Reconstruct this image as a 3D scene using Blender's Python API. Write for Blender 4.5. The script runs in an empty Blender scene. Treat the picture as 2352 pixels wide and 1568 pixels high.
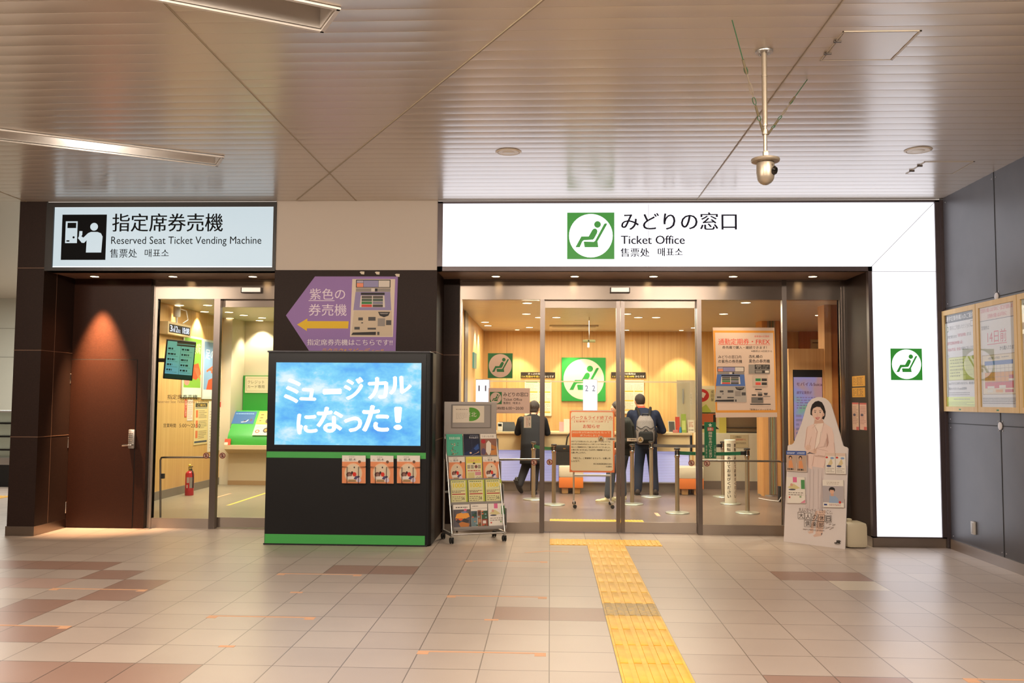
import bpy, bmesh, math, random
import numpy as np
from mathutils import Vector, Matrix
random.seed(7)
SC = bpy.context.scene
COL = SC.collection
# ------------------------------------------------------------------ camera
F_PX, YAW, PITCH, ROLL, EYE = 2080.0, -0.04243438867946285, 0.06485084808867618, 0.006390932926659454, 1.55
_f = np.array([math.sin(YAW)*math.cos(PITCH), math.cos(YAW)*math.cos(PITCH), math.sin(PITCH)])
_r = np.array([math.cos(YAW), -math.sin(YAW), 0.0]); _u = np.cross(_r, _f)
_c, _s = math.cos(ROLL), math.sin(ROLL)
CR, CU, CF = _c*_r+_s*_u, -_s*_r+_c*_u, _f
cam = bpy.data.cameras.new('camera'); camo = bpy.data.objects.new('camera', cam); COL.objects.link(camo)
cam.sensor_width = 36.0; cam.lens = 36.0*F_PX/2352; cam.clip_start = 0.05; cam.clip_end = 200
camo.matrix_world = Matrix(((CR[0], CU[0], -CF[0], 0), (CR[1], CU[1], -CF[1], 0), (CR[2], CU[2], -CF[2], EYE), (0, 0, 0, 1)))
SC.camera = camo
# ------------------------------------------------------------------ world and exposure
w = bpy.data.worlds.new('concourse_air'); SC.world = w; w.use_nodes = True
bg = w.node_tree.nodes['Background']; bg.inputs[0].default_value = (1.0, 0.88, 0.76, 1); bg.inputs[1].default_value = 0.86
SC.view_settings.view_transform = 'Standard'; SC.view_settings.look = 'None'
SC.view_settings.exposure = 0.0; SC.view_settings.gamma = 1.0; SC.view_settings.use_curve_mapping = False
SC.cycles.use_denoising = True
SC.cycles.max_bounces = 8; SC.cycles.transparent_max_bounces = 24; SC.cycles.diffuse_bounces = 4; SC.cycles.glossy_bounces = 4
SC.cycles.caustics_reflective = False; SC.cycles.caustics_refractive = False
SC.cycles.sample_clamp_indirect = 6.0
def lamp(name, kind, loc, energy, color, parent=None, size=0.1, size_y=None, spot=1.6, blend=0.6, aim=(0, 0, -1)):
    d = bpy.data.lights.new(name, kind); d.energy = energy; d.color = color
    if kind == 'SPOT': d.spot_size = spot; d.spot_blend = blend; d.shadow_soft_size = size
    elif kind == 'AREA':
        d.size = size
        if size_y: d.shape = 'RECTANGLE'; d.size_y = size_y
    else: d.shadow_soft_size = size
    o = bpy.data.objects.new(name, d); COL.objects.link(o)
    o.rotation_euler = Vector(aim).to_track_quat('-Z', 'Y').to_euler()
    if parent: o.parent = parent; o.location = Vector(loc) - wloc(parent)
    else: o.location = loc
    return o
WARM = (1.0, 0.76, 0.48); WARM2 = (1.0, 0.89, 0.70); HALL = (1.0, 0.84, 0.68)
def wloc(o):
    v = Vector(o.location)
    while o.parent: o = o.parent; v = v + Vector(o.location)
    return v
# added area lights without fixtures, overhead out of view, filling floor and facade
for lx, ly, ex in ((-7, 4.4, 150), (-4.6, 2.9, 130), (-2.2, 3.4, 130), (0.2, 2.9, 110), (2.4, 3.4, 150)):
    lamp('added_concourse_fill', 'AREA', (lx, ly, 3.72), ex, HALL, size=1.6, size_y=0.3, aim=(0.0, 0.7, -1))


# ------------------------------------------------------------------ pixel geometry of the survey
def ray(x, y): return CR*((x-1176)/F_PX) + CU*(-(y-784)/F_PX) + CF
def P(x, y, Y): d = ray(x, y); t = Y/d[1]; return np.array([d[0]*t, Y, d[2]*t+EYE])
def FL(x, y, z=0.0): d = ray(x, y); t = (z-EYE)/d[2]; return np.array([d[0]*t, d[1]*t, z])
def WX(x, y, X): d = ray(x, y); t = X/d[0]; return np.array([X, d[1]*t, d[2]*t+EYE])
# ------------------------------------------------------------------ materials
def lin(c):
    c = c.lstrip('#'); v = [int(c[i:i+2], 16)/255 for i in (0, 2, 4)]
    return tuple(x/12.92 if x <= 0.04045 else ((x+0.055)/1.055)**2.4 for x in v) + (1.0,)
_mc = {}
def mat(name, color, rough=0.6, metal=0.0, spec=0.5, emit=0.0, ecol=None, coat=0.0):
    if name in _mc: return _mc[name]
    m = bpy.data.materials.new(name); m.use_nodes = True
    b = m.node_tree.nodes['Principled BSDF']
    col = lin(color) if isinstance(color, str) else tuple(color)
    b.inputs['Base Color'].default_value = col; b.inputs['Roughness'].default_value = rough
    b.inputs['Metallic'].default_value = metal; b.inputs['Specular IOR Level'].default_value = spec
    if coat: b.inputs['Coat Weight'].default_value = coat
    if emit:
        b.inputs['Emission Color'].default_value = lin(ecol) if ecol else col; b.inputs['Emission Strength'].default_value = emit
    _mc[name] = m; return m
def ink(c, rough=0.55): return mat('ink_'+c.lstrip('#'), c, rough, spec=0.3)
def lit(c, s): return mat('lit_%s_%g' % (c.lstrip('#'), s), '#050505', 0.4, emit=s, ecol=c)
class N:
    def __init__(s, m): s.t = m.node_tree; s.b = s.t.nodes['Principled BSDF']; s.tc = s.t.nodes.new('ShaderNodeTexCoord').outputs['Object']
    def n(s, typ, **kw):
        x = s.t.nodes.new(typ)
        for k, v in kw.items(): setattr(x, k, v)
        return x
    def l(s, a, b): s.t.links.new(a, b)
    def m(s, op, a, b=None, clamp=False):
        x = s.n('ShaderNodeMath', operation=op, use_clamp=clamp)
        for i, v in enumerate((a, b)):
            if v is None: continue
            if isinstance(v, (int, float)): x.inputs[i].default_value = v
            else: s.l(v, x.inputs[i])
        return x.outputs[0]
    def sep(s, v): x = s.n('ShaderNodeSeparateXYZ'); s.l(v, x.inputs[0]); return x.outputs
    def comb(s, *a):
        x = s.n('ShaderNodeCombineXYZ')
        for i, v in enumerate(a):
            if isinstance(v, (int, float)): x.inputs[i].default_value = v
            else: s.l(v, x.inputs[i])
        return x.outputs[0]
    def scale(s, v, sc): x = s.n('ShaderNodeMapping'); x.inputs['Scale'].default_value = sc; s.l(v, x.inputs[0]); return x.outputs[0]
    def noise(s, v, sc, det=3, rough=0.5):
        x = s.n('ShaderNodeTexNoise'); x.inputs['Scale'].default_value = sc; x.inputs['Detail'].default_value = det; x.inputs['Roughness'].default_value = rough
        s.l(v, x.inputs['Vector']); return x.outputs['Fac']
    def white(s, v): x = s.n('ShaderNodeTexWhiteNoise'); s.l(v, x.inputs['Vector']); return x.outputs['Value']
    def ramp(s, f, stops):
        x = s.n('ShaderNodeValToRGB'); e = x.color_ramp.elements
        while len(e) < len(stops): e.new(0.5)
        for k, (p, c) in enumerate(stops): e[k].position = p; e[k].color = lin(c) if isinstance(c, str) else c
        s.l(f, x.inputs[0]); return x.outputs[0]
    def mix(s, f, a, b, typ='MIX'):
        x = s.n('ShaderNodeMix', data_type='RGBA', blend_type=typ)
        for i, v in ((0, f), (6, a), (7, b)):
            if isinstance(v, (int, float)): x.inputs[i].default_value = v
            elif isinstance(v, tuple): x.inputs[i].default_value = v
            else: s.l(v, x.inputs[i])
        return x.outputs[2]
    def base(s, c): s.l(c, s.b.inputs['Base Color'])
    def bump(s, h, st=0.2, d=0.01):
        x = s.n('ShaderNodeBump'); x.inputs['Strength'].default_value = st; x.inputs['Distance'].default_value = d; s.l(h, x.inputs['Height']); s.l(x.outputs[0], s.b.inputs['Normal'])
TX, TY, TY0 = 0.4033, 0.4, 5.32
def tile_mat(name, c1, c2, grout, px, py, oy, rough, gw=0.007, speck=0.5):
    m = mat(name, c1, rough); k = N(m); x, y, z = k.sep(k.tc)
    a = k.m('DIVIDE', x, px); b = k.m('DIVIDE', k.m('SUBTRACT', y, oy), py)
    fa, fb = k.m('FRACT', a), k.m('FRACT', b)
    ea = k.m('MULTIPLY', k.m('MINIMUM', fa, k.m('SUBTRACT', 1.0, fa)), px); eb = k.m('MULTIPLY', k.m('MINIMUM', fb, k.m('SUBTRACT', 1.0, fb)), py)
    g = k.m('LESS_THAN', k.m('MINIMUM', ea, k.m('MULTIPLY', eb, 0.8)), gw/2)
    cell = k.white(k.comb(k.m('FLOOR', a), k.m('FLOOR', b), 0.0))
    sp = k.noise(k.tc, 260, 2, 0.7); big = k.noise(k.tc, 1.3, 3)
    f = k.m('ADD', k.m('MULTIPLY', cell, 0.22), k.m('MULTIPLY', sp, speck)); f = k.m('ADD', k.m('MULTIPLY', big, 0.45), k.m('SUBTRACT', f, 0.08), True)
    c = k.ramp(f, [(0.2, c1), (0.8, c2)])
    k.base(k.mix(g, c, lin(grout)))
    k.bump(k.m('SUBTRACT', k.m('MULTIPLY', sp, 0.25), g), 0.25, 0.004)
    return m
FLOOR = tile_mat('floor_tile_beige', '#a0928a', '#bbaea3', '#776b61', TX, TY, TY0, 0.33)
FLOORD = tile_mat('floor_tile_brown', '#8c7064', '#a08478', '#5e5048', TX, TY, TY0, 0.33)
FLOORP = tile_mat('floor_tile_pink', '#a58b80', '#b79d92', '#857a70', TX, TY, TY0, 0.33)
FLOORW = tile_mat('floor_tile_worn', '#b8ab98', '#cabfae', '#857a70', TX, TY, TY0, 0.33)
FLOORI = tile_mat('floor_tile_office', '#6b5a50', '#7d6b60', '#5c4d45', 0.6, 0.6, 10.85, 0.3, 0.005, 0.3)
FLOORL = tile_mat('floor_tile_machine_room', '#857b68', '#978c78', '#766c5b', 0.6, 0.6, 10.85, 0.35, 0.005, 0.3)
def wood_mat(name, c1, c2, c3, sx=26.0, rough=0.5):
    m = mat(name, c1, rough); k = N(m)
    f = k.noise(k.scale(k.tc, (sx, sx, 0.35)), 1.0, 4, 0.6); g = k.noise(k.scale(k.tc, (sx*5, sx*5, 1.2)), 1.0, 3)
    k.base(k.ramp(k.m('ADD', k.m('MULTIPLY', f, 0.75), k.m('MULTIPLY', g, 0.25)), [(0.3, c1), (0.5, c2), (0.7, c3)])); return m
WOOD = wood_mat('pale_wood_panel', '#c4985c', '#d0a668', '#dab477')
WOODD = wood_mat('amber_wood', '#a5622f', '#b46f38', '#bd7a42')
WOODO = wood_mat('orange_wood', '#c08a52', '#cc9860', '#d6a56e')
def brown_mat(name, c1, c2, rough=0.34):
    m = mat(name, c1, rough, spec=0.18); k = N(m)
    f = k.noise(k.scale(k.tc, (60, 60, 90)), 1.0, 4, 0.7); k.base(k.ramp(f, [(0.3, c1), (0.7, c2)])); k.bump(f, 0.08, 0.003); return m
BROWN = brown_mat('dark_brown_tile', '#211511', '#2b1d18', 0.5)
BROWND = brown_mat('dark_brown_door_skin', '#2c1811', '#382016', 0.4)
FRAMEB = mat('dark_bronze_frame', '#4b4144', 0.35, 0.3)
STEEL = mat('brushed_steel', '#a1958b', 0.28, 1.0)
_k = N(STEEL); _tg = _k.n('ShaderNodeTangent', direction_type='RADIAL', axis='Z'); _k.l(_tg.outputs[0], _k.b.inputs['Tangent']); _k.b.inputs['Anisotropic'].default_value = 0.85; _k.b.inputs['Anisotropic Rotation'].default_value = 0.25
STEELV = mat('brushed_steel_post', '#7d746f', 0.3, 1.0)
CHROME = mat('chrome', '#c9c5c0', 0.12, 1.0)
ALU = mat('silver_aluminium', '#b9b7b4', 0.35, 0.85)
BRONZE = mat('champagne_metal', '#a89c8b', 0.35, 0.55)
CEIL = mat('ceiling_slat_white', '#c6bbae', 0.35, 0.0, 0.5, coat=0.75)
CEIL.node_tree.nodes['Principled BSDF'].inputs['Coat Roughness'].default_value = 0.21; CEIL.node_tree.nodes['Principled BSDF'].inputs['Coat IOR'].default_value = 1.7
CEILI = mat('office_ceiling_cream', '#d8cbb4', 0.35, 0.0, 0.6)
CREAM = mat('cream_wall', '#cfc2a8', 0.6)
BEIGE = mat('beige_fascia', '#b9aea3', 0.55)
GREYW = mat('grey_wall_panel', '#5a585c', 0.38)
_k = N(GREYW); _n = _k.noise(_k.tc, 3, 4); _k.base(_k.ramp(_n, [(0.3, '#3f3e42'), (0.7, '#49474b')]))
BLACK = mat('black_satin', '#141416', 0.35)
BLACKM = mat('black_matt', '#1c1c1e', 0.7)
RUBBER = mat('black_rubber', '#161616', 0.6)
WHITE = mat('white_paint', '#d9d5cf', 0.5)
PAPER = mat('white_paper', '#dcd6cd', 0.6, spec=0.3)
YELLOW = mat('tactile_yellow', '#e8b52e', 0.42)
_k = N(YELLOW); _n = _k.noise(_k.tc, 9, 4); _k.base(_k.ramp(_n, [(0.3, '#dfa92a'), (0.7, '#eec03c')]))
YELLOWW = mat('tactile_yellow_worn', '#b89a55', 0.45)
_k = N(YELLOWW); _n = _k.noise(_k.tc, 40, 4); _k.base(_k.ramp(_n, [(0.35, '#a08a62'), (0.65, '#c4a04a')]))
GREEN = mat('signal_green', '#3f9e4c', 0.45)
GREENB = mat('belt_green', '#1f6f4c', 0.6)
TAPE = mat('orange_floor_tape', '#d0a07c', 0.55)
GLASS = bpy.data.materials.new('clear_glass'); GLASS.use_nodes = True
_t = GLASS.node_tree; _t.nodes.clear()
_o = _t.nodes.new('ShaderNodeOutputMaterial'); _mx = _t.nodes.new('ShaderNodeMixShader'); _tr = _t.nodes.new('ShaderNodeBsdfTransparent'); _gl = _t.nodes.new('ShaderNodeBsdfGlossy'); _lw = _t.nodes.new('ShaderNodeLayerWeight'); _pw = _t.nodes.new('ShaderNodeMath'); _fr = _t.nodes.new('ShaderNodeMath')
_lw.inputs[0].default_value = 0.5; _pw.operation = 'POWER'; _pw.inputs[1].default_value = 5.0; _fr.operation = 'MULTIPLY_ADD'; _fr.inputs[1].default_value = 0.86; _fr.inputs[2].default_value = 0.025; _t.links.new(_lw.outputs['Facing'], _pw.inputs[0]); _t.links.new(_pw.outputs[0], _fr.inputs[0]); _gl.inputs['Roughness'].default_value = 0.02; _tr.inputs[0].default_value = (0.97, 0.985, 0.975, 1)
_t.links.new(_fr.outputs[0], _mx.inputs[0]); _t.links.new(_tr.outputs[0], _mx.inputs[1]); _t.links.new(_gl.outputs[0], _mx.inputs[2]); _t.links.new(_mx.outputs[0], _o.inputs[0])
# ------------------------------------------------------------------ mesh builder
class G:
    def __init__(s): s.v = []; s.f = []; s.mi = []; s.mats = []
    def m(s, mt):
        if mt not in s.mats: s.mats.append(mt)
        return s.mats.index(mt)
    def add(s, vs, fs, mt):
        b = len(s.v); s.v += [tuple(float(c) for c in q) for q in vs]; i = s.m(mt)
        for f in fs: s.f.append([b+q for q in f]); s.mi.append(i)
        return s
    def box(s, x0, x1, y0, y1, z0, z1, mt, bev=0.0):
        return s.obox(((x0+x1)/2, (y0+y1)/2, (z0+z1)/2), (1, 0, 0), (0, 1, 0), (0, 0, 1), abs(x1-x0)/2, abs(y1-y0)/2, abs(z1-z0)/2, mt, bev)
    def obox(s, c, a, b, d, ha, hb, hd, mt, bev=0.0):
        c, a, b, d = (np.array(q, float) for q in (c, a, b, d))
        if bev <= 0:
            vs = [c+a*ha*i+b*hb*j+d*hd*k for k in (-1, 1) for j in (-1, 1) for i in (-1, 1)]
            return s.add(vs, [(0, 2, 3, 1), (4, 5, 7, 6), (0, 1, 5, 4), (2, 6, 7, 3), (0, 4, 6, 2), (1, 3, 7, 5)], mt)
        bm = bmesh.new(); bmesh.ops.create_cube(bm, size=1.0)
        for q in bm.verts: q.co = Vector((q.co.x*2*ha, q.co.y*2*hb, q.co.z*2*hd))
        bmesh.ops.bevel(bm, geom=list(bm.edges), offset=min(bev, ha*0.95, hb*0.95, hd*0.95), segments=2, profile=0.6, affect='EDGES')
        bm.verts.index_update()
        vs = [c+a*q.co.x+b*q.co.y+d*q.co.z for q in bm.verts]; fs = [[q.index for q in f.verts] for f in bm.faces]; bm.free()
        return s.add(vs, fs, mt)
    def poly(s, pts, mt): return s.add(pts, [list(range(len(pts)))], mt)
    def prism(s, pts, vec, mt):
        n = len(pts); pts = [np.array(p, float) for p in pts]; q = [p+np.array(vec, float) for p in pts]
        return s.add(pts+q, [list(range(n))[::-1], list(range(n, 2*n))]+[[i, (i+1) % n, n+(i+1) % n, n+i] for i in range(n)], mt)
    def tube(s, pts, r, mt, n=8, closed=False):
        pts = [Vector(p) for p in pts]; k = len(pts); rs = r if hasattr(r, '__len__') else [r]*k
        vs = []; up = None
        for i, p in enumerate(pts):
            t = (pts[(i+1) % k]-pts[i-1]) if closed else (pts[min(i+1, k-1)]-pts[max(i-1, 0)])
            t.normalize()
            if up is None: up = Vector((0, 0, 1)) if abs(t.z) < 0.9 else Vector((1, 0, 0))
            a = (up-t*up.dot(t)).normalized(); b = t.cross(a); up = a
            vs += [p+(a*math.cos(2*math.pi*j/n)+b*math.sin(2*math.pi*j/n))*rs[i] for j in range(n)]
        fs = []
        for i in range(k if closed else k-1):
            i2 = (i+1) % k
            for j in range(n): fs.append((i*n+j, i*n+(j+1) % n, i2*n+(j+1) % n, i2*n+j))
        if not closed: fs += [list(range(n))[::-1], [(k-1)*n+j for j in range(n)]]
        return s.add(vs, fs, mt)
    def lathe(s, prof, c, mt, n=24, axis=(0, 0, 1)):
        t = Vector(axis).normalized(); up = Vector((0, 0, 1)) if abs(t.z) < 0.9 else Vector((1, 0, 0))
        a = (up-t*up.dot(t)).normalized(); b = t.cross(a); c = Vector(c); vs = []
        for r, z in prof: vs += [c+t*z+(a*math.cos(2*math.pi*j/n)+b*math.sin(2*math.pi*j/n))*r for j in range(n)]
        fs = []
        for i in range(len(prof)-1):
            for j in range(n): fs.append((i*n+j, i*n+(j+1) % n, (i+1)*n+(j+1) % n, (i+1)*n+j))
        fs += [list(range(n))[::-1], [(len(prof)-1)*n+j for j in range(n)]]
        return s.add(vs, fs, mt)
    def ball(s, c, rx, ry, rz, mt, n=16, rows=10, ax=None):
        c = Vector(c); A = ax or (Vector((1, 0, 0)), Vector((0, 1, 0)), Vector((0, 0, 1))); vs = []
        for i in range(rows+1):
            th = math.pi*i/rows; rr = max(math.sin(th), 0.02)
            for j in range(n): vs.append(c+A[0]*(rx*rr*math.cos(2*math.pi*j/n))+A[1]*(ry*rr*math.sin(2*math.pi*j/n))+A[2]*(rz*math.cos(th)))
        fs = [(i*n+j, (i+1)*n+j, (i+1)*n+(j+1) % n, i*n+(j+1) % n) for i in range(rows) for j in range(n)]
        fs += [list(range(n)), [rows*n+j for j in range(n)][::-1]]
        return s.add(vs, fs, mt)
    def build(s, name, parent=None, local=False, ang=32, origin=None):
        v = np.array(s.v, float)
        if parent is not None: o0 = np.zeros(3) if local else np.array(wloc(parent))
        elif origin is not None: o0 = np.array(origin, float)
        else: lo, hi = v.min(0), v.max(0); o0 = np.array([(lo[0]+hi[0])/2, (lo[1]+hi[1])/2, lo[2]])
        me = bpy.data.meshes.new(name); me.from_pydata((v-o0).tolist(), [], s.f)
        for q in s.mats: me.materials.append(q)
        me.polygons.foreach_set('material_index', s.mi)
        if ang: me.shade_smooth(); me.set_sharp_from_angle(angle=math.radians(ang))
        me.update(); o = bpy.data.objects.new(name, me); COL.objects.link(o)
        if parent is not None: o.parent = parent
        else: o.location = o0
        return o
def tag(o, label, cat, group=None, kind=None):
    o['label'] = label; o['category'] = cat
    if group: o['group'] = group
    if kind: o['kind'] = kind
    return o
def struct(o): o['kind'] = 'structure'; return o
def thing(name, label, cat, loc, rotz=0.0, group=None):
    o = bpy.data.objects.new(name, None); COL.objects.link(o); o.location = tuple(float(c) for c in loc); o.rotation_euler = (0, 0, rotz)
    o.empty_display_size = 0.1
    return tag(o, label, cat, group)
# ------------------------------------------------------------------ lettering
_tx = {}
def glyphs(s, bold=0.0, sp=1.0):
    key = (s, bold, sp)
    if key not in _tx:
        c = bpy.data.curves.new('t', 'FONT'); c.body = s; c.size = 1.0; c.offset = bold; c.resolution_u = 3; c.space_character = sp; c.space_line = 0.95
        o = bpy.data.objects.new('t', c); me = bpy.data.meshes.new_from_object(o)
        v = np.array([q.co[:2] for q in me.vertices]) if len(me.vertices) else np.zeros((0, 2)); f = [list(p.vertices) for p in me.polygons]
        bpy.data.objects.remove(o); bpy.data.curves.remove(c); bpy.data.meshes.remove(me)
        if len(v): v = (v-v.min(0))/np.maximum(v.max(0)-v.min(0), 1e-6)
        _tx[key] = (v, f)
    return _tx[key]
def homog(src, dst):
    A = []
    for (x, y), (u, v) in zip(src, dst): A.append([x, y, 1, 0, 0, 0, -u*x, -u*y, -u]); A.append([0, 0, 0, x, y, 1, -v*x, -v*y, -v])
    return np.linalg.svd(np.array(A, float))[2][-1].reshape(3, 3)
class Card:
    """a flat printed thing: shapes are given in the units of quad (its four corners TL TR BR BL) and laid out on its real face"""
    def __init__(s, quad, TL, U, V, t=0.004, base=None, outline=None, eps=0.00012, bev=0):
        s.TL, s.U, s.V = (np.array(q, float) for q in (TL, U, V)); s.g = G(); s.eps = eps; s.k = 0
        s.n = np.cross(s.U, -s.V); s.n /= np.linalg.norm(s.n)
        if len(quad) == 2: (a, b), (c, d) = quad; quad = [(a, b), (c, b), (c, d), (a, d)]
        s.quad = quad; s.H = homog(quad, [(0, 0), (1, 0), (1, 1), (0, 1)])
        if t > 0:
            pts = [s.w(x, y, 0) for x, y in (outline or quad)]
            s.g.prism(pts, -s.n*t, base or PAPER)
    def st(s, x, y): h = s.H @ np.array([x, y, 1.0]); return h[0]/h[2], h[1]/h[2]
    def w(s, x, y, k=None): a, b = s.st(x, y); return s.TL+s.U*a+s.V*b+s.n*(s.eps*(s.k if k is None else k))
    def nx(s): s.k += 1
    def poly(s, pts, mt): s.nx(); s.g.poly([s.w(*p) for p in pts][::-1], mt); return s
    def rect(s, x0, y0, x1, y1, mt): return s.poly([(x0, y0), (x1, y0), (x1, y1), (x0, y1)], mt)
    def ell(s, cx, cy, rx, ry, mt, n=28): return s.poly([(cx+rx*math.cos(2*math.pi*i/n), cy+ry*math.sin(2*math.pi*i/n)) for i in range(n)], mt)
    def ring(s, cx, cy, r, wd, mt, n=28):
        s.nx(); o = [s.w(cx+r*math.cos(2*math.pi*i/n), cy+r*math.sin(2*math.pi*i/n)) for i in range(n)]; q = [s.w(cx+(r-wd)*math.cos(2*math.pi*i/n), cy+(r-wd)*math.sin(2*math.pi*i/n)) for i in range(n)]
        s.g.add(o+q, [[i, n+i, n+(i+1) % n, (i+1) % n] for i in range(n)], mt); return s
    def line(s, x0, y0, x1, y1, wd, mt):
        d = math.hypot(x1-x0, y1-y0); a, b = -(y1-y0)/d*wd/2, (x1-x0)/d*wd/2
        return s.poly([(x0+a, y0+b), (x1+a, y1+b), (x1-a, y1-b), (x0-a, y0-b)], mt)
    def frame(s, x0, y0, x1, y1, wd, mt):
        for q in ((x0, y0, x1, y0+wd), (x0, y1-wd, x1, y1), (x0, y0, x0+wd, y1), (x1-wd, y0, x1, y1)): s.rect(*q, mt)
        return s
    def text(s, t, x0, y0, x1, y1, mt, bold=0.0, rot=0.0, skew=0.0, sp=1.0):
        if bold > 0:
            d = bold*(y1-y0)
            for q in (-d, d): s.text(t, x0+d+q, y0, x1-d+q, y1, mt, 0, rot, skew, sp); s.k -= 0.5
            return s
        v, f = glyphs(t, 0, sp)
        if not len(v): return s
        s.nx(); cx, cy = (x0+x1)/2, (y0+y1)/2; ca, sa = math.cos(rot), math.sin(rot); out = []
        for a, b in v:
            x = x0+a*(x1-x0)+skew*(b-0.5)*(y1-y0); y = y1-b*(y1-y0); dx, dy = x-cx, y-cy
            out.append(s.w(cx+dx*ca-dy*sa, cy+dx*sa+dy*ca))
        s.g.add(out, f, mt); return s
    def vtext(s, t, x0, y0, x1, y1, mt, bold=0.0):
        h = (y1-y0)/len(t)
        for i, ch in enumerate(t):
            if ch != ' ': s.text(ch, x0, y0+h*(i+0.08), x1, y0+h*(i+0.92), mt, bold)
        return s
    def rows(s, x0, y0, x1, y1, n, mt, fill=0.5, seed=0):
        """small print too fine to read: a row of short dashes per line"""
        rd = random.Random(seed); h = (y1-y0)/n; s.nx()
        for i in range(n):
            x = x0; ya, yb = y0+h*(i+0.5-fill/2), y0+h*(i+0.5+fill/2); end = x1-(x1-x0)*rd.choice((0, 0, 0.05, 0.3))
            while x < end:
                e = min(x+h*rd.uniform(0.5, 1.5), end); s.g.poly([s.w(x, yb), s.w(e, yb), s.w(e, ya), s.w(x, ya)], mt); x = e+h*rd.uniform(0.2, 0.45)
        return s
    def build(s, name, label=None, cat=None, group=None, parent=None, local=False):
        o = s.g.build(name, parent, local, ang=0)
        if label: tag(o, label, cat, group)
        return o
def cardY(x0, y0, x1, y1, Y, t=0.004, base=None, outline=None, units=None, **kw):
    """a card facing the concourse in the plane Y, its photo-pixel box given; units: the box its shapes are written in"""
    yc, xc = (y0+y1)/2, (x0+x1)/2
    L, R_, T, B = P(x0, yc, Y)[0], P(x1, yc, Y)[0], P(xc, y0, Y)[2], P(xc, y1, Y)[2]
    return Card(units or [(x0, y0), (x1, y1)], (L, Y, T), (R_-L, 0, 0), (0, 0, B-T), t, base, outline, **kw)
def cardX(X, y_far, y_near, z0, z1, quad, t=0.004, base=None, **kw):
    return Card(quad, (X, y_far, z1), (0, y_near-y_far, 0), (0, 0, z0-z1), t, base, **kw)
SEAT_BODY = [(245, 510), (316, 381), (404, 381), (446, 306), (462, 290), (482, 286), (500, 296), (509, 315), (505, 340), (470, 405), (455, 420), (345, 426), (328, 440), (297, 510)]
SEAT_CHAIR = [(345, 450), (352, 442), (465, 446), (480, 435), (590, 232), (605, 225), (622, 226), (622, 240), (510, 440), (520, 510), (356, 510)]
def seat_logo(c, x0, y0, x1, y1, gr, wh, square=True):
    def q(p): return (x0+(p[0]-145)/567*(x1-x0), y0+(p[1]-95)/557*(y1-y0))
    sx, sy = (x1-x0)/567, (y1-y0)/557
    if square: c.rect(x0, y0, x1, y1, gr)
    c.ell(*q((430, 372)), 262*sx, 260*sy, wh, 44)
    c.ell(*q((510, 238)), 40*sx, 40*sy, gr); c.poly([q(p) for p in SEAT_BODY], gr); c.poly([q(p) for p in SEAT_CHAIR], gr)
def machine(c, x0, y0, x1, y1, main, body):
    """the drawing of a ticket machine as printed on the posters"""
    def X(a): return x0+(a-1372)/793*(x1-x0)
    def Yv(b): return y0+(b-168)/1077*(y1-y0)
    def r(a, b, d, e, m): c.rect(X(a), Yv(b), X(d), Yv(e), m)
    def pl(pts, m): c.poly([(X(a), Yv(b)) for a, b in pts], m)
    k, wh, gy = ink('#2c2a2c'), ink('#cfc6bb'), ink('#8d8680')
    r(1450, 180, 2090, 330, k); r(1465, 195, 1585, 240, ink('#a9a2b4')); r(1465, 245, 1585, 318, ink('#e08a6c')); r(1590, 195, 1865, 318, ink('#8f8bb0')); r(1870, 195, 2075, 318, wh)
    r(1450, 340, 2090, 405, gy); r(1735, 345, 1800, 400, wh); r(1805, 345, 1850, 400, k)
    pl([(1445, 408), (2088, 408), (2110, 750), (1410, 750)], main)
    r(1545, 422, 1985, 466, k); pl([(1545, 475), (1980, 475), (1995, 695), (1525, 695)], wh)
    for i, cc in enumerate(('#57524c', '#4d5a4c', '#3f7a46', '#c8473c')):
        r(1560, 482+54*i, 1752, 528+54*i, ink(cc)); r(1768, 482+54*i, 1955, 528+54*i, ink(('#57524c', '#4a5850', '#7d7a8c', '#4a4642')[i]))
    pl([(1420, 760), (2120, 760), (2135, 1225), (1380, 1225)], body)
    pl([(1868, 780), (2092, 780), (2060, 850), (1980, 880), (1900, 850)], k); pl([(1890, 800), (2070, 800), (2040, 820), (1920, 820)], gy)
    for a, b, d, e in ((1505, 885, 1590, 940), (1690, 875, 1825, 945), (1435, 1060, 1535, 1110), (1680, 1075, 1835, 1110), (2020, 935, 2115, 1025), (1860, 1150, 1900, 1210), (1560, 975, 1595, 995)): r(a, b, d, e, ink('#4c4a4a'))
    r(1865, 900, 2000, 1045, gy); pl([(1410, 1165), (1835, 1150), (1835, 1210), (1380, 1210)], k)
# ================================================================== floor
DARK = {(-5, 7), (-4, 7), (-10, 6), (-9, 5), (-9, 4), (-10, 3), (-10, 2), (-9, 1), (-10, 1), (-11, 1), (-1, 3), (0, 3), (5, 7), (6, 7), (3, -1), (4, -1)} | {(i, 7) for i in range(-17, -10)} | {(i, -1) for i in range(-11, -5)}
PINK = {(-11, 5), (-12, 5), (-12, 4), (-13, 4), (-13, 5), (-14, 4), (-12, 3), (-13, 2)}
g = G()
for i in range(-22, 11):
    for j in range(-6, 14):
        x0, x1, y0, y1 = i*TX, min((i+1)*TX, 4.4), TY0+j*TY, min(TY0+(j+1)*TY, 10.86)
        g.poly([(x0, y0, 0), (x1, y0, 0), (x1, y1, 0), (x0, y1, 0)], FLOORD if (i, j) in DARK else FLOORP if (i, j) in PINK else FLOORW if (i, j) == (6, 6) else FLOOR)
xa, ya = -22*TX, TY0-6*TY
for x0, x1, y0, y1 in ((-14, xa, -8, 26), (xa, 4.4, -8, ya), (xa, -6.09, 10.86, 26)):
    g.poly([(x0, y0, 0), (x1, y0, 0), (x1, y1, 0), (x0, y1, 0)], FLOOR)
struct(g.build('floor', ang=0, origin=(0, 0, 0)))
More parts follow.
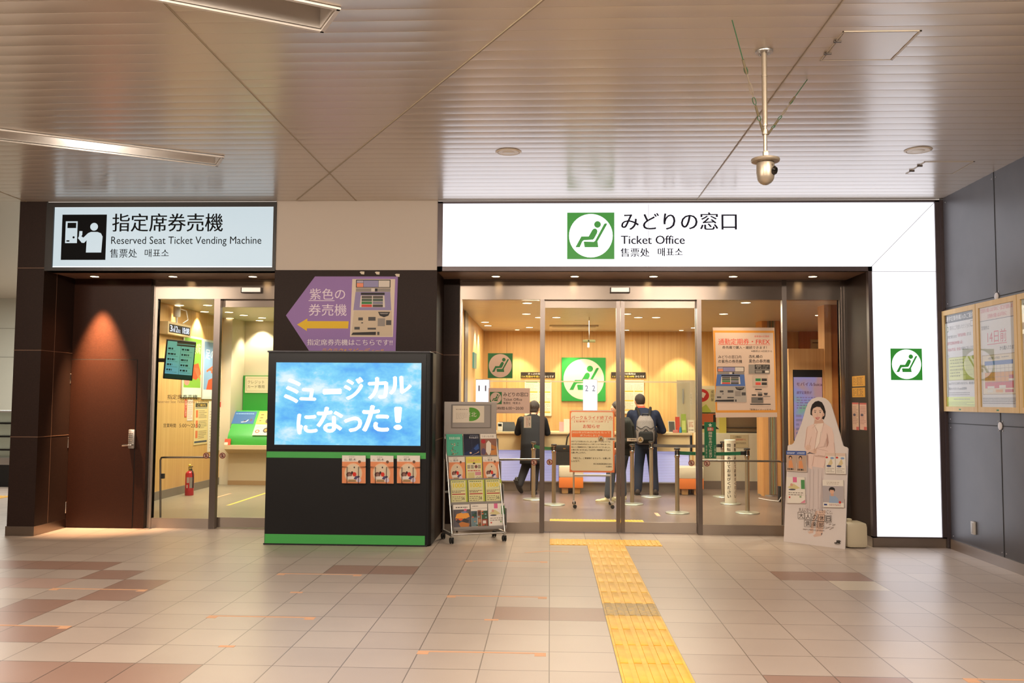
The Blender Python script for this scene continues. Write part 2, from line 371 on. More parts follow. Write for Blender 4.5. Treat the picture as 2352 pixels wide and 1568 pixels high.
g = G(); g.poly([(-1.4, 10.86, 0), (5.2, 10.86, 0), (5.2, 18.5, 0), (-1.4, 18.5, 0)], FLOORI); struct(g.build('floor_ticket_office', ang=0, origin=(0, 0, 0)))
g = G(); g.poly([(-6.09, 10.86, 0), (-1.4, 10.86, 0), (-1.4, 17.2, 0), (-6.09, 17.2, 0)], FLOORL); struct(g.build('floor_machine_room', ang=0, origin=(0, 0, 0)))
# ================================================================== ceiling of long slats, with two lamp slots cut out
CZ = 3.79
DIR = np.array([-0.8730, -0.4877]); NRM = np.array([-0.4877, 0.8730])
SLOTS = [(np.array([-3.05, 8.14]), 0.33, 3.2), (np.array([-1.235, 5.01]), 0.33, 3.2)]
bm = bmesh.new(); ys = []
y = 5.359-0.16*72
while y < 10.03:
    for t in (0.0, 0.02, 0.05, 0.1, 0.2, 0.35, 0.5, 0.65, 0.8, 0.9, 0.95, 0.98):
        yy = y+0.16*t
        if yy < 10.03: ys.append((yy, CZ+0.003 if t in (0.0,) else CZ-0.0018*(1-(2*t-1)**2)))
    y += 0.16
ys.append((10.05, CZ))
prev = None
for yy, zz in ys:
    a, b = bm.verts.new((-14, yy, zz)), bm.verts.new((4.30, yy, zz))
    if prev: bm.faces.new((prev[0], prev[1], b, a))
    prev = (a, b)
for p0, wd, ln in SLOTS:
    for co, no in ((p0, DIR), (p0+DIR*ln, -DIR), (p0, NRM), (p0+NRM*wd, -NRM)):
        bmesh.ops.bisect_plane(bm, geom=bm.verts[:]+bm.edges[:]+bm.faces[:], plane_co=(co[0], co[1], 0), plane_no=(no[0], no[1], 0), dist=1e-5)
    dead = []
    for f in bm.faces:
        c = np.array(f.calc_center_median()[:2])-p0
        if 0 < c @ DIR < ln and 0 < c @ NRM < wd: dead.append(f)
    bmesh.ops.delete(bm, geom=dead, context='FACES')
me = bpy.data.meshes.new('ceiling'); bm.to_mesh(me); bm.free(); me.materials.append(CEIL)
me.shade_smooth(); me.set_sharp_from_angle(angle=math.radians(25))
o = bpy.data.objects.new('ceiling', me); COL.objects.link(o); struct(o)
g = G(); g.box(-14, -6.05, 10.05, 26, CZ, CZ+0.05, CEIL); struct(g.build('ceiling_corridor'))
seam = mat('ceiling_seam', '#8a7c69', 0.6); seaml = mat('ceiling_seam_bead', '#b6a88f', 0.5)
g = G()
for X in (-2.2, 1.62, -6.02): g.box(X-0.003, X+0.003, -6, 10.02, CZ-0.0045, CZ+0.002, seam); g.box(X+0.003, X+0.010, -6, 10.02, CZ-0.005, CZ+0.002, seaml)
a, b = np.array([1.9, 1.464]), np.array([-2.86, 9.97]); d = (b-a)/np.linalg.norm(b-a); nn = np.array([-d[1], d[0]])
c = (a+b)/2; L = np.linalg.norm(b-a)/2
g.obox((c[0], c[1], CZ-0.004), (d[0], d[1], 0), (nn[0], nn[1], 0), (0, 0, 1), L, 0.003, 0.002, seam)
c2 = c+nn*0.006; g.obox((c2[0], c2[1], CZ-0.004), (d[0], d[1], 0), (nn[0], nn[1], 0), (0, 0, 1), L, 0.003, 0.0022, seaml)
struct(g.build('ceiling_trim_1'))
lamp('added_corridor_fill', 'AREA', (-9.5, 16.5, 3.7), 420, (1.0, 0.96, 0.86), size=3.0, size_y=3.0)  # area light added to brighten the corridor, no fixture behind it
# ================================================================== facade and walls
YF, YD, SZ = 10.03, 10.78, 2.99
g = G()                                                       # left column and its return into the recess
g.box(-6.09, -5.775, YF, 10.80, 0.105, CZ, BROWN); joint = mat('tile_joint', '#7a5c49', 0.5)
for z in (1.10, 2.08, 3.02): g.box(-6.093, -5.772, YF-0.002, 10.70, z, z+0.006, joint)
for yy in (10.30,): g.box(-5.776, -5.773, yy, yy+0.005, 0.1, SZ, joint)
g.box(-6.10, -5.77, YF-0.01, 10.80, 0.0, 0.105, STEEL)
struct(g.build('wall_left_column'))
g = G(); g.box(-5.775, -4.83, 10.70, 10.85, 0.0, SZ, BROWND); struct(g.build('wall_left_recess'))
g = G(); g.box(-6.09, -5.75, 10.80, 10.86, 0, CZ, BROWN); g.box(-6.14, -6.09, 10.5, 17.2, 0, CZ, BROWN); struct(g.build('wall_left_corridor_side'))
# soffits of the two recesses
SOF = mat('soffit_bronze', '#8a7163', 0.4)
g = G(); g.box(-5.775, -3.11, YF+0.02, 10.86, SZ, SZ+0.03, SOF); struct(g.build('ceiling_left_recess'))
g = G(); g.box(-1.27, 3.48, YF+0.02, 10.86, SZ, SZ+0.03, SOF); struct(g.build('ceiling_right_recess'))
# middle pillar
g = G(); g.box(-3.11, -1.27, YF, 10.86, 0, 3.0, BROWN)
for z in (1.10, 2.08): g.box(-3.112, -1.268, YF-0.0015, 10.70, z, z+0.006, joint)
g.box(-1.27, -1.085, 10.70, 10.86, 0, SZ, BROWN)
for z in (1.10, 2.08): g.box(-1.27, -1.085, 10.6985, 10.70, z, z+0.006, joint)
g.box(-1.255, -1.095, 10.69, 10.70, 0, 0.1, STEEL)
struct(g.build('wall_middle_pillar'))
g = G(); g.box(-3.11, -1.27, YF+0.003, 10.86, 3.0, CZ, BEIGE); struct(g.build('wall_middle_fascia'))
g = G(); g.box(-5.775, -3.11, 10.2, 10.86, SZ+0.03, CZ, BLACKM); g.box(-1.27, 4.30, 10.2, 10.86, SZ+0.03, CZ, BLACKM); struct(g.build('wall_behind_signs'))
# right jamb of the recess and steel plinth under the light panel
g = G(); g.box(3.48, 4.29, YF+0.06, 10.86, 0.0, SZ+0.03, BROWN); struct(g.build('wall_right_jamb'))
g = G(); g.box(3.475, 4.29, YF-0.012, YF+0.06, 0.0, 0.098, STEEL); g.box(3.47, 3.48, YF-0.012, 10.72, 0, 0.098, STEEL); struct(g.build('baseboard_right_panel'))
# grey panelled wall on the right
g = G(); g.box(4.29, 4.45, -6, YF+0.05, 0.0, CZ+0.05, GREYW)
gap = mat('panel_gap', '#1b1b1d', 0.7)
for yy in (8.85, 6.85, 4.85): g.box(4.287, 4.291, yy-0.005, yy+0.005, 0.1, CZ, gap)
for z in (1.335, 2.575): g.box(4.287, 4.291, -6, YF, z-0.004, z+0.004, gap)
struct(g.build('wall_right'))
g = G(); g.box(4.272, 4.29, -6, YF-0.01, 0.0, 0.105, STEEL); g.box(4.26, 4.29, YF-0.04, YF+0.0, 0, CZ-0.02, FRAMEB); struct(g.build('baseboard_right'))
rv = mat('rivet_pale', '#b4b2b4', 0.4, 0.5); g = G()
for yy in (9.93, 8.89, 8.81):
    for z in (0.14, 1.29, 1.38, 2.53, 2.62, 3.73): g.lathe([(0.006, 0), (0.006, 0.003), (0.002, 0.004)], (4.29, yy, z), rv, 8, (-1, 0, 0))
struct(g.build('trim_1'))
# concourse walls behind the viewer and far left corridor
CORR = mat('corridor_wall_pale', '#b9bab0', 0.6)
g = G(); g.box(-14.2, -6.09, 20.0, 20.2, 0, CZ, CORR)
for z in (2.45, 3.1): g.box(-14, -6.09, 19.994, 20.0, z, z+0.01, mat('corridor_joint', '#8d8c84', 0.6))
struct(g.build('wall_corridor_end'))
BACKW = mat('concourse_back_wall', '#9b9085', 0.6)
g = G(); g.box(-14, 4.45, -8.2, -8.0, 0, CZ+0.1, BACKW); struct(g.build('wall_behind_viewer'))
g = G(); g.box(-14.2, -14, -8, 20, 0, CZ+0.1, BACKW); struct(g.build('wall_concourse_left'))
# ticket office shell: wood walls, cream ceiling
OZ, OB = 2.9, 17.63
g = G(); g.box(-1.4, 5.2, OB, OB+0.1, 0, OZ+0.2, WOOD)
seamw = mat('wood_seam', '#8a6238', 0.6)
for X in (-0.85, 0.62, 1.9): g.box(X-0.003, X+0.003, OB-0.002, OB, 0, OZ, seamw)
struct(g.build('wall_office_back'))
g = G(); g.box(-1.42, -1.3, 10.86, OB, 0, OZ+0.2, WOOD); struct(g.build('wall_office_left'))
g = G(); g.box(5.2, 5.3, 10.86, OB, 0, OZ+0.2, WOODD); struct(g.build('wall_office_right'))
g = G(); g.box(4.29, 5.3, 10.80, 10.86, 0, OZ+0.2, WOODD); struct(g.build('wall_office_front'))
g = G(); yy = 10.86
while yy < OB: g.box(-1.4, 5.25, yy+0.003, yy+0.147, OZ, OZ+0.04, CEILI); yy += 0.15
g.box(-1.4, 5.25, 10.86, OB, OZ+0.004, OZ+0.05, mat('ceiling_groove', '#8e7f68', 0.7)); struct(g.build('ceiling_office'))
# machine room shell
LZ, LB = 3.02, 16.94
g = G(); g.box(-6.09, -5.98, 10.86, LB, 0, LZ+0.2, WOOD); g.box(-5.981, -5.97, 10.86, 16.3, 0, 0.13, mat('grey_skirting', '#7d7468', 0.45)); struct(g.build('wall_machine_room_left'))
g = G(); g.box(-6.09, -1.4, LB, LB+0.1, 0, LZ+0.2, CREAM); struct(g.build('wall_machine_room_back'))
g = G(); g.box(-1.6, -1.42, 10.86, LB, 0, LZ+0.2, CREAM); struct(g.build('wall_machine_room_right'))
g = G(); g.box(-5.98, -5.80, 16.25, LB, 0, LZ, CREAM); struct(g.build('wall_machine_room_pilaster'))
g = G(); g.box(-6.09, -1.4, 10.86, LB, LZ, LZ+0.05, CEILI); struct(g.build('ceiling_machine_room'))
# ================================================================== illuminated signs
def bars(g, x0, x1, z0, z1, wl, wr, wt, wb, y0, y1, mt):
    g.box(x0, x1, y0, y1, z1-wt, z1, mt); g.box(x0, x1, y0, y1, z0, z0+wb, mt)
    g.box(x0, x0+wl, y0, y1, z0+wb, z1-wt, mt); g.box(x1-wr, x1, y0, y1, z0+wb, z1-wt, mt)
t = thing('illuminated_sign', 'backlit pale blue sign for the seat ticket machines, above the left entrance', 'sign', (-4.44, YF, SZ))
g = G(); bars(g, -5.77, -3.105, SZ, CZ-0.012, 0.085, 0.035, 0.055, 0.04, YF-0.012, 10.2, mat('sign_frame_dark', '#1c1817', 0.4, 0.2)); g.build('frame', t)
NAVY = mat('sign_navy_film', '#05060a', 0.6, spec=0.12); LP = lit('#d3e3ea', 0.86); EDGE = lit('#f2fbff', 1.35)
c = cardY(123.5, 474, 629, 614.5, YF+0.006, 0.03, LP, units=[(440, 195), (2240, 693)])
c.rect(440, 195, 2240, 203, EDGE); c.rect(440, 682, 2240, 693, EDGE); c.rect(2231, 203, 2240, 682, EDGE)
c.rect(505, 260, 872, 630, NAVY)
for q in ((535, 315, 633, 493),): c.rect(*q, LP)
c.rect(550, 327, 622, 370, NAVY); c.ell(604, 446, 9, 9, NAVY); c.rect(546, 470, 571, 481, NAVY)
c.ell(770, 360, 32, 32, LP); c.poly([(710, 570), (713, 470), (692, 492), (672, 490), (640, 452), (648, 438), (650, 395), (675, 395), (675, 425), (668, 438), (685, 448), (722, 412), (745, 402), (800, 402), (828, 413), (843, 440), (836, 570)], LP)
c.text('指定席券売機', 918, 252, 1825, 400, NAVY, 0.012); c.text('Reserved Seat Ticket Vending Machine', 915, 440, 2140, 520, NAVY); c.text('售票处', 908, 540, 1130, 612, NAVY); c.text('매표소', 1193, 542, 1390, 607, NAVY)
c.build('light_panel', parent=t)
t = thing('illuminated_sign', 'large white glowing L-shaped ticket office sign across and down the right side', 'sign', (1.5, YF, 0.1))
g = G()
for q in ((-1.27, 4.285, CZ-0.035, CZ-0.012), (-1.27, 3.525, SZ, 3.04), (3.48, 4.285, 0.098, 0.112)): g.box(q[0], q[1], YF-0.012, YF+0.06, q[2], q[3], FRAMEB)
for q in ((-1.27, -1.212, SZ, CZ-0.02), (4.214, 4.27, 0.1, CZ-0.02), (3.48, 3.522, 0.1, 3.04)): g.box(q[0], q[1], YF-0.012, YF+0.06, q[2], q[3], FRAMEB)
g.build('frame', t)
WL = lit('#f8f7ff', 1.75); SGR = mat('sign_green_film', '#2c9c38', 0.4, emit=0.16, ecol='#2fa53c'); SLATE = mat('sign_slate_film', '#1f1f30', 0.6, spec=0.12); HAIR = ink('#8d8d96')
c = cardY(1017, 466.5, 2147, 612.3, YF+0.006, 0.03, WL)
seat_logo(c, 1307.5, 487.5, 1417, 595, SGR, WL)
c.text('みどりの窓口', 1432.5, 487.6, 1699, 527.8, SLATE, 0.014); c.text('Ticket Office', 1432, 541, 1579.4, 560.3, SLATE, 0.022); c.text('售票处', 1431, 569.5, 1498, 589.6, SLATE, 0.018); c.text('매표소', 1517, 569, 1574.3, 588.2, SLATE, 0.018)
c.line(1496, 468, 1496, 612, 0.8, HAIR); c.line(2147, 467, 2003, 612, 1.1, HAIR)
c2 = Card([(3.525, 3.043), (4.213, 0.112)], (3.525, YF+0.006, 3.043), (0.688, 0, 0), (0, 0, -2.931), 0.03, WL); c2.g = c.g; c2.g2 = None
c2.g.box(3.525, 4.213, YF+0.0061, YF+0.036, 0.112, 3.043, WL)
c2.line(3.525, 2.985, 4.213, 2.985, 0.005, HAIR)
a = P(2045, 800, YF+0.006); b = P(2119, 873, YF+0.006); seat_logo(c2, a[0], a[2], b[0], b[2], SGR, WL)
c.build('light_panel', parent=t)

# ================================================================== service door in the left recess
xa, xb = P(158, 1000, 10.69)[0], P(309, 1000, 10.69)[0]; zt = P(230, 826, 10.69)[2]
g = G(); g.box(xa, xb, 10.692, 10.72, 0.012, zt, BROWND); D1 = struct(g.build('door_1'))
g = G(); gp = mat('door_gap', '#0d0908', 0.8)
g.box(xa-0.006, xa, 10.697, 10.699, 0, zt+0.008, gp); g.box(xb, xb+0.007, 10.697, 10.699, 0, zt+0.008, gp); g.box(xa, xb, 10.697, 10.699, zt, zt+0.008, gp); g.build('door_gap', D1)
for y0, y1 in ((858, 881), (1003, 1028), (1152, 1178)):
    z1, z0 = P(160, y0, 10.69)[2], P(160, y1, 10.69)[2]; g = G(); g.lathe([(0.008, 0), (0.009, 0.004), (0.009, z1-z0-0.004), (0.006, z1-z0)], (xa-0.003, 10.684, z0), CHROME, 10); g.build('hinge', D1)
a = P(295, 986, 10.66); b = P(308, 1030, 10.66)
g = G(); g.box(a[0], b[0], 10.655, 10.692, b[2], a[2], ALU, 0.012); LK = g.build('keypad_lock', D1)
g = G()
for i in range(3):
    for j in range(5): g.lathe([(0.007, 0), (0.007, 0.006), (0.003, 0.008)], (a[0]+0.014+i*0.018, 10.655, a[2]-0.045-j*0.022), ink('#77716c'), 8, (0, -1, 0))
g.build('button', LK)
q = P(302, 1021.5, 10.62); g = G(); g.tube([(q[0], 10.655, q[2]), (q[0], 10.60, q[2]), (q[0]-0.02, 10.592, q[2]), (P(281, 1022, 10.6)[0], 10.592, q[2]-0.004)], 0.011, CHROME, 10); g.build('lever_handle', D1)

# ================================================================== glazed fronts with sliding doors
def glazing(name, x0, x1, z0, z1, Y, kick, sl=0.0, sr=0.0, top=0.0, sub=True):
    g = G(); g.box(x0, x1, Y-0.004, Y+0.004, z0+kick, z1-top, GLASS); r = struct(g.build(name))
    if kick: g = G(); g.box(x0, x1, Y-0.022, Y+0.022, z0, z0+kick, STEEL); g.build('kick_plate', r)
    if top: g = G(); g.box(x0, x1, Y-0.022, Y+0.022, z1-top, z1, STEEL); g.build('top_rail', r)
    if sl: g = G(); g.box(x0, x0+sl, Y-0.026, Y+0.026, z0, z1-top*0, STEELV); g.build('stile', r)
    if sr: g = G(); g.box(x1-sr, x1, Y-0.026, Y+0.026, z0, z1, STEELV); g.build('stile', r)
    return r
glazing('window_1', -4.765, -4.058, 0.0, 2.752, YD, 0.118)
glazing('door_2', -4.06, -3.02, 0.008, 2.752, YD+0.07, 0.118, 0.05, 0.05, 0.09)
glazing('window_2', -1.06, -0.122, 0.0, 2.752, YD, 0.118)
glazing('door_3', -0.11, 0.832, 0.008, 2.752, YD+0.07, 0.118, 0.045, 0.047, 0.092)
glazing('door_4', 0.838, 1.77, 0.008, 2.752, YD+0.07, 0.118, 0.047, 0.045, 0.092)
glazing('window_3', 1.78, 2.728, 0.0, 2.752, YD, 0.118)
glazing('window_4', 2.78, 3.39, 0.0, 2.752, YD, 0.118)
g = G()
for x0, x1, z1 in ((-4.065, -3.99, 2.752), (-0.122, -0.072, 2.752), (1.73, 1.782, 2.752), (2.728, 2.78, 2.985)): g.box(x0, x1, YD-0.035, YD+0.04, 0, z1, STEELV)
for x0, x1 in ((-4.83, -4.80), (-4.795, -4.765), (-1.085, -1.06), (3.39, 3.412), (3.42, 3.445), (3.452, 3.48)): g.box(x0, x1, YD-0.03, YD+0.05, 0, 2.985, STEEL)
g.box(-4.83, -4.765, YD-0.02, YD+0.05, 0, 2.985, STEELV); g.box(3.39, 3.48, YD-0.015, YD+0.05, 0, 2.985, STEELV)
struct(g.build('window_mullion_trim'))
g = G()
for x0, x1 in ((-4.765, -3.02), (-1.06, 2.728), (2.78, 3.39)): g.box(x0, x1, YD-0.03, YD+0.08, 2.752, 2.985, STEEL); g.box(x0, x1, YD-0.032, YD-0.03, 2.966, 2.972, mat('dark_line', '#4b443f', 0.6))
struct(g.build('trim_2'))
for (x0, x1, lab) in ((554, 601, 'slim steel door sensor above the left sliding door'), (1401, 1447, 'slim steel door sensor above the ticket office doors')):
    a, b = P(x0, 660, YD-0.06), P(x1, 672.5, YD-0.06)
    t = thing('door_sensor', lab, 'sensor', ((a[0]+b[0])/2, YD-0.03, b[2]))
    g = G(); g.box(a[0], b[0], YD-0.075, YD-0.03, b[2], a[2], mat('sensor_body', '#4d4541', 0.4, 0.5), 0.006); g.build('housing', t)
    g = G(); g.box(a[0]+0.014, b[0]-0.012, YD-0.08, YD-0.074, b[2]+0.010, a[2]-0.004, ALU); g.build('cover', t)
# guard rails standing behind the fixed panes
RAILM = mat('rail_steel', '#8b8177', 0.3, 1.0)
def guard(pts, Y, lab):
    q = [P(x, y, Y) for x, y in pts]; k = 0 if q[0][2] < q[-1][2] else len(q)-1; q[k] = np.array([q[k][0], q[k][1], 0.0]); g = G(); g.tube(q, 0.012, RAILM, 8); t = tag(g.build('guard_rail'), lab, 'rail')
    return t
t = guard([(369, 1196), (368.5, 1056), (371, 1050.5), (376, 1050), (496, 1050)], YD+0.17, 'thin steel guard rail behind the left machine room pane')
a = P(374, 1093, YD+0.17); g = G(); g.box(a[0]-0.018, a[0]+0.018, YD+0.15, YD+0.19, a[2]-0.03, a[2]+0.03, RUBBER); g.build('rubber_stop', t)
guard([(1062, 1213), (1062, 1060), (1066, 1056), (1240, 1054.5)], YD+0.17, 'thin steel guard rail behind the pane beside the brochure rack')
guard([(1606, 1057.5), (1790, 1059), (1796, 1062), (1796.5, 1206)], YD+0.17, 'thin steel guard rail behind the pane with the ticket poster')
# stickers on the glass
def rnd_sticker(x, y, lab):
    c = cardY(x-7, y-7, x+7, y+7, YD-0.006, 0.001, ink('#7c3a33'), outline=[(x+7*math.cos(i*0.3491), y+7*math.sin(i*0.3491)) for i in range(18)])
    c.ell(x, y, 5.2, 5.2, ink('#b59a86')); c.rect(x-2, y-3.6, x+1, y+3.8, ink('#4a3a36')); c.line(x-3.6, y-3.6, x+3.6, y+3.6, 1.6, ink('#8a3d35')); c.build('glass_sticker', lab, 'sticker', 'round red door stickers')
for x, y, lab in ((473.5, 1046, 'round red sticker on the left pane just before its steel post'), (511, 1046, 'round red sticker on the left sliding door just past the post'), (1226.5, 1061.5, 'round red sticker over the first queue post, by the rack'), (1262.5, 1061, 'round red sticker at the edge of the left sliding ticket office door'), (1588, 1063, 'round red sticker over the right stool at the sliding door edge'), (1624, 1064, 'round red sticker beneath the hanging green plaque')): rnd_sticker(x, y, lab)
def tri_sticker(x, y, px, lab, lab2):
    c = cardY(x-7.2, y-7.2, x+7.2, y+7.2, YD+0.06, 0.001, ink('#8f8577'), outline=[(x+7*math.cos(i*0.3491), y+7*math.sin(i*0.3491)) for i in range(18)])
    c.ell(x, y, 6, 6, ink('#b8a88e')); c.poly([(x, y-5), (x+4.8, y+3.5), (x-4.8, y+3.5)], ink('#3c352c')); c.poly([(x, y-2.6), (x+2.8, y+2.4), (x-2.8, y+2.4)], ink('#c9a04a')); c.line(x-0.4, y-1.5, x-0.4, y+1.6, 1, ink('#3c352c')); c.build('warning_sticker', lab, 'sticker')
    c = cardY(px-11, y-3.6, px+11, y+3.6, YD+0.06, 0.001, ink('#c8b9a3')); c.rect(px-7, y-0.6, px-1, y+0.6, ink('#4a443c')); c.poly([(px-1, y-2), (px+3, y), (px-1, y+2)], ink('#4a443c')); c.rows(px+2, y-2.5, px+10, y+2.5, 1, ink('#6a6258'), 0.5, 3); c.build('arrow_sticker', lab2, 'sticker')
tri_sticker(1380.5, 1008, 1403, 'round warning triangle sticker over the park and ride board', 'small pale arrow sticker over the park and ride board')
tri_sticker(1471, 1009.5, 1451, 'round warning triangle sticker over the backpack wearer', 'small pale arrow sticker over the crouched visitor and backpack')
# lettering and notices on the panes
c = cardY(384, 905, 454, 918, YD-0.006, 0.0); c.text('指定席券売機', 384.5, 906, 453.5, 917, ink('#2b241f'), 0.01); c.build('glass_lettering', 'black vinyl lettering for the seat ticket machine on the left pane', 'lettering')
c = cardY(360, 919, 462, 926, YD-0.006, 0.0); c.text('Reserved Seat Ticket Vending Machine', 361, 919.5, 480, 927, ink('#8b745c')); c.build('glass_lettering', 'small faint English vinyl line on the left pane', 'lettering')
t = thing('glass_lettering', 'black vinyl opening hours 5:00 to 23:50 on the left pane', 'lettering', P(418, 982, YD-0.006))
c = cardY(375, 972, 461, 982, YD-0.006, 0.0); c.text('営業時間', 375.5, 972.5, 404, 981.5, ink('#2b241f'), 0.01); c.build('heading', parent=t); c = cardY(375, 972, 461, 982, YD-0.006, 0.0); c.text('5:00〜23:50', 412, 973, 460, 981, ink('#3b3029')); c.build('hours', parent=t)
c = cardY(1120.5, 811, 1177.5, 868.5, YD-0.006, 0.002, ink('#2f6a3a')); seat_logo(c, 1120.5, 811, 1177.5, 868.5, ink('#2f6a3a'), ink('#c9ab98')); c.build('glass_sticker', 'square green reclining seat sticker high on the pane above the rack', 'sticker')
c = cardY(1122, 891, 1217, 949, YD-0.006, 0.003, ink('#c9ada0'))
seat_logo(c, 1125, 900, 1152.5, 928, ink('#2f6a3a'), ink('#c9ada0')); DK = ink('#2c2624')
c.text('みどりの窓口', 1156, 900.5, 1212.5, 910, DK, 0.012); c.text('Ticket Office', 1156, 914, 1199, 920, DK); c.text('售票处', 1156, 922.5, 1173, 928, DK); c.text('매표소', 1178, 922.5, 1196, 928, DK); c.text('営業時間', 1126, 934, 1159, 941, DK, 0.01); c.text('6:00〜20:00', 1162, 934, 1202.5, 940.5, DK); c.build('glass_notice', 'beige ticket office hours notice 6:00 to 20:00 on the pane behind the rack', 'notice')
c = cardY(1202.5, 954, 1221, 983, YD-0.006, 0.002, ink('#5b6a58')); c.rect(1203.5, 955, 1220, 982, ink('#cfc0ae')); c.vtext('お願いします', 1214, 957, 1218, 978, DK); c.vtext('ご協力ください', 1208.5, 957, 1212.5, 980, ink('#9c3e36')); c.build('glass_notice', 'small framed white notice on the pane over the dark suited back', 'notice')
# large orange bordered poster
a, b = 1637, 1784
c = cardY(1637, 752, 1785, 959, YD-0.012, 0.004, ink('#cfb8a6'), outline=[(1638, 752), (1780, 752), (1784, 957), (1643, 959)])
OR = ink('#d9953f'); RD = ink('#d2493a'); K = ink('#332a26')
c.poly([(1638.5, 759), (1779.5, 759), (1784, 946.5), (1643, 948)], OR); c.poly([(1643, 764), (1777, 764), (1780, 941), (1647, 942.5)], ink('#d3bcab'))
c.text('通勤定期券・FREX', 1650.5, 777.5, 1769, 791, RD, 0.012); c.text('新幹線の定期券', 1734, 770, 1768, 774.5, RD); c.rect(1650, 791.5, 1770, 792.2, RD)
c.text('券売機で購入・継続できます！', 1659.5, 794.5, 1762, 801.5, K, 0.012); c.text('※継続は14日前から', 1726, 804, 1774, 808.5, K)
c.text('みどりの窓口内', 1650, 816, 1703, 823.5, K, 0.008); c.text('の紫色の券売機', 1650, 826, 1705, 834, K, 0.008); c.text('改札横の', 1720.5, 815, 1752, 822.5, K, 0.008); c.text('黒色の券売機', 1720.5, 825, 1768.5, 833.5, K, 0.008)
machine(c, 1640, 841.5, 1717, 925, ink('#4f6fb0'), ink('#a9a29a'))
gy, dk = ink('#8d8780'), ink('#3d3a38')
c.rect(1719.5, 837, 1768, 858, gy); c.rect(1733.5, 837, 1768, 848, dk); c.text('定期券・きっぷ', 1736, 838.5, 1765, 842, ink('#cfc6bb')); c.text('チャージ', 1738, 843.5, 1762, 847, ink('#cfc6bb')); c.rect(1733.5, 850, 1767, 857, dk); c.rect(1735, 851, 1750, 856, gy); c.rect(1757, 851, 1766, 856, ink('#d8cfc4'))
c.rect(1729, 861, 1762, 887, ink('#c2b1a2')); c.rect(1735, 869, 1747, 875, ink('#2f7f4a')); c.rect(1749, 869, 1761, 875, dk); c.rect(1735, 878, 1747, 884, ink('#d8584a')); c.rect(1749, 878, 1761, 884, dk)
for q in ((1734, 893, 1749, 895.5), (1726, 905.5, 1736, 908.5), (1740, 904.5, 1750, 909), (1722, 927, 1769, 929)): c.rect(*q, dk)
c.rect(1740, 901, 1750, 904, gy); c.rect(1725, 912, 1752, 925, ink('#716c67')); c.rect(1740, 914, 1750, 918, dk); c.poly([(1753, 902), (1763, 902), (1761, 907), (1755, 907)], ink('#4a4648')); c.rect(1752, 909, 1768, 911, gy)
c.text('「画像はイメージです」', 1721, 938, 1772, 942, K); c.build('window_poster', 'large white poster with orange border about commuter passes, taped to the right pane', 'poster')

# ================================================================== recessed downlights
GLOW = lit('#ffd9a0', 14.0); GLOWI = lit('#ffe3b4', 9.0); CONE = mat('reflector_cream', '#d8c6a0', 0.35); RIM = mat('downlight_rim', '#d9d0c2', 0.4)
def downlight(x, y, z, r, lab, grp, on=True, energy=0, rim=RIM, glow=GLOW, spot=1.5, blend=0.7, color=WARM, aim=(0, 0, -1)):
    t = thing('recessed_downlight', lab, 'downlight', (x, y, z), 0, grp)
    g = G(); g.lathe([(r*0.86, -0.001), (r*0.9, -0.006), (r, -0.004), (r*1.06, 0.0)], (x, y, z), rim, 28); g.build('rim', t)
    g = G()
    if on: g.lathe([(0.001, -0.0065), (r*0.84, -0.0065)], (x, y, z), glow, 24); g.build('bulb', t)
    else: g.lathe([(r*0.85, -0.001), (r*0.85, -0.0045)], (x, y, z), CONE, 28); g.lathe([(r*0.5, -0.0045), (r*0.46, -0.0058)], (x, y, z), mat('lamp_white', '#e3d9c4', 0.4), 24); g.build('reflector', t)
    if energy: lamp('downlight_lamp', 'SPOT', (x, y, z-0.03), energy, color, t, 0.03, spot=spot, blend=blend, aim=aim)
    return t
ORD = ('first', 'second', 'third', 'fourth', 'fifth', 'sixth', 'seventh', 'eighth')
for i, (x, y) in enumerate(((221, 635), (400, 635), (580, 634))):
    q = FL(x, y, SZ); nm = ('lit soffit downlight above the dark service door', 'lit soffit downlight above the post side of the left glazed pane', 'lit soffit downlight above the left sliding door')[i]
    downlight(q[0], 10.47, SZ, 0.055, nm, 'soffit downlights', True, (1900, 40, 40)[i], mat('rim_dark', '#5d4a41', 0.4), spot=(0.8, 1.6, 1.6)[i], blend=(1.0, 0.7, 0.7)[i], color=(1.0, 0.58, 0.30) if i == 0 else WARM, aim=(0, 0.16 if i == 0 else 0, -1))
for i, x in enumerate((1139, 1320, 1501, 1684, 1867)):
    q = FL(x, 634, SZ); downlight(q[0], 10.44, SZ, 0.055, 'lit soffit downlight over the ticket office front, %s from the middle pillar' % ORD[i], 'soffit downlights', True, 40, mat('rim_dark', '#5d4a41', 0.4), spot=1.6)
for x, y, lab in ((1168, 349, 'large unlit round downlight in the slatted ceiling before the seat logo sign'), (2109, 345, 'large unlit round downlight in the slatted ceiling near the grey wall')):
    q = FL(x, y, CZ-0.004); downlight(q[0], q[1], CZ-0.004, 0.112, lab, 'concourse ceiling downlights', False)
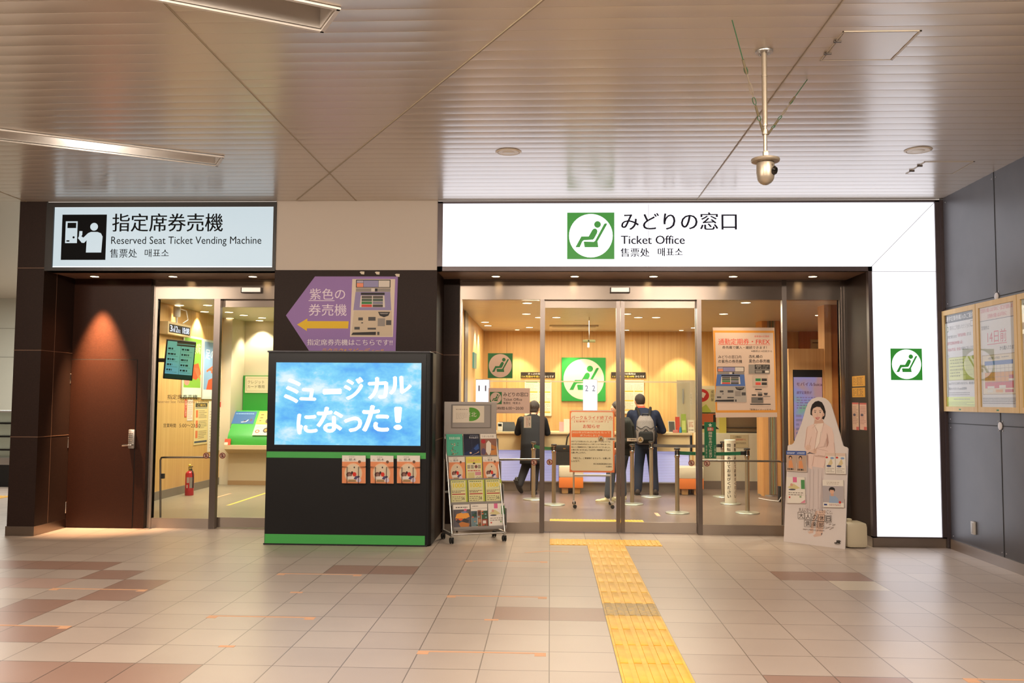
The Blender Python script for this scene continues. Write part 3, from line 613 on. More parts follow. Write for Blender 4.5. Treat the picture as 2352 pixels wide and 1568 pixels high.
# ================================================================== lamp slots in the ceiling
SLOTW = mat('slot_white', '#d5cfc8', 0.35)
for k, (p0, wd, ln) in enumerate(SLOTS):
    t = thing('linear_ceiling_light', ('long recessed ceiling light with a glowing lamp, above the left sign', 'long recessed ceiling light cut off by the top edge of the view')[k], 'ceiling light', (p0[0], p0[1], CZ), 0, 'recessed slot lights')
    D3, N3 = np.array([*DIR, 0]), np.array([*NRM, 0]); C = np.array([p0[0], p0[1], CZ]); h = 0.30
    g = G(); m = C+D3*ln/2
    for off, nn in ((0.0, 1), (wd, -1)):
        g.obox(m+N3*(off-0.006*nn)+np.array([0, 0, h/2]), D3, N3, (0, 0, 1), ln/2, 0.006, h/2, SLOTW)
    for off in (0.0, ln): g.obox(C+D3*off+N3*wd/2+np.array([0, 0, h/2]), D3, N3, (0, 0, 1), 0.006, wd/2, h/2, SLOTW)
    g.obox(m+N3*wd/2+np.array([0, 0, h]), D3, N3, (0, 0, 1), ln/2, wd/2, 0.006, SLOTW); g.build('housing', t)
    g = G()
    for off, sg in ((0.0, 1), (wd, -1)): g.obox(m+N3*(off-0.012*sg)+np.array([0, 0, -0.012]), D3, N3, (0, 0, 1), ln/2+0.02, 0.012, 0.006, SLOTW)
    for off, sg in ((0.0, 1), (ln, -1)): g.obox(C+D3*(off-0.012*sg)+N3*wd/2+np.array([0, 0, -0.012]), D3, N3, (0, 0, 1), 0.012, wd/2+0.02, 0.006, SLOTW)
    g.build('rim', t)
    s0 = (0.72, 1.9)[k]; g = G(); a = C+D3*s0+N3*wd*0.35+np.array([0, 0, h-0.04]); g.tube([a, a+D3*0.7], 0.016, lit('#fff2e2', (5, 3)[k]), 10); g.build('lamp_tube', t)
    if k == 0: lamp('slot_lamp', 'AREA', tuple(a+D3*0.35-np.array([0, 0, 0.03])), 7, (1.0, 0.9, 0.8), t, 0.7, 0.06, aim=(0.1, 0.5, -1))
# ================================================================== ceiling hatches
for x0, x1, y0, y1, lab in ((1.76, 2.23, 5.42, 5.89, 'square ceiling access hatch beside the hanging camera'), (3.47, 3.93, 8.45, 8.90, 'square ceiling access hatch near the grey wall corner')):
    t = thing('ceiling_hatch', lab, 'hatch', ((x0+x1)/2, (y0+y1)/2, CZ))
    g = G(); z0, z1 = CZ-0.011, CZ-0.004; hm = mat('hatch_trim', '#c2b6a3', 0.4, 0.1)
    for q in ((x0, x1, y0, y0+0.007), (x0, x1, y1-0.007, y1), (x0, x0+0.007, y0, y1), (x1-0.014, x1, y0, y1)): g.box(*q, CZ-0.0055, CZ-0.002, hm)
    g.build('frame', t); g = G(); g.box(x0+0.014, x1-0.022, y0+0.014, y1-0.014, CZ-0.0045, CZ-0.002, CEIL); g.build('panel', t)
    for f in (0.3, 0.72):
        g = G(); yy = y0+(y1-y0)*f; g.box(x0-0.012, x0+0.035, yy-0.007, yy+0.007, CZ-0.014, CZ-0.004, mat('latch_dark', '#4a3f36', 0.5)); g.box(x0-0.004, x0+0.006, yy-0.02, yy+0.02, CZ-0.012, CZ-0.004, mat('latch_dark', '#4a3f36')); g.build('latch', t)
# ================================================================== hanging dome camera
q = FL(1755, 117, CZ); X, Y = q[0], q[1]
t = thing('dome_camera', 'champagne dome camera hanging on a pole from the slatted ceiling', 'security camera', (X, Y, 2.92))
g = G(); g.lathe([(0.054, CZ-0.012), (0.056, CZ-0.008), (0.056, CZ-0.002), (0.03, CZ)], (X, Y, 0), ALU, 28)
for i in range(4): g.lathe([(0.007, CZ-0.02), (0.007, CZ-0.012)], (X+0.04*math.cos(i*1.57+0.5), Y+0.04*math.sin(i*1.57+0.5), 0), ALU, 8)
g.build('ceiling_flange', t)
g = G(); g.lathe([(0.0165, 3.30), (0.0175, 3.31), (0.0165, 3.32), (0.0165, CZ-0.01)], (X, Y, 0), BRONZE, 16); g.lathe([(0.012, 3.09), (0.012, 3.30)], (X, Y, 0), BRONZE, 14); g.lathe([(0.02, 3.245), (0.02, 3.275)], (X, Y, 0), BRONZE, 14); g.lathe([(0.019, 3.62), (0.019, 3.63)], (X, Y, 0), BRONZE, 14); g.box(X-0.014, X+0.016, Y-0.016, Y+0.016, 3.10, 3.14, BRONZE, 0.004); g.build('pole', t)
g = G(); g.lathe([(0.02, 3.10), (0.06, 3.097), (0.088, 3.088), (0.09, 3.078), (0.086, 3.07), (0.06, 3.066)], (X, Y, 0), BRONZE, 32); g.build('mounting_plate', t)
g = G(); g.lathe([(0.052, 3.067), (0.056, 3.05), (0.057, 3.0), (0.054, 2.975)] + [(0.054*math.cos(a), 2.975-0.054*math.sin(a)) for a in (0.3, 0.6, 0.9, 1.2, 1.45)], (X, Y, 0), BRONZE, 32); H = g.build('dome_housing', t)
g = G(); ax = (0.72, -0.55, -0.25); g.lathe([(0.0, 0.0), (0.022, 0.014), (0.03, 0.0)][::-1], (X+0.045, Y-0.036, 3.005), mat('dark_lens', '#1a1816', 0.12), 20, ax); g.build('lens', H)
g = G(); g.tube([(X+0.030+0.0*i, Y-0.047+0.004*i, 3.045-0.013*i) for i in range(8)], 0.0045, mat('dark_slot', '#4a4036', 0.5), 6); g.build('slot', H)
def stay(a, b, lab):
    a, b = np.array(a), np.array(b); g = G(); L = lambda s: a+(b-a)*s
    gw = mat('green_wire', '#2f5a3c', 0.5); g.tube([L(0), L(0.34)], 0.0032, gw, 6); g.tube([L(0.34), L(0.46)], 0.008, mat('wire_clamp', '#8a8068', 0.5, 0.6), 8); g.tube([L(0.46), L(0.47), L(0.56), L(0.57)], 0.004, BRONZE, 6)
    ax = (b-a)/np.linalg.norm(b-a); sd = np.cross(ax, (0, 0, 1)); sd /= np.linalg.norm(sd)
    for s0, s1, mt in ((0.40, 0.47, gw), (0.54, 0.66, BRONZE), (0.68, 0.75, gw), (0.85, 0.9, gw)):
        m = L((s0+s1)/2); ln = np.linalg.norm(b-a)*(s1-s0)/2
        g.tube([m+ax*ln*math.cos(k*0.5236)+sd*0.010*math.sin(k*0.5236) for k in range(12)], 0.0028, mt, 5, True)
    g.tube([L(0.76), L(0.85)], 0.008, mat('wire_clamp', '#8a8068'), 8); g.tube([L(0.66), L(0.68)], 0.003, BRONZE, 5); g.tube([L(0.9), L(1)], 0.007, mat('wire_clamp', '#8a8068'), 8); g.tube([L(0.56), L(0.66)], 0.002, BRONZE, 5)
    return tag(g.build('stay_wire'), lab, 'wire')
stay((1.06, 5.24, CZ), (X-0.018, Y-0.01, 3.265), 'longer green stay wire with turnbuckle, on the left of the camera pole'); stay((1.78, 6.25, CZ), (X+0.02, Y+0.01, 3.25), 'shorter green stay wire with turnbuckle, on the right of the camera pole')
# ================================================================== printed covers (units of each cover's own box)
def d_fruit(c, x0, y0, x1, y1):
    X = lambda a: x0+(a-75)/615*(x1-x0); Yv = lambda b: y0+(b-180)/740*(y1-y0); sx, sy = (x1-x0)/615, (y1-y0)/740
    e = lambda a, b, p, q, m: c.ell(X(a), Yv(b), p*sx, q*sy, ink(m), 20)
    c.rect(x0, Yv(345), x1, y1, ink('#d98c62')); e(370, 650, 235, 270, '#e3b491'); e(370, 660, 215, 250, '#d3c2a9'); c.rect(x0, Yv(880), x1, y1, ink('#d98c62'))
    c.text('栃木', X(258), Yv(250), X(445), Yv(328), ink('#2b2624')); c.text('几', X(135), Yv(280), X(180), Yv(325), ink('#2b2624')); c.text('し', X(190), Yv(285), X(220), Yv(322), ink('#2b2624')); c.rows(X(250), Yv(205), X(410), Yv(230), 1, ink('#7d7570'), 0.5, 2)
    e(530, 345, 38, 40, '#6d5040'); e(395, 495, 18, 24, '#3b2c2a')
    e(262, 690, 75, 70, '#6e4540'); e(270, 700, 40, 45, '#8d6a5e'); e(340, 640, 30, 40, '#3f2b2c'); e(402, 680, 50, 58, '#c9362d')
    c.poly([(X(185), Yv(745)), (X(300), Yv(730)), (X(420), Yv(750)), (X(440), Yv(800)), (X(210), Yv(810))], ink('#d8d2cc')); c.poly([(X(380), Yv(800)), (X(430), Yv(725)), (X(530), Yv(720)), (X(540), Yv(745)), (X(450), Yv(820))], ink('#4f4668'))
    c.poly([(X(245), Yv(825)), (X(440), Yv(820)), (X(440), Yv(885)), (X(235), Yv(885))], ink('#9c7f5c')); e(515, 830, 62, 62, '#cdbfd0')
def d_mint(c, x0, y0, x1, y1):
    W, H = x1-x0, y1-y0; c.rect(x0, y0, x1, y1, ink('#4fae92')); c.text('青春夏の旅路', x0+.18*W, y0+.12*H, x0+.85*W, y0+.23*H, ink('#d9e6dc')); c.rect(x0+.05*W, y0+.27*H, x1-.05*W, y0+.275*H, ink('#3f8f78'))
    rd = random.Random(4)
    for i in range(26): c.ell(x0+W*(.25+.55*rd.random()), y0+H*(.38+.5*rd.random()), W*.035, H*.022, ink(rd.choice(('#b8a58a', '#8a7d6c', '#5f6f62', '#c7bda6', '#a9785f'))), 9)
def d_night(c, x0, y0, x1, y1):
    W, H = x1-x0, y1-y0; c.rect(x0, y0, x1, y1, ink('#1d2138')); c.rect(x0, y0, x1, y0+.2*H, ink('#191a2b')); c.text('冬のSL紀行', x0+.35*W, y0+.1*H, x1-.06*W, y0+.2*H, ink('#cfd0d8')); c.rows(x0+.4*W, y0+.04*H, x1-.06*W, y0+.08*H, 1, ink('#8a8d9c'), .5, 1)
    c.poly([(x0, y1), (x0, y0+.8*H), (x0+.4*W, y0+.7*H), (x0+.75*W, y0+.45*H), (x1, y0+.4*H), (x1, y1)], ink('#202b52')); c.poly([(x0+.62*W, y0+.62*H), (x1-.1*W, y0+.42*H), (x1-.04*W, y0+.62*H), (x0+.75*W, y0+.7*H)], ink('#31508f'))
    c.poly([(x0+.3*W, y1-.05*H), (x0+.8*W, y0+.8*H), (x1-.04*W, y0+.72*H), (x1-.08*W, y0+.79*H)], ink('#b9977c')); c.ell(x0+.42*W, y0+.8*H, .07*W, .035*H, ink('#e8c9a8')); c.line(x0+.5*W, y0+.22*H, x0+.52*W, y0+.6*H, .008*W, ink('#4a5068'))
def d_food(c, x0, y0, x1, y1):
    W, H = x1-x0, y1-y0; c.rect(x0, y0+.2*H, x1, y1, ink('#8a6254')); c.text('うまいもの旅', x0+.08*W, y0+.06*H, x1-.15*W, y0+.15*H, ink('#7a6f68')); c.ell(x0+.18*W, y0+.32*H, .14*W, .09*H, ink('#a92f3a'))
    c.poly([(x0+.35*W, y0+.4*H), (x0+.5*W, y0+.28*H), (x0+.66*W, y0+.4*H), (x0+.64*W, y0+.75*H), (x0+.5*W, y0+.95*H), (x0+.32*W, y0+.75*H)], ink('#d8d0c4')); c.poly([(x0+.66*W, y0+.45*H), (x1, y0+.55*H), (x1, y0+.68*H), (x0+.66*W, y0+.62*H)], ink('#b7763f')); c.poly([(x0+.62*W, y0+.72*H), (x1, y0+.66*H), (x1, y1), (x0+.6*W, y1)], ink('#c4834a')); c.ell(x0+.16*W, y0+.75*H, .14*W, .14*H, ink('#5a4d6a'))
def d_lemon(c, x0, y0, x1, y1):
    W, H = x1-x0, y1-y0; c.rect(x0, y0, x1, y1, ink('#d8cc5a')); c.rect(x0+.06*W, y0+.27*H, x1-.06*W, y1-.03*H, ink('#d8d0b0')); c.text('ひなめぐり', x0+.12*W, y0+.1*H, x1-.14*W, y0+.22*H, ink('#d97a8c'), .012); c.ell(x0+.5*W, y0+.28*H, .08*W, .035*H, ink('#3d362f'))
    for i in range(3):
        for a in (.08, .3, .74): c.rect(x0+a*W, y0+(.36+.05*i)*H, x0+(a+.17)*W, y0+(.385+.05*i)*H, ink('#4d4640'))
    c.ell(x0+.62*W, y0+.42*H, .09*W, .07*H, ink('#7a4b45')); c.rows(x0+.1*W, y0+.55*H, x1-.1*W, y0+.62*H, 1, ink('#c0504a'), .5, 5); c.rect(x0+.55*W, y0+.64*H, x1-.08*W, y0+.78*H, ink('#c98a95')); c.ring(x0+.68*W, y0+.88*H, .06*W, .015*W, ink('#5a534a')); c.ring(x0+.86*W, y0+.88*H, .06*W, .015*W, ink('#4a433a')); c.rect(x0+.1*W, y0+.66*H, x0+.5*W, y0+.95*H, ink('#cabd84'))
def d_lime(c, x0, y0, x1, y1):
    W, H = x1-x0, y1-y0; c.rect(x0, y0, x1, y1, ink('#a9b840')); c.rect(x0+.02*W, y0+.02*H, x1-.1*W, y1, ink('#d4cf9c')); c.rows(x0+.08*W, y0+.04*H, x1-.2*W, y0+.1*H, 1, ink('#5d7a4a'), .5, 3); c.text('1000', x0+.14*W, y0+.13*H, x1-.2*W, y0+.31*H, ink('#d4c12e'), .03)
    c.poly([(x0+.05*W, y0+.38*H), (x0+.5*W, y0+.36*H), (x1-.12*W, y0+.28*H), (x1-.12*W, y0+.31*H), (x0+.5*W, y0+.385*H)], ink('#b9c6a0')); c.rect(x0+.06*W, y0+.56*H, x1-.14*W, y0+.6*H, ink('#a8383c')); c.rows(x0+.06*W, y0+.42*H, x1-.16*W, y0+.53*H, 2, ink('#6b5a55'), .5, 8); c.rows(x0+.06*W, y0+.65*H, x1-.16*W, y0+.96*H, 4, ink('#77705a'), .35, 9); c.text('56', x0+.62*W, y0+.68*H, x1-.18*W, y0+.82*H, ink('#4d473e'), .01)
def d_sunset(c, x0, y0, x1, y1):
    W, H = x1-x0, y1-y0; c.rect(x0, y0+.2*H, x1, y1, ink('#5a565c')); c.rows(x0+.15*W, y0+.08*H, x1-.15*W, y0+.15*H, 1, ink('#55504d'), .6, 4)
    P2 = lambda *q: [(x0+a*W, y0+b*H) for a, b in q]
    c.poly(P2((.1, .55), (.2, .38), (.5, .33), (.9, .36), (.98, .5), (.7, .58)), ink('#e09a45')); c.poly(P2((.1, .6), (.5, .55), (.55, .62), (.3, .68)), ink('#d8622f')); c.poly(P2((.12, .68), (.25, .58), (.42, .66), (.3, .76)), ink('#3f3a3c')); c.poly(P2((.48, .68), (.66, .56), (.95, .66), (.8, .76)), ink('#3f3c3f')); c.poly(P2((.3, .76), (.5, .7), (.95, .78), (.9, .9), (.55, .98), (.4, .9)), ink('#b5743f')); c.ell(x0+.72*W, y0+.22*H, .1*W, .05*H, ink('#d0708a'), 14); c.poly(P2((.45, .3), (.7, .27), (.9, .33), (.55, .36)), ink('#7a86a8'))
def d_collage(c, x0, y0, x1, y1):
    W, H = x1-x0, y1-y0; c.rows(x0+.1*W, y0+.06*H, x0+.45*W, y0+.11*H, 1, ink('#5a5654'), .6, 4); c.rect(x0, y0+.16*H, x1, y0+.18*H, ink('#b7afa8'))
    for a, b, d, e, m in ((0, .28, .38, .55, '#4a5a62'), (0, .55, .38, .9, '#6a7f86'), (.4, .25, .62, .95, '#8a5f48'), (.64, .28, 1, .62, '#3f5a48'), (.64, .62, 1, .92, '#8a4a3c'), (.42, .3, .6, .45, '#5d4036'), (.1, .4, .3, .5, '#2f4a3c'), (.7, .68, .9, .8, '#d8d0c8'), (.44, .62, .58, .75, '#b98a6a')): c.rect(x0+a*W, y0+b*H, x0+d*W, y0+e*H, ink(m))
    rd = random.Random(9)
    for i in range(16): c.ell(x0+W*rd.random()*.9+.05*W, y0+H*(.3+.6*rd.random()), W*.06, H*.03, ink(rd.choice(('#3f5f44', '#7f9aa0', '#a98a6c', '#c46a4a', '#2f3c3a'))), 9)
def d_white(c, x0, y0, x1, y1):
    W, H = x1-x0, y1-y0; c.rect(x0+.36*W, y0, x0+.58*W, y0+.2*H, ink('#cf6a92')); c.rect(x0+.8*W, y0+.1*H, x1, y0+.45*H, ink('#4f8a54')); c.poly([(x0+.05*W, y0+.4*H), (x0+.4*W, y0+.25*H), (x0+.75*W, y0+.42*H), (x0+.4*W, y0+.48*H)], ink('#c9bd8c')); c.ell(x0+.3*W, y0+.48*H, .2*W, .03*H, ink('#4a4a5c'), 14); c.ell(x0+.28*W, y0+.3*H, .08*W, .06*H, ink('#c99a86'), 12); c.rows(x0+.1*W, y0+.56*H, x1-.1*W, y0+.72*H, 2, ink('#8a8078'), .4, 6); c.ell(x0+.15*W, y0+.78*H, .05*W, .035*H, ink('#c0483f'), 12); c.poly([(x0+.7*W, y1), (x1, y0+.85*H), (x1, y1)], ink('#cf7f95')); c.ell(x0+.75*W, y0+.75*H, .06*W, .04*H, ink('#8aa07a'), 12)
def d_womanblue(c, x0, y0, x1, y1):
    W, H = x1-x0, y1-y0; c.rect(x0, y0, x1, y0+.2*H, ink('#2f4f9a')); c.rows(x0+.1*W, y0+.05*H, x1-.1*W, y0+.16*H, 2, ink('#c9d0e0'), .6, 2); c.rect(x0, y0+.2*H, x1, y1, ink('#b39a88')); c.ell(x0+.42*W, y0+.34*H, .17*W, .1*H, ink('#2d2422'), 14); c.ell(x0+.42*W, y0+.37*H, .11*W, .07*H, ink('#cf9f84'), 12); c.poly([(x0+.25*W, y0+.5*H), (x0+.55*W, y0+.46*H), (x0+.7*W, y0+.85*H), (x0+.2*W, y0+.85*H)], ink('#d18f62')); c.rows(x0+.1*W, y0+.86*H, x1-.3*W, y0+.97*H, 1, ink('#3a3430'), .7, 2)
def d_trip(c, x0, y0, x1, y1):
    W, H = x1-x0, y1-y0; c.rect(x0, y0, x1, y0+.15*H, ink('#d3bcae')); c.ell(x0+.15*W, y0+.22*H, .13*W, .05*H, ink('#c03f36'), 14); c.poly([(x0+.2*W, y0+.6*H), (x0+.6*W, y0+.25*H), (x0+.75*W, y0+.5*H), (x0+.5*W, y0+.65*H)], ink('#cdbb92')); c.ell(x0+.7*W, y0+.25*H, .2*W, .05*H, ink('#7f9ac0'), 14); c.ell(x0+.35*W, y0+.64*H, .25*W, .05*H, ink('#3f4a72'), 14); c.rows(x0+.1*W, y0+.72*H, x1-.1*W, y0+.95*H, 3, ink('#a39a90'), .4, 3)
def d_portrait(c, x0, y0, x1, y1):
    W, H = x1-x0, y1-y0; c.rect(x0, y0+.22*H, x1, y1-.17*H, ink('#a9a2a6')); c.rows(x0+.2*W, y0+.06*H, x1-.2*W, y0+.18*H, 2, ink('#b7ada4'), .5, 2); c.ell(x0+.45*W, y0+.36*H, .15*W, .1*H, ink('#241f20'), 18); c.ell(x0+.45*W, y0+.42*H, .105*W, .095*H, ink('#d1a68e'), 18); c.poly([(x0+.34*W, y0+.36*H), (x0+.45*W, y0+.31*H), (x0+.57*W, y0+.36*H), (x0+.5*W, y0+.37*H)], ink('#241f20')); c.poly([(x0+.4*W, y0+.5*H), (x0+.51*W, y0+.5*H), (x0+.55*W, y0+.58*H), (x0+.38*W, y0+.58*H)], ink('#c99c84')); c.poly([(x0+.33*W, y0+.57*H), (x0+.45*W, y0+.62*H), (x0+.58*W, y0+.57*H), (x0+.74*W, y0+.68*H), (x0+.76*W, y0+.84*H), (x0+.3*W, y0+.84*H)], ink('#8fa3c0')); c.ell(x0+.82*W, y0+.81*H, .06*W, .05*H, ink('#c03f36'), 14); c.rect(x0+.05*W, y0+.88*H, x0+.2*W, y0+.94*H, ink('#3f4f86')); c.rows(x0+.3*W, y0+.87*H, x1-.15*W, y0+.95*H, 2, ink('#a8706a'), .4, 3)

# ================================================================== information display cabinet
KY = 9.65
xl, xr = P(612, 1030, KY)[0], P(981, 1030, KY)[0]; zt = P(800, 806.5, KY)[2]
t = thing('information_display', 'tall black information display cabinet with glowing blue screen and green bands', 'digital display', ((xl+xr)/2, KY+0.16, 0))
CAB = mat('cabinet_black', '#0c0d10', 0.42, spec=0.35); CABN = mat('cabinet_bezel', '#0e1119', 0.3)
g = G(); g.box(xl, xr, KY, KY+0.30, 0.015, zt-0.012, CAB); g.lathe([(0.05, 0.015), (0.05, zt-0.012)], (xr, KY+0.055, 0), CAB, 24); g.box(xr, xr+0.05, KY+0.055, KY+0.30, 0.015, zt-0.012, CAB); g.box(xl-0.012, xr+0.02, KY-0.012, KY+0.31, zt-0.014, zt+0.004, mat('cabinet_cap', '#3a3b44', 0.35), 0.004); g.box(xl-0.01, xr+0.01, KY-0.005, KY+0.3, 0, 0.016, BLACK); g.build('body', t)
a, b = P(635, 832, KY), P(966, 1023.5, KY)
g = G(); bars(g, xl+0.012, xr-0.02, P(800, 1034, KY)[2], zt-0.03, a[0]-xl-0.012, xr-0.02-b[0], zt-0.03-a[2], b[2]-P(800, 1034, KY)[2], KY-0.014, KY, CABN); g.build('bezel', t)
SCR = bpy.data.materials.new('screen_blue_cloud'); SCR.use_nodes = True; k = N(SCR); k.b.inputs['Base Color'].default_value = (0.01, 0.01, 0.012, 1); k.b.inputs['Roughness'].default_value = 0.2
f = k.noise(k.scale(k.tc, (1.0, 1.0, 1.6)), 2.2, 5, 0.6); k.l(k.ramp(f, [(0.28, '#4f96f2'), (0.42, '#66bcf8'), (0.54, '#86dafc'), (0.68, '#e4f8ff')]), k.b.inputs['Emission Color']); k.b.inputs['Emission Strength'].default_value = 1.0
c = Card([(80, 548), (850, 992)], (a[0], KY-0.004, a[2]), (b[0]-a[0], 0, 0), (0, 0, b[2]-a[2]), 0.003, SCR, eps=0.0003)
WT = lit('#ffffff', 1.5)
for s, q, r in (('ミ', (132, 640, 205, 762), 0.1), ('ュ', (213, 690, 292, 750), 0.03), ('ー', (335, 692, 425, 716), -0.03), ('ジ', (447, 632, 545, 742), -0.12), ('カ', (572, 628, 672, 740), -0.05), ('ル', (682, 622, 795, 712), -0.06), ('に', (200, 826, 300, 930), -0.06), ('な', (305, 790, 437, 922), 0.0), ('っ', (450, 842, 537, 918), 0), ('た', (545, 780, 680, 916), 0.02), ('！', (712, 788, 748, 904), 0.0)):
    for dx, dy in ((-5, 0), (5, 0), (0, -4), (0, 4)): c.text(s, q[0]+dx, q[1]+dy, q[2]+dx, q[3]+dy, WT, 0.0, r); c.k -= 1
    c.k += 1
c.build('screen', parent=t)
for y0, y1, nm in ((1038, 1052, 'green_band'), (1228, 1253, 'green_band')):
    z1, z0 = P(800, y0, KY)[2], P(800, y1, KY)[2]; g = G(); g.box(xl+0.005, xr-0.012, KY-0.004, KY, z0, z1, GREEN); g.build(nm, t)
for i, (x0, x1) in enumerate(((786, 839), (851, 903), (912, 964))):
    w3 = ('left', 'middle', 'right')[i]; cant = (0.0, 0.02, 0.006)[i]
    a, b = P(x0, 1045.5, KY-0.03), P(x1, 1110, KY-0.03)
    c = Card([(75, 180), (690, 920)], (a[0], KY-0.036, a[2]), (b[0]-a[0], 0, -cant*(b[0]-a[0])*0.5), (cant*0.12, 0.018, b[2]-a[2]), 0.016, PAPER); d_fruit(c, 75, 180, 690, 920)
    c.build('travel_brochure', 'orange fruit basket brochure, %s of three hung on the display cabinet' % w3, 'brochure', 'brochures on the display cabinet')
    t2 = thing('wire_holder', 'black wire holder around the %s brochure on the display cabinet' % w3, 'holder', ((a[0]+b[0])/2, KY, b[2]), 0, 'wire holders on the display cabinet')
    zz = P(800, 1070.5, KY)[2]; m = b[0]-a[0]; g = G()
    for s in (1, -1):
        xs, xe = (a[0], a[0]+m*0.24) if s > 0 else (b[0], b[0]-m*0.28); g.tube([(xs-0.004*s, KY, zz), (xs-0.004*s, KY-0.052, zz), (xe, KY-0.055, zz-0.001), (xe, KY-0.05, b[2]-0.004), (xe, KY, b[2]-0.006)], 0.0035, RUBBER, 6)
    g.tube([(a[0], KY-0.02, b[2]-0.006), (b[0], KY-0.02, b[2]-0.006)], 0.0035, RUBBER, 6); g.build('wire_frame', t2)
# ================================================================== purple arrow sign and tape scraps on the pillar
PU = ink('#8d6ea8', 0.5); PT = ink('#ddd0dc'); Q = lambda a, b: (640+a/8.11, 620+b/8.11)
c = cardY(659, 634.5, 914, 812, YF-0.004, 0.003, PU, units=[Q(0, 0), Q(1, 1)]) if False else None
xa, za = P(659, 634.8, YF)[0], P(800, 634.8, YF)[2]; xb, zb = P(913.2, 700, YF)[0], P(800, 812, YF)[2]
c = Card([(155, 120), (2215, 1557)], (xa, YF-0.004, za), (xb-xa, 0, 0), (0, 0, zb-za), 0.003, PU, outline=[(155, 850), (680, 120), (2215, 120), (2190, 1557), (632, 1557)])
c.text('紫色の', 588, 345, 1245, 555, PT, 0.004); c.rect(570, 566, 1052, 578, PT); c.text('券売機', 575, 635, 1280, 855, PT, 0.004)
c.poly([(365, 1020), (555, 905), (555, 955), (1320, 955), (1312, 1090), (550, 1090), (550, 1140)], ink('#d9b32c')); c.poly([(1372, 168), (2165, 168), (2140, 1245), (1348, 1245)], ink('#d3c4b2')); machine(c, 1365, 168, 2155, 1245, ink('#8d82aa'), ink('#c4b39c'))
c.text('指定席券売機はこちらです!!', 560, 1290, 2135, 1405, PT, 0.02); c.text('ラクラク&スピーディー!!', 840, 1455, 1965, 1552, ink('#d9a24a'), 0.015, 0, 0.3)
c.build('arrow_sign', 'purple arrow shaped sign pointing left, on the pillar above the display cabinet', 'sign')
for x, y, nm in ((832, 626.5, 'leftmost'), (867, 627, 'middle'), (913, 632, 'rightmost')):
    c = cardY(x-5, y-3.5, x+5, y+3.5, YF-0.002, 0.001, ink('#cfc4b0'), outline=[(x-6, y-2), (x-3, y-3.5), (x+5, y-3), (x+4.5, y+3.5), (x-2, y+3)]); c.build('tape_scrap', 'torn scrap of pale tape above the purple arrow sign, %s of the three' % nm, 'tape', 'tape scraps on the pillar')

# ================================================================== magazine rack on casters
RC = np.array([-0.842, 10.14]); RA = math.radians(21.4); RU = np.array([math.cos(RA), math.sin(RA)]); RN = np.array([-math.sin(RA), math.cos(RA)])
def RL(x, y, z): q = RC+RU*x+RN*y; return np.array([q[0], q[1], z])
U3, N3, Z3 = np.array([*RU, 0]), np.array([*RN, 0]), np.array([0, 0, 1.0])
t = thing('magazine_rack', 'silver wheeled magazine rack with four stepped rows of brochures by the pillar', 'rack', RL(0, 0, 0))
HW = 0.30
g = G()
for s in (-1, 1):
    g.tube([RL(s*HW, 0.18, 0.09), RL(s*HW, 0.18, 1.52)], 0.012, ALU, 10); g.tube([RL(s*HW, -0.19, 0.10), RL(s*HW, 0.155, 1.15)], 0.010, ALU, 10)
    g.obox(RL(s*HW, 0.0, 0.095), N3, U3, Z3, 0.20, 0.013, 0.016, ALU)
for z, yy in ((0.095, -0.17), (0.52, 0.18), (1.17, 0.18)): g.tube([RL(-HW, yy, z), RL(HW, yy, z)], 0.011, ALU, 8)
g.build('frame', t)
for sx, sy in ((-1, -1), (1, -1), (-1, 1), (1, 1)):
    g = G(); p = RL(sx*HW, sy*0.18, 0); g.tube([p+[0, 0, 0.1], p+[0, 0, 0.058]], 0.01, ALU, 8); g.obox(p+[0, 0, 0.055], U3, N3, Z3, 0.02, 0.014, 0.012, BLACK, 0.004)
    for o in (-0.013, 0.013): g.lathe([(0.008, -0.007), (0.03, -0.006), (0.032, 0), (0.03, 0.006), (0.008, 0.007)], p+U3*o+N3*0.012+[0, 0, 0.032], RUBBER, 20, U3)
    g.build('caster', t)
g = G(); g.obox(RL(0, 0.17, 1.345), U3, N3, Z3, 0.31, 0.010, 0.185, mat('header_grey', '#a39d99', 0.45), 0.006); g.build('header_panel', t)
c = Card([(60, 60), (565, 500)], RL(-0.23, 0.150, 1.50), U3*0.47, (0, 0, -0.265), 0.006, mat('frame_grey', '#9a9592', 0.45)); c.frame(60, 60, 565, 500, 14, ink('#7a7673')); hp = c.build('poster_frame', parent=t)
c = Card([(150, 230), (450, 432)], RL(-0.215, 0.1465, 1.485), U3*0.37, (0, 0, -0.19), 0.001, ink('#d8cfbf')); c.ell(320, 332, 90, 82, ink('#5a9a3c'), 36); c.text('北', 325, 305, 375, 362, ink('#e0dccb')); c.text('東', 270, 305, 318, 362, ink('#e0dccb')); c.rect(150, 230, 306, 432, ink('#dcd3c4')); c.rows(180, 265, 290, 280, 1, ink('#8f867a'), 0.5, 1); c.rows(180, 310, 295, 392, 5, ink('#a89f92'), 0.22, 2); c.build('notice_sheet', parent=hp)
tray = mat('clear_tray', '#8f8b88', 0.3)
ROWS = [(0.095, 0.905, 0.0), (0.025, 0.655, 0.018), (-0.05, 0.405, 0.032), (-0.125, 0.145, 0.05)]
MAGS = [[('mint green travel brochure with small figures', d_mint), ('dark blue night railway brochure', d_night), ('brown gourmet brochure with a white slice', d_food)],
        [('orange fruit basket brochure', d_fruit), ('yellow brochure with pink heading', d_lemon), ('orange fruit basket brochure', d_fruit)],
        [('lime green discount brochure with red line', d_lime), ('lime green discount brochure with red line', d_lime), ('lime green discount brochure with red line', d_lime)],
        [('grey brochure with orange sunset', d_sunset), ('photo collage brochure with white heading', d_collage), ('white brochure with pink tab', d_white)]]
RN_ = ('top', 'second', 'third', 'bottom'); CN_ = ('left', 'middle', 'right')
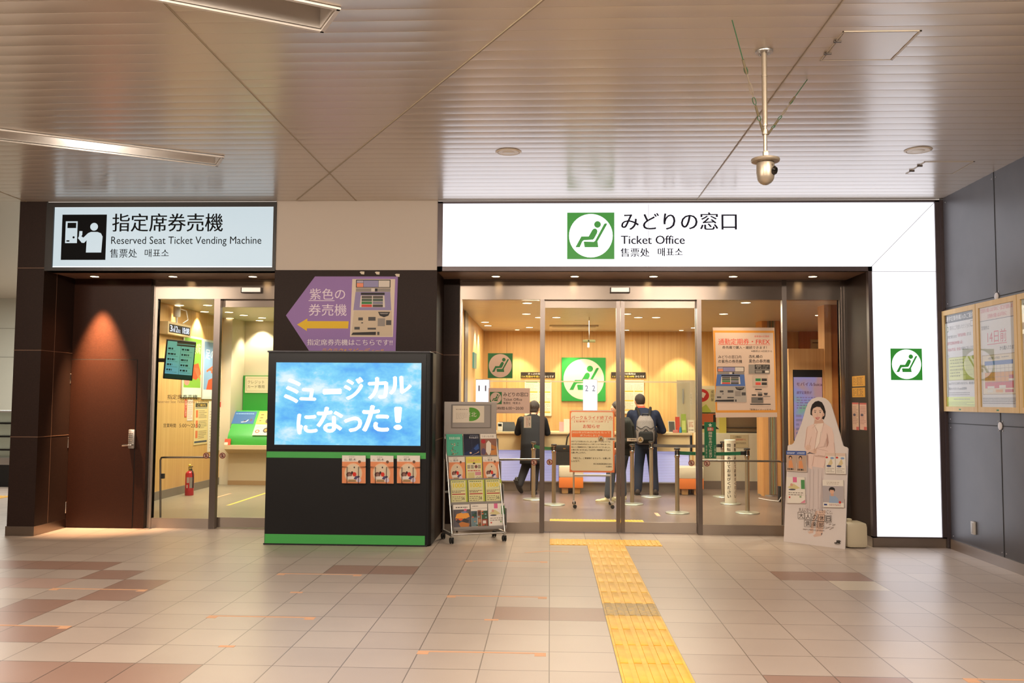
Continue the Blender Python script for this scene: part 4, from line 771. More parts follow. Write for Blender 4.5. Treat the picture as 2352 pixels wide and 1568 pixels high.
for r, (yy, z, dx) in enumerate(ROWS):
    g = G(); g.obox(RL(dx*0.6, yy+0.012, z-0.006), U3, N3, Z3, 0.305, 0.032, 0.006, tray); g.obox(RL(dx*0.6, yy+0.05, z+0.12), U3, N3, Z3, 0.305, 0.003, 0.128, tray); g.obox(RL(dx*0.6, yy-0.018, z+0.01), U3, N3, Z3, 0.305, 0.002, 0.016, tray)
    for s in (-1, 1): g.obox(RL(dx*0.6+s*0.306, yy+0.02, z+0.10), U3, N3, Z3, 0.003, 0.036, 0.11, tray)
    g.build('tray', t)
    for cidx, (lab, fn) in enumerate(MAGS[r]):
        x0 = dx*0.6-0.30+0.2*cidx+0.004; wd = 0.188; hh = 0.262; th = 0.012+0.004*((r+cidx) % 3)
        bot = RL(x0, yy-0.012, z); lean = 0.042
        c = Card([(0, 0), (100, 140)], bot+N3*lean+Z3*hh, U3*wd, -N3*lean-Z3*hh, th, PAPER, eps=0.0001); fn(c, 0, 0, 100, 140)
        c.build('travel_brochure', '%s, %s of the %s rack row' % (lab, CN_[cidx], RN_[r]), 'brochure', 'brochures on the magazine rack')

# ================================================================== cardboard standee
BLp, BRp = FL(1800, 1243), FL(1941, 1261); SU = BRp-BLp; SW = np.linalg.norm(SU); su = SU/SW; sn = np.cross(su, Z3)   # faces viewer-left
lean = math.radians(6.2); sv = Z3*math.cos(lean)-sn*math.sin(lean)
HS = 1.075
TQ = [(210, 548), (735, 560), (690, 1535), (148, 1465)]
OUT = [(148, 1465), (690, 1535), (733, 575), (725, 560), (700, 553), (690, 545), (672, 470), (640, 345), (605, 215), (590, 165), (570, 135), (540, 112), (505, 102), (465, 106), (425, 125), (395, 160), (372, 220), (335, 345), (285, 470), (262, 530), (245, 545), (220, 548), (209, 560)]
t = thing('cardboard_standee', 'life-size cardboard standee of a woman in a pale pink jacket with leaflet pockets', 'standee', (BLp+BRp)/2)
c = Card(TQ, BLp+sv*HS, SU, -sv*HS, 0.012, ink('#d3cbc9'), outline=OUT); SD = c
SK, SK2, HR, JK, JK2 = ink('#d6b8a8'), ink('#c6a292'), ink('#231d1e'), ink('#dcc3ba'), ink('#c8aca2')
def pl(m, *q): c.poly(q, m)
pl(SK, (462, 1160), (525, 1160), (508, 1280), (492, 1390), (430, 1395), (440, 1290)); pl(SK, (440, 1160), (462, 1160), (420, 1280), (412, 1370), (378, 1368), (400, 1280)); pl(ink('#cdb0a2'), (362, 1368), (410, 1362), (412, 1380), (375, 1388)); pl(ink('#cdb0a2'), (408, 1405), (440, 1380), (480, 1388), (492, 1378), (480, 1408), (420, 1418)); pl(ink('#6f6364'), (480, 1380), (493, 1378), (486, 1400), (481, 1402))
pl(ink('#c9bdbc'), (385, 735), (525, 745), (512, 900), (500, 1165), (345, 1165), (365, 900)); pl(ink('#b3a8a9'), (500, 850), (512, 880), (500, 1165), (480, 1165)); pl(HR, (413, 265), (416, 215), (430, 172), (455, 146), (485, 137), (515, 150), (533, 185), (545, 235), (541, 275), (528, 308), (512, 300), (430, 275))
pl(SK2, (448, 310), (515, 300), (530, 345), (480, 395), (440, 355)); pl(ink('#e2d3c9'), (440, 350), (530, 340), (515, 470), (505, 600), (440, 600))
pl(JK, (440, 348), (472, 420), (452, 520), (440, 600), (418, 745), (385, 765), (376, 690), (378, 640), (352, 570), (365, 480), (372, 410), (388, 375)); pl(JK, (528, 336), (596, 386), (610, 440), (614, 520), (620, 605), (610, 640), (545, 655), (522, 760), (415, 745), (440, 620), (490, 520)); pl(JK2, (545, 480), (552, 520), (540, 560), (470, 575), (455, 570), (520, 555)); pl(JK2, (440, 640), (545, 652), (543, 662), (445, 655))
pl(JK, (455, 572), (545, 565), (615, 600), (612, 640), (560, 652), (480, 640), (452, 612)); pl(SK, (400, 600), (440, 580), (462, 575), (458, 622), (420, 632), (385, 612)); pl(SK, (360, 565), (385, 540), (405, 555), (412, 580), (390, 600), (368, 590)); pl(ink('#4a4754'), (372, 632), (395, 612), (450, 628), (400, 625)); pl(JK, (385, 630), (412, 635), (418, 770), (400, 768), (382, 710))
c.ell(477, 250, 49, 64, SK, 30); pl(SK, (430, 262), (437, 290), (455, 312), (478, 322), (500, 312), (516, 290), (524, 262)); pl(SK2, (516, 250), (524, 262), (516, 290), (502, 308), (512, 282)); c.ell(527, 262, 8, 16, SK2, 12)
pl(HR, (421, 240), (424, 205), (445, 168), (490, 160), (522, 190), (531, 250), (520, 225), (500, 195), (470, 192), (440, 208)); 
for ex in (455, 499): c.ell(ex, 244, 9, 4.5, ink('#e6d9d2'), 12); c.ell(ex, 244, 5, 4.5, ink('#2a211f'), 12); c.line(ex-11, 228, ex+11, 227, 3.5, ink('#4a3731')); c.line(ex-10, 240, ex+10, 239.5, 2.2, ink('#33262a'))
c.line(477, 250, 470, 273, 2.5, SK2); c.line(468, 275, 482, 276, 3, SK2); pl(ink('#b5534f'), (455, 292), (475, 287), (497, 289), (480, 309), (466, 307)); pl(ink('#e6dcd6'), (462, 294), (490, 293), (478, 300))
JD, JL = ink('#b18f84'), ink('#e2cdc4')
for q in (((440, 350), (472, 420), (455, 500), (442, 590)), ((528, 340), (500, 430), (488, 520), (448, 600)), ((385, 380), (372, 470), (358, 565)), ((418, 470), (398, 540), (408, 560)), ((552, 430), (556, 520), (545, 566)), ((612, 520), (618, 600), (606, 640)), ((540, 655), (532, 700), (520, 756)), ((455, 575), (500, 586), (560, 600)), ((470, 640), (520, 648), (560, 640)), ((438, 640), (428, 700), (418, 744))):
    for (u0, v0), (u1, v1) in zip(q, q[1:]): c.line(u0, v0, u1, v1, 2.2, JD)
pl(JL, (452, 372), (466, 420), (458, 440), (444, 385)); pl(JL, (522, 362), (508, 425), (500, 418), (508, 375)); pl(JD, (556, 440), (566, 520), (553, 560), (548, 500)); pl(JD, (376, 640), (386, 640), (382, 760), (377, 690))
for u0, u1 in ((400, 385), (430, 418), (470, 462), (505, 478)): c.line(u0, 770, u1, 1150, 2.5, ink('#b9aeae'))
for u0, v0, u1, v1 in ((372, 585, 392, 566), (380, 594, 400, 574), (432, 596, 452, 588), (434, 606, 456, 598), (432, 616, 454, 609)): c.line(u0, v0, u1, v1, 1.6, SK2)
c.line(425, 392, 470, 350, 1.5, ink('#b99a88'))
T2 = ink('#6e605f'); c.text('大人になったら、したいこと。', 292, 1146, 588, 1186, T2, 0, 0.07)
K2 = ink('#3b3432')
for i, ch in enumerate('大人の休日'):
    x = 283+60*i; y = 1180+7*i; c.frame(x, y, x+56, y+66, 2.5, K2); c.text(ch, x+9, y+10, x+48, y+57, K2)
for i, ch in enumerate('倶楽部'):
    x = 338+60*i; y = 1255+6*i; c.frame(x, y, x+56, y+66, 2.5, K2); c.text(ch, x+9, y+10, x+48, y+57, K2)
c.text('www.jreast.co.jp/otona', 325, 1338, 515, 1362, T2, 0, 0.07)
for q in ((530, 1275, 548, 1290), (556, 1285, 575, 1300), (585, 1292, 612, 1308), (525, 1320, 560, 1336), (560, 1318, 600, 1345)): c.line(q[0], q[3], q[2], q[1], 3, T2); c.line(q[0], q[1], q[2], (q[1]+q[3])/2, 2, T2)
c.poly([(622, 1447), (631, 1447), (631, 1472), (624, 1480), (602, 1478), (602, 1469), (620, 1470)], ink('#231f20')); c.poly([(633, 1447), (652, 1449), (657, 1456), (655, 1464), (648, 1467), (657, 1482), (646, 1481), (636, 1465), (647, 1460), (647, 1456), (641, 1455), (640, 1480), (633, 1480)], ink('#231f20')); c.rows(606, 1484, 652, 1491, 1, ink('#231f20'), 0.6, 1)
c.build('printed_board', parent=t)
mid = (BLp+BRp)/2; g = G()
g.prism([mid-sn*0.013, mid-sn*0.30, mid-sn*(0.013+0.10)+sv*0.75, mid-sn*0.013+sv*0.75], su*0.008, ink('#b9a88f')); g.build('support_strut', t)
for x0, y0, x1, y1, fn, lab in ((203, 603, 288, 788, d_womanblue, 'blue headed leaflet, outer left pocket of the standee'), (290, 603, 375, 793, d_womanblue, 'blue headed leaflet, inner left pocket of the standee'), (541, 615, 626, 806, d_trip, 'pale travel leaflet, inner right pocket of the standee'), (630, 615, 716, 808, d_trip, 'pale travel leaflet, outer right pocket of the standee'), (198, 848, 355, 1092, d_white, 'white brochure with pink tab, lower left pocket of the standee'), (512, 868, 693, 1126, d_portrait, 'magazine with a portrait cover, lower right pocket of the standee')):
    f = lambda a, b: SD.w(a, b, 0); A, Bq, Cq = f(x0, y0), f(x1, y0), f(x0, y1)
    c = Card([(0, 0), (100, 140)], A+sn*0.022, Bq-A, Cq-A, 0.014, PAPER); fn(c, 0, 0, 100, 140); c.build('leaflet', lab, 'leaflet', 'leaflets on the standee')
    g = G(); A2, B2, C2, D2 = f(x0-2, y1-75), f(x1+2, y1-75), f(x0-2, y1+4), f(x1+2, y1+4)
    ac = mat('holder_grey', '#c9bfba', 0.3); g.prism([C2, D2, D2+(A2-C2)*0.06, C2+(A2-C2)*0.06], sn*0.026, ac)
    for a_, c_ in ((A2, C2), (B2, D2)): g.prism([a_, c_, c_+sn*0.026, a_+sn*0.026], su*0.003, ac)
    g.build('leaflet_pocket', t)
q = FL(1962, 1256); g = G(); g.box(q[0]-0.11, q[0]+0.12, q[1]-0.10, q[1]+0.16, 0, 0.27, mat('milky_plastic', '#c4b9a0', 0.35), 0.05); tk = tag(g.build('water_weight'), 'milky plastic water weight standing behind the cardboard standee', 'weight'); g = G(); g.lathe([(0.03, 0.27), (0.03, 0.295), (0.02, 0.30)], (q[0]-0.04, q[1]+0.03, 0), ink('#cfc4ab'), 16); g.build('cap', tk)
# ================================================================== notices on the right jamb and cases on the grey wall
JX = 3.478
for x0, y0, x1, y1, m, lab, cat in ((1957, 863, 1987, 887, '#d9a032', 'upper yellow notice on the brown jamb', 'notice'), (1957, 890, 1987, 912, '#d9a032', 'lower yellow notice on the brown jamb', 'notice'), (1957, 924, 1973, 987, '#d7b8a4', 'pink edged paper strip on the brown jamb, nearer the glass', 'notice'), (1974, 925, 1991, 987, '#dcb6aa', 'pink edged paper strip on the brown jamb, nearer the white panel', 'notice')):
    a, b = WX(x0, y0, JX), WX(x1, y1, JX); zt_, zb_ = WX((x0+x1)/2, y0, JX)[2], WX((x0+x1)/2, y1, JX)[2]
    c = Card([(0, 0), (100, 100)], (JX, a[1], zt_), (0, b[1]-a[1], 0), (0, 0, zb_-zt_), 0.0015, ink(m)); 
    if m == '#d9a032':
        for xx in (8, 36, 62): c.rows(xx, 10, xx+24, 90, 7, ink('#4a3520'), 0.35, int(x0+xx+y0))
    else: c.rect(0, 0, 100, 6, ink('#c9605a')); c.rect(60, 88, 100, 100, ink('#c9605a')); c.rows(10, 12, 90, 80, 12, ink('#a5726a'), 0.35, x0); c.ell(35, 45, 20, 5, ink('#4a4460'), 12)
    c.build('jamb_notice', lab, cat, 'notices on the jamb')
FW = wood_mat('case_pale_wood', '#c7a871', '#d1b27b', '#d9bd89', 12.0)
CASES = [(10.01, 9.235, 'left poster case on the grey wall, with a dark headed student pass notice'), (9.222, 8.432, 'middle poster case on the grey wall, with the red 14 days notice'), (8.418, 7.63, 'right poster case on the grey wall, cut off by the picture edge')]
Z0, Z1 = 1.462, 2.545
for k, (ya, yb, lab) in enumerate(CASES):
    t = thing('poster_case', 'pale wood '+lab, 'poster case', (4.27, (ya+yb)/2, Z0)); g = G(); fw = 0.052
    for q in ((ya, ya-fw, Z0, Z1), (yb+fw, yb, Z0, Z1), (ya-fw, yb+fw, Z0, Z0+fw), (ya-fw, yb+fw, Z1-fw, Z1)): g.box(4.255, 4.288, q[0], q[1], q[2], q[3], FW)
    g.build('frame', t); g = G(); g.box(4.2545, 4.256, (ya+yb)/2-0.022, (ya+yb)/2+0.022, Z0+0.016, Z0+0.03, ink('#3f7f5a')); g.build('nameplate', t)
    c = cardX(4.272, ya-fw, yb+fw, Z0+fw, Z1-fw, [(0, 0), (100, 145)], 0.003, ink('#d8d3d8')); R3, K3, G3 = ink('#c75566'), ink('#4a444a'), ink('#8a848a')
    if k == 0:
        c.rect(0, 0, 100, 13, ink('#4d4a52')); c.text('通学定期券購入のご案内', 3, 2.5, 98, 10.5, ink('#e6e2e6'), 0.012); c.rect(1, 19, 11, 27, ink('#3f6f4a')); c.rect(5, 20, 10, 26, PAPER); c.text('事前にご用意いただくもの', 15, 18, 85, 25, G3); c.frame(87, 15, 98, 24, 1, G3)
        c.text('1 学校で発行された', 4, 33, 40, 38, K3); c.text('「通学証明書」', 43, 32, 72, 37, R3, 0.01); c.text('または', 75, 32, 88, 37, K3); c.text('「通学定期乗車券購入証」', 4, 43, 60, 48, R3, 0.01); c.text('2 有効な学生証、身分証', 4, 53, 52, 58, R3, 0.01); c.text('の添付をご記入ください', 54, 53, 98, 58, K3); c.text('さい', 4, 63, 12, 67, K3)
        c.rect(9, 68, 95, 104, ink('#d8d98f')); c.rect(67, 68, 95, 104, ink('#c3c766')); c.frame(9, 68, 95, 104, 0.8, ink('#a8a84c'))
        for i in range(4): c.rect(14, 75+7*i, 90, 75.5+7*i, ink('#a8a85c'))
        c.rows(14, 70, 64, 100, 6, ink('#8f9050'), 0.3, 5); c.text('3 Suicaですでにお持ちのお子さま、確認書は、', 4, 107, 98, 111, K3, 0.008); c.text('ご購入いただいたsuica定期券', 4, 115, 70, 119, K3, 0.008); c.rows(4, 122, 80, 128, 2, G3, 0.35, 6); c.rect(0, 130, 100, 145, ink('#d6e07a')); c.rows(25, 132, 80, 135, 1, G3, 0.4, 8); c.rows(3, 137, 97, 143, 3, ink('#8f9a58'), 0.35, 7); c.rect(0, 13, 6, 130, ink('#cfd3cf'))
    elif k == 1:
        c.rect(0, 0, 100, 19, ink('#dcc8c4')); c.text('定期券の購入はお早めに・窓口が混雑します', 3, 2, 98, 8, R3, 0.012); c.text('定期券の購入はお早めに', 23, 11, 77, 17, R3, 0.012); c.rect(0, 19.5, 100, 20.2, K3); c.text('定期券は', 4, 27, 27, 33, K3); c.text('14日前', 21, 35, 75, 53, R3); c.rect(20, 54.5, 76, 55.4, R3); c.text('から購入できます', 56, 59, 99, 65, K3, 0.012)
        c.rect(4, 70, 97, 127, ink('#dccdb8')); c.frame(4, 70, 97, 127, 0.8, ink('#a58a6c')); c.text('14日前購入の手続き', 22, 73, 55, 77, K3); c.rows(60, 73, 80, 76, 1, G3, 0.4, 2); c.rect(11, 79, 91, 85, ink('#5f77b5'))
        for q, m in (((11, 85, 91, 95), '#dcd6d0'), ((11, 95, 91, 109), '#d99a4a'), ((80, 100, 91, 112), '#c0484a'), ((11, 109, 91, 118), '#c94f52'), ((18, 115, 38, 118), '#dcd6d0'), ((52, 114, 70, 118), '#dcd6d0'), ((78, 105, 95, 108), '#dcd6d0'), ((18, 120, 34, 124), '#dcd6d0'), ((42, 120, 62, 124), '#d99a4a'), ((68, 120, 90, 124), '#c0484a')): c.rect(*q, ink(m))
        for i in range(1, 7): c.rect(11+80*i/7, 85, 11.4+80*i/7, 112, G3)
        for z in (90, 95, 102, 109): c.rect(11, z, 91, z+0.3, G3)
        c.rows(4, 131, 99, 141, 4, K3, 0.32, 3)
    else: c.rect(0, 0, 100, 20, ink('#c9d3dc')); c.rows(5, 4, 95, 16, 2, K3, 0.5, 3); c.rows(6, 28, 94, 138, 14, G3, 0.35, 6)
    c.build('poster', parent=t)
    g = G(); g.box(4.2625, 4.2645, yb+fw, ya-fw, Z0+fw, Z1-fw, GLASS); g.build('cover_glass', t)
for z, lab in ((2.575, 'upper round white disc on the grey wall joint above the poster cases'), (1.335, 'lower round white disc on the grey wall joint under the poster cases')):
    g = G(); g.lathe([(0.038, 0), (0.038, 0.006), (0.03, 0.010), (0.002, 0.010)], (4.287, 8.85, z), mat('disc_white', '#cfcdd0', 0.4), 24, (-1, 0, 0)); tag(g.build('wall_disc'), lab, 'cap')
a = WX(2238, 1212, 4.29); t = thing('wall_outlet', 'pale outlet cover low on the grey wall', 'outlet', (4.288, a[1], a[2]-0.065)); g = G(); g.box(4.268, 4.29, a[1]-0.035, a[1]+0.035, a[2]-0.065, a[2]+0.065, mat('outlet_grey', '#bdb9b4', 0.45), 0.006); g.build('plate', t); g = G(); g.box(4.262, 4.269, a[1]-0.022, a[1]+0.022, a[2]-0.05, a[2]+0.05, mat('outlet_cap', '#a9a6a2', 0.4), 0.004); g.build('cover', t)
# ================================================================== tactile paving and floor tapes
def bar_tiles(name, x0, x1, y0, y1, nx, ny, lab, along='y', worn=()):
    g = G(); tx, ty = (x1-x0)/nx, (y1-y0)/ny
    for i in range(nx):
        for j in range(ny):
            mt = YELLOWW if (i, j) in worn else YELLOW; a, b = x0+tx*i, y0+ty*j; g.box(a+0.001, a+tx-0.001, b+0.001, b+ty-0.001, 0.0, 0.004, mt)
            if along == 'y':
                for q in range(5): xx = a+tx*(q+0.5)/5; g.box(xx-0.024, xx+0.024, b+0.006, b+ty-0.006, 0.004, 0.0085, mt, 0.004)
            elif along == 'b':
                for q in range(7): xx = a+tx*(q+0.5)/7; g.box(xx-0.013, xx+0.013, b+0.012, b+ty-0.012, 0.004, 0.0085, mt, 0.004)
    return tag(g.build(name), lab, 'tactile paving')
bar_tiles('tactile_paving', TX, 2*TX, 9.88-17*0.4, 9.88, 1, 17, 'yellow tactile guide path running towards the ticket office doors', 'y', {(0, 9)})
bar_tiles('tactile_paving', 0, 3*TX, 9.88, 10.28, 3, 1, 'yellow tactile cross bar on the concourse before the ticket office doors', 'b')
bar_tiles('tactile_paving', 0, 3*TX, 11.68, 11.98, 4, 1, 'yellow tactile bar inside the ticket office doors', 'b')
bar_tiles('tactile_paving', -9.2, -8.4, 13.6, 14.0, 2, 1, 'yellow tactile tiles in the far left corridor', 'b')
def tape(x0, x1, y, lab, armL=True, armR=True, wd=0.022):
    g = G(); g.box(x0, x1, y-wd, y, 0, 0.0012, TAPE)
    if armL: g.box(x0, x0+0.07, y-0.075, y-wd, 0, 0.0012, TAPE)
    if armR: g.box(x1-0.07, x1, y-0.075, y-wd, 0, 0.0012, TAPE)
    tag(g.build('floor_tape'), lab, 'tape', 'orange queue marks on the floor')
tape(-2.41, -1.66, 8.09, 'orange bracket tape along the brown tiles before the display cabinet')
tape(-2.43, -1.66, 6.50, 'orange bracket tape mid floor, next nearer mark in line with the display cabinet')
tape(-0.81, -0.02, 8.87, 'faint orange bracket tape before the magazine rack'); tape(-0.81, -0.02, 7.29, 'orange bracket tape behind the brown tiles beside the tactile path'); tape(-0.81, -0.02, 5.69, 'nearest orange bracket tape, left of the tactile path')
tape(-4.04, -3.25, 7.33, 'orange bracket tape across the reddish tiles on the left'); tape(-4.03, -3.24, 6.14, 'orange bracket tape at the left picture edge'); tape(2.33, 3.1, 5.33, 'orange bracket tape at the lower right picture edge', True, True)
for x, y, lab in ((-2.03, 7.31, 'small orange tape square on the fourth tile row before the display cabinet'), (-2.02, 5.71, 'small orange tape square in the near floor below the display cabinet'), (-0.41, 6.51, 'small orange tape square beside the brown tiles')):
    g = G(); g.box(x-0.05, x+0.05, y-0.02, y+0.02, 0, 0.0012, TAPE); tag(g.build('floor_tape'), lab, 'tape', 'orange queue marks on the floor')
g = G(); g.prism([(-0.26, 9.36, 0), (-0.03, 9.50, 0), (0.20, 9.46, 0), (0.20, 9.43, 0), (-0.02, 9.46, 0), (-0.22, 9.35, 0)], (0, 0, 0.0012), TAPE); tag(g.build('floor_tape'), 'worn orange arrow tape left of the tactile cross bar', 'tape', 'orange queue marks on the floor')
# ================================================================== far left corridor
t = thing('corridor_railing', 'steel railing with pale glass bands in the far left corridor', 'railing', (-8.5, 15.5, 0)); g = G()
for z in (0.62, 0.85, 1.08): g.box(-12, -6.4, 15.48, 15.52, z, z+0.03, mat('rail_dark', '#2f3030', 0.4, 0.6))
g.tube([(-12, 15.5, 1.30), (-6.4, 15.5, 1.30)], 0.02, ALU, 8); g.build('handrail', t)
g = G(); g.box(-12, -6.4, 15.495, 15.505, 0.5, 1.28, mat('pale_glass_band', '#b3c0b5', 0.2)); g.build('glass_panel', t); g = G(); g.box(-12, -6.4, 15.4, 15.6, 0.38, 0.5, ALU); g.box(-12, -6.4, 15.42, 15.6, 0.0, 0.38, BLACKM); g.build('base', t)
q = FL(6, 571, 3.3); downlight(-9.1, 18.2, CZ, 0.11, 'small lit downlight in the far left corridor ceiling', 'corridor downlights', True, 60, spot=2.2)
# ================================================================== ticket office interior
def ptr(x, y, z=OZ): q = FL(x, y, z); return q[0], q[1]
OFFDL = [((1188, 758), 17.25, 'over the back wall left of the seat logo', 130), ((1314, 759), 17.25, 'over the seat logo on the back wall', 130), ((1440, 759), 17.25, 'over the back wall above the backpack wearer', 130), ((1565, 760), 17.25, 'over the back wall beside the cream partition', 130),
         ((1211, 695), 0, 'nearest the fixed pane beside the rack', 75), ((1209, 720), 0, 'second back behind the pane beside the rack', 75), ((1238, 728), 0, 'behind the first steel door post', 60), ((1278, 728), 0, 'just right of the first steel door post', 60), ((1114, 739), 0, 'nearer of two beside the left wood wall', 85), ((1121, 747), 0, 'farther of two beside the left wood wall', 85), ((1216, 751), 0, 'before the back wall left of the air conditioner', 50),
         ((1440, 720), 0, 'just right of the door meeting line', 60), ((1466, 728), 0, 'left one of the pair above the backpack wearer', 60), ((1507, 728), 0, 'right one of the pair above the backpack wearer', 60), ((1595, 752), 0, 'before the back wall behind the right door post', 50), ((1662, 720), 0, 'just above the ticket poster', 75), ((1713, 694), 0, 'nearest the pane with the ticket poster', 75), ((1882, 723), 0, 'above the wood kiosk with the screen', 85)]
for (px, py), Y, lab, en in OFFDL:
    x, y = ptr(px, py)
    if Y: y = Y; x = P(px, py, Y)[0]
    if x < -1.0: x = -1.13
    downlight(x, y, OZ-0.001, 0.075 if not Y else 0.05, 'lit office downlight '+lab, 'office downlights', True, en, mat('rim_office', '#d8c7a2', 0.4), GLOWI, spot=1.75 if not Y else 1.35, blend=0.5 if not Y else 0.35, color=WARM2 if not Y else (1, 0.84, 0.58))
downlight(3.55, 11.75, OZ-0.001, 0.075, 'added unseen downlight washing the wood kiosk, nearest the narrow right pane', 'office downlights', True, 90, mat('rim_office', '#d8c7a2', 0.4), GLOWI, spot=1.75, blend=0.5, color=WARM2)  # extra downlight hidden behind the door header, added to brighten the kiosk front
lamp('added_office_fill', 'AREA', (0.8, 13.4, OZ-0.06), 185, WARM2, size=3.6, size_y=2.6); lamp('added_office_fill', 'AREA', (0.8, 16.6, OZ-0.06), 70, WARM2, size=3.6, size_y=1.0)  # added ambient fill for the office, on top of its downlights
# air conditioner cassette and ceiling sensor
x0, y0 = ptr(1262, 746); x1, y1 = ptr(1368, 757)
t = thing('air_conditioner', 'flat ceiling cassette air conditioner deep in the office ceiling', 'air conditioner', ((x0+x1)/2, (y0+y1)/2, OZ)); g = G(); g.box(x0, x1, y0, y1, OZ-0.03, OZ-0.001, CEILI, 0.008); g.build('panel', t); g = G()
for q in ((x0+0.05, x1-0.05, y0+0.03, y0+0.06), (x0+0.05, x1-0.05, y1-0.08, y1-0.05)): g.box(*q, OZ-0.033, OZ-0.029, mat('vent_slot', '#5a5040', 0.6))
g.build('louvre', t)
a = P(1353, 783, 14.6); t = thing('hanging_detector', 'small olive detector bar with a white camera, hanging from the office ceiling', 'detector', (a[0], 14.6, a[2])); g = G(); g.tube([(a[0], 14.6, OZ), (a[0], 14.6, a[2])], 0.006, CHROME, 8); g.build('rod', t); g = G(); g.box(a[0]-0.10, a[0]+0.10, 14.58, 14.62, a[2]-0.022, a[2]+0.022, mat('olive_plastic', '#6f6a3c', 0.5), 0.006); g.build('bar', t); g = G(); g.lathe([(0.012, -0.02), (0.02, -0.03), (0.02, -0.10), (0.012, -0.11)], (a[0]-0.01, 14.6, a[2]), WHITE, 14); g.lathe([(0.014, -0.06), (0.012, -0.065)], (a[0]-0.01, 14.575, a[2]+0.0), BLACK, 10, (0, 1, 0)); g.build('camera', t)
# back wall panels
GP = ink('#2f9540', 0.5); CW = ink('#dfd5c2')
c = cardY(1290, 821, 1391, 921, OB-0.03, 0.028, GP); seat_logo(c, 1290, 821, 1391, 921, GP, CW); tag(c.build('seat_logo_panel'), 'large green and white seat logo panel on the back wall behind the counter', 'sign')
BN = ink('#2d2620'); YT = ink('#e3c94a'); WT2 = ink('#e4ddcf')
for x0, lab in ((1196, 'left black banner about the 10 o clock ticket release, on the back wall'), (1404, 'right black banner about the 10 o clock ticket release, on the back wall')):
    c = cardY(x0, 854.5, x0+79, 867.5, OB-0.02, 0.016, BN); c.text('きっぷの発売は', x0+17, 856, x0+56, 860.5, WT2, 0.012); c.text('1ヶ月前の午前10時', x0+3, 862, x0+53, 866.8, YT, 0.012); c.text('からです', x0+55, 862, x0+76, 866.8, WT2, 0.012); tag(c.build('banner'), lab, 'banner')
for x0, y0, x1, y1, lab in ((1205, 873, 1267, 955, 'calendar board on the back wall beside the dark suited visitor'), (1433, 873, 1479, 950, 'calendar board on the back wall behind the backpack wearer')):
    c = cardY(x0, y0, x1, y1, OB-0.025, 0.022, ink('#d3cdb0')); W, H = x1-x0, y1-y0; c.rect(x0+1, y0+1, x1-1, y1-1, ink('#ddd8c0')); c.rect(x0+.04*W, y0+.03*H, x0+.48*W, y0+.07*H, ink('#6f9a5a')); c.rect(x0+.52*W, y0+.03*H, x1-.04*W, y0+.07*H, ink('#b9b44a'))
    for k in range(3):
        for j in (0, 1): c.rows(x0+(.05+.48*j)*W, y0+(.1+.28*k)*H, x0+(.48+.47*j)*W, y0+(.3+.28*k)*H, 5, ink('#a79f86'), .3, 7*k+j); c.rect(x0+(.05+.48*j)*W, y0+(.31+.28*k)*H, x0+(.48+.47*j)*W, y0+(.35+.28*k)*H, ink('#d9b04a'))
    tag(c.build('calendar_board'), lab, 'calendar')
# counter
LUV = bpy.data.materials.new('lit_louvre'); LUV.use_nodes = True; k = N(LUV); x, y, z = k.sep(k.tc); f = k.m('FRACT', k.m('MULTIPLY', z, 38.0)); k.b.inputs['Base Color'].default_value = (0.3, 0.3, 0.36, 1)
k.l(k.mix(k.m('LESS_THAN', f, 0.3), lin('#b9b8f2'), lin('#6d6b9c')), k.b.inputs['Emission Color']); k.b.inputs['Emission Strength'].default_value = 0.72
CT = mat('counter_laminate', '#c2ab82', 0.4)
t = thing('service_counter', 'long pale service counter with a glowing lilac louvre front', 'counter', (0.6, 15.8, 0)); CX0, CX1 = -1.29, 2.42
g = G(); g.box(CX0, CX1, 15.57, 16.35, 0.975, 1.01, CT, 0.005); g.build('worktop', t); g = G(); g.box(CX0, CX1, 15.61, 15.64, 0.70, 0.975, CT); g.box(CX0, CX1, 16.25, 16.3, 0, 0.975, CT); g.box(CX1-0.04, CX1, 15.61, 16.3, 0, 0.975, CT); g.build('fascia', t)
g = G(); g.box(CX0, CX1-0.05, 15.66, 15.68, 0.17, 0.70, LUV); g.build('lit_louvre', t); g = G(); g.box(CX0, CX1, 15.68, 15.72, 0, 0.17, mat('plinth_grey', '#857a70', 0.4, 0.4)); g.build('plinth', t); g = G(); g.box(CX0, CX1, 15.64, 15.70, 0.155, 0.175, ALU); g.build('ledge', t)
t = thing('counter_screen', 'clear glass screen with a bright rail standing on the service counter', 'screen', (0.65, 15.72, 1.01)); g = G(); g.box(-1.12, 2.40, 15.715, 15.723, 1.01, 1.87, GLASS); g.build('pane', t); g = G(); g.box(-1.12, 2.40, 15.708, 15.73, 1.87, 1.892, mat('screen_rail', '#d8c9a8', 0.25, 0.5)); g.build('top_rail', t)
LB = lit('#f1efff', 1.35); NG = ink('#4c4a58')
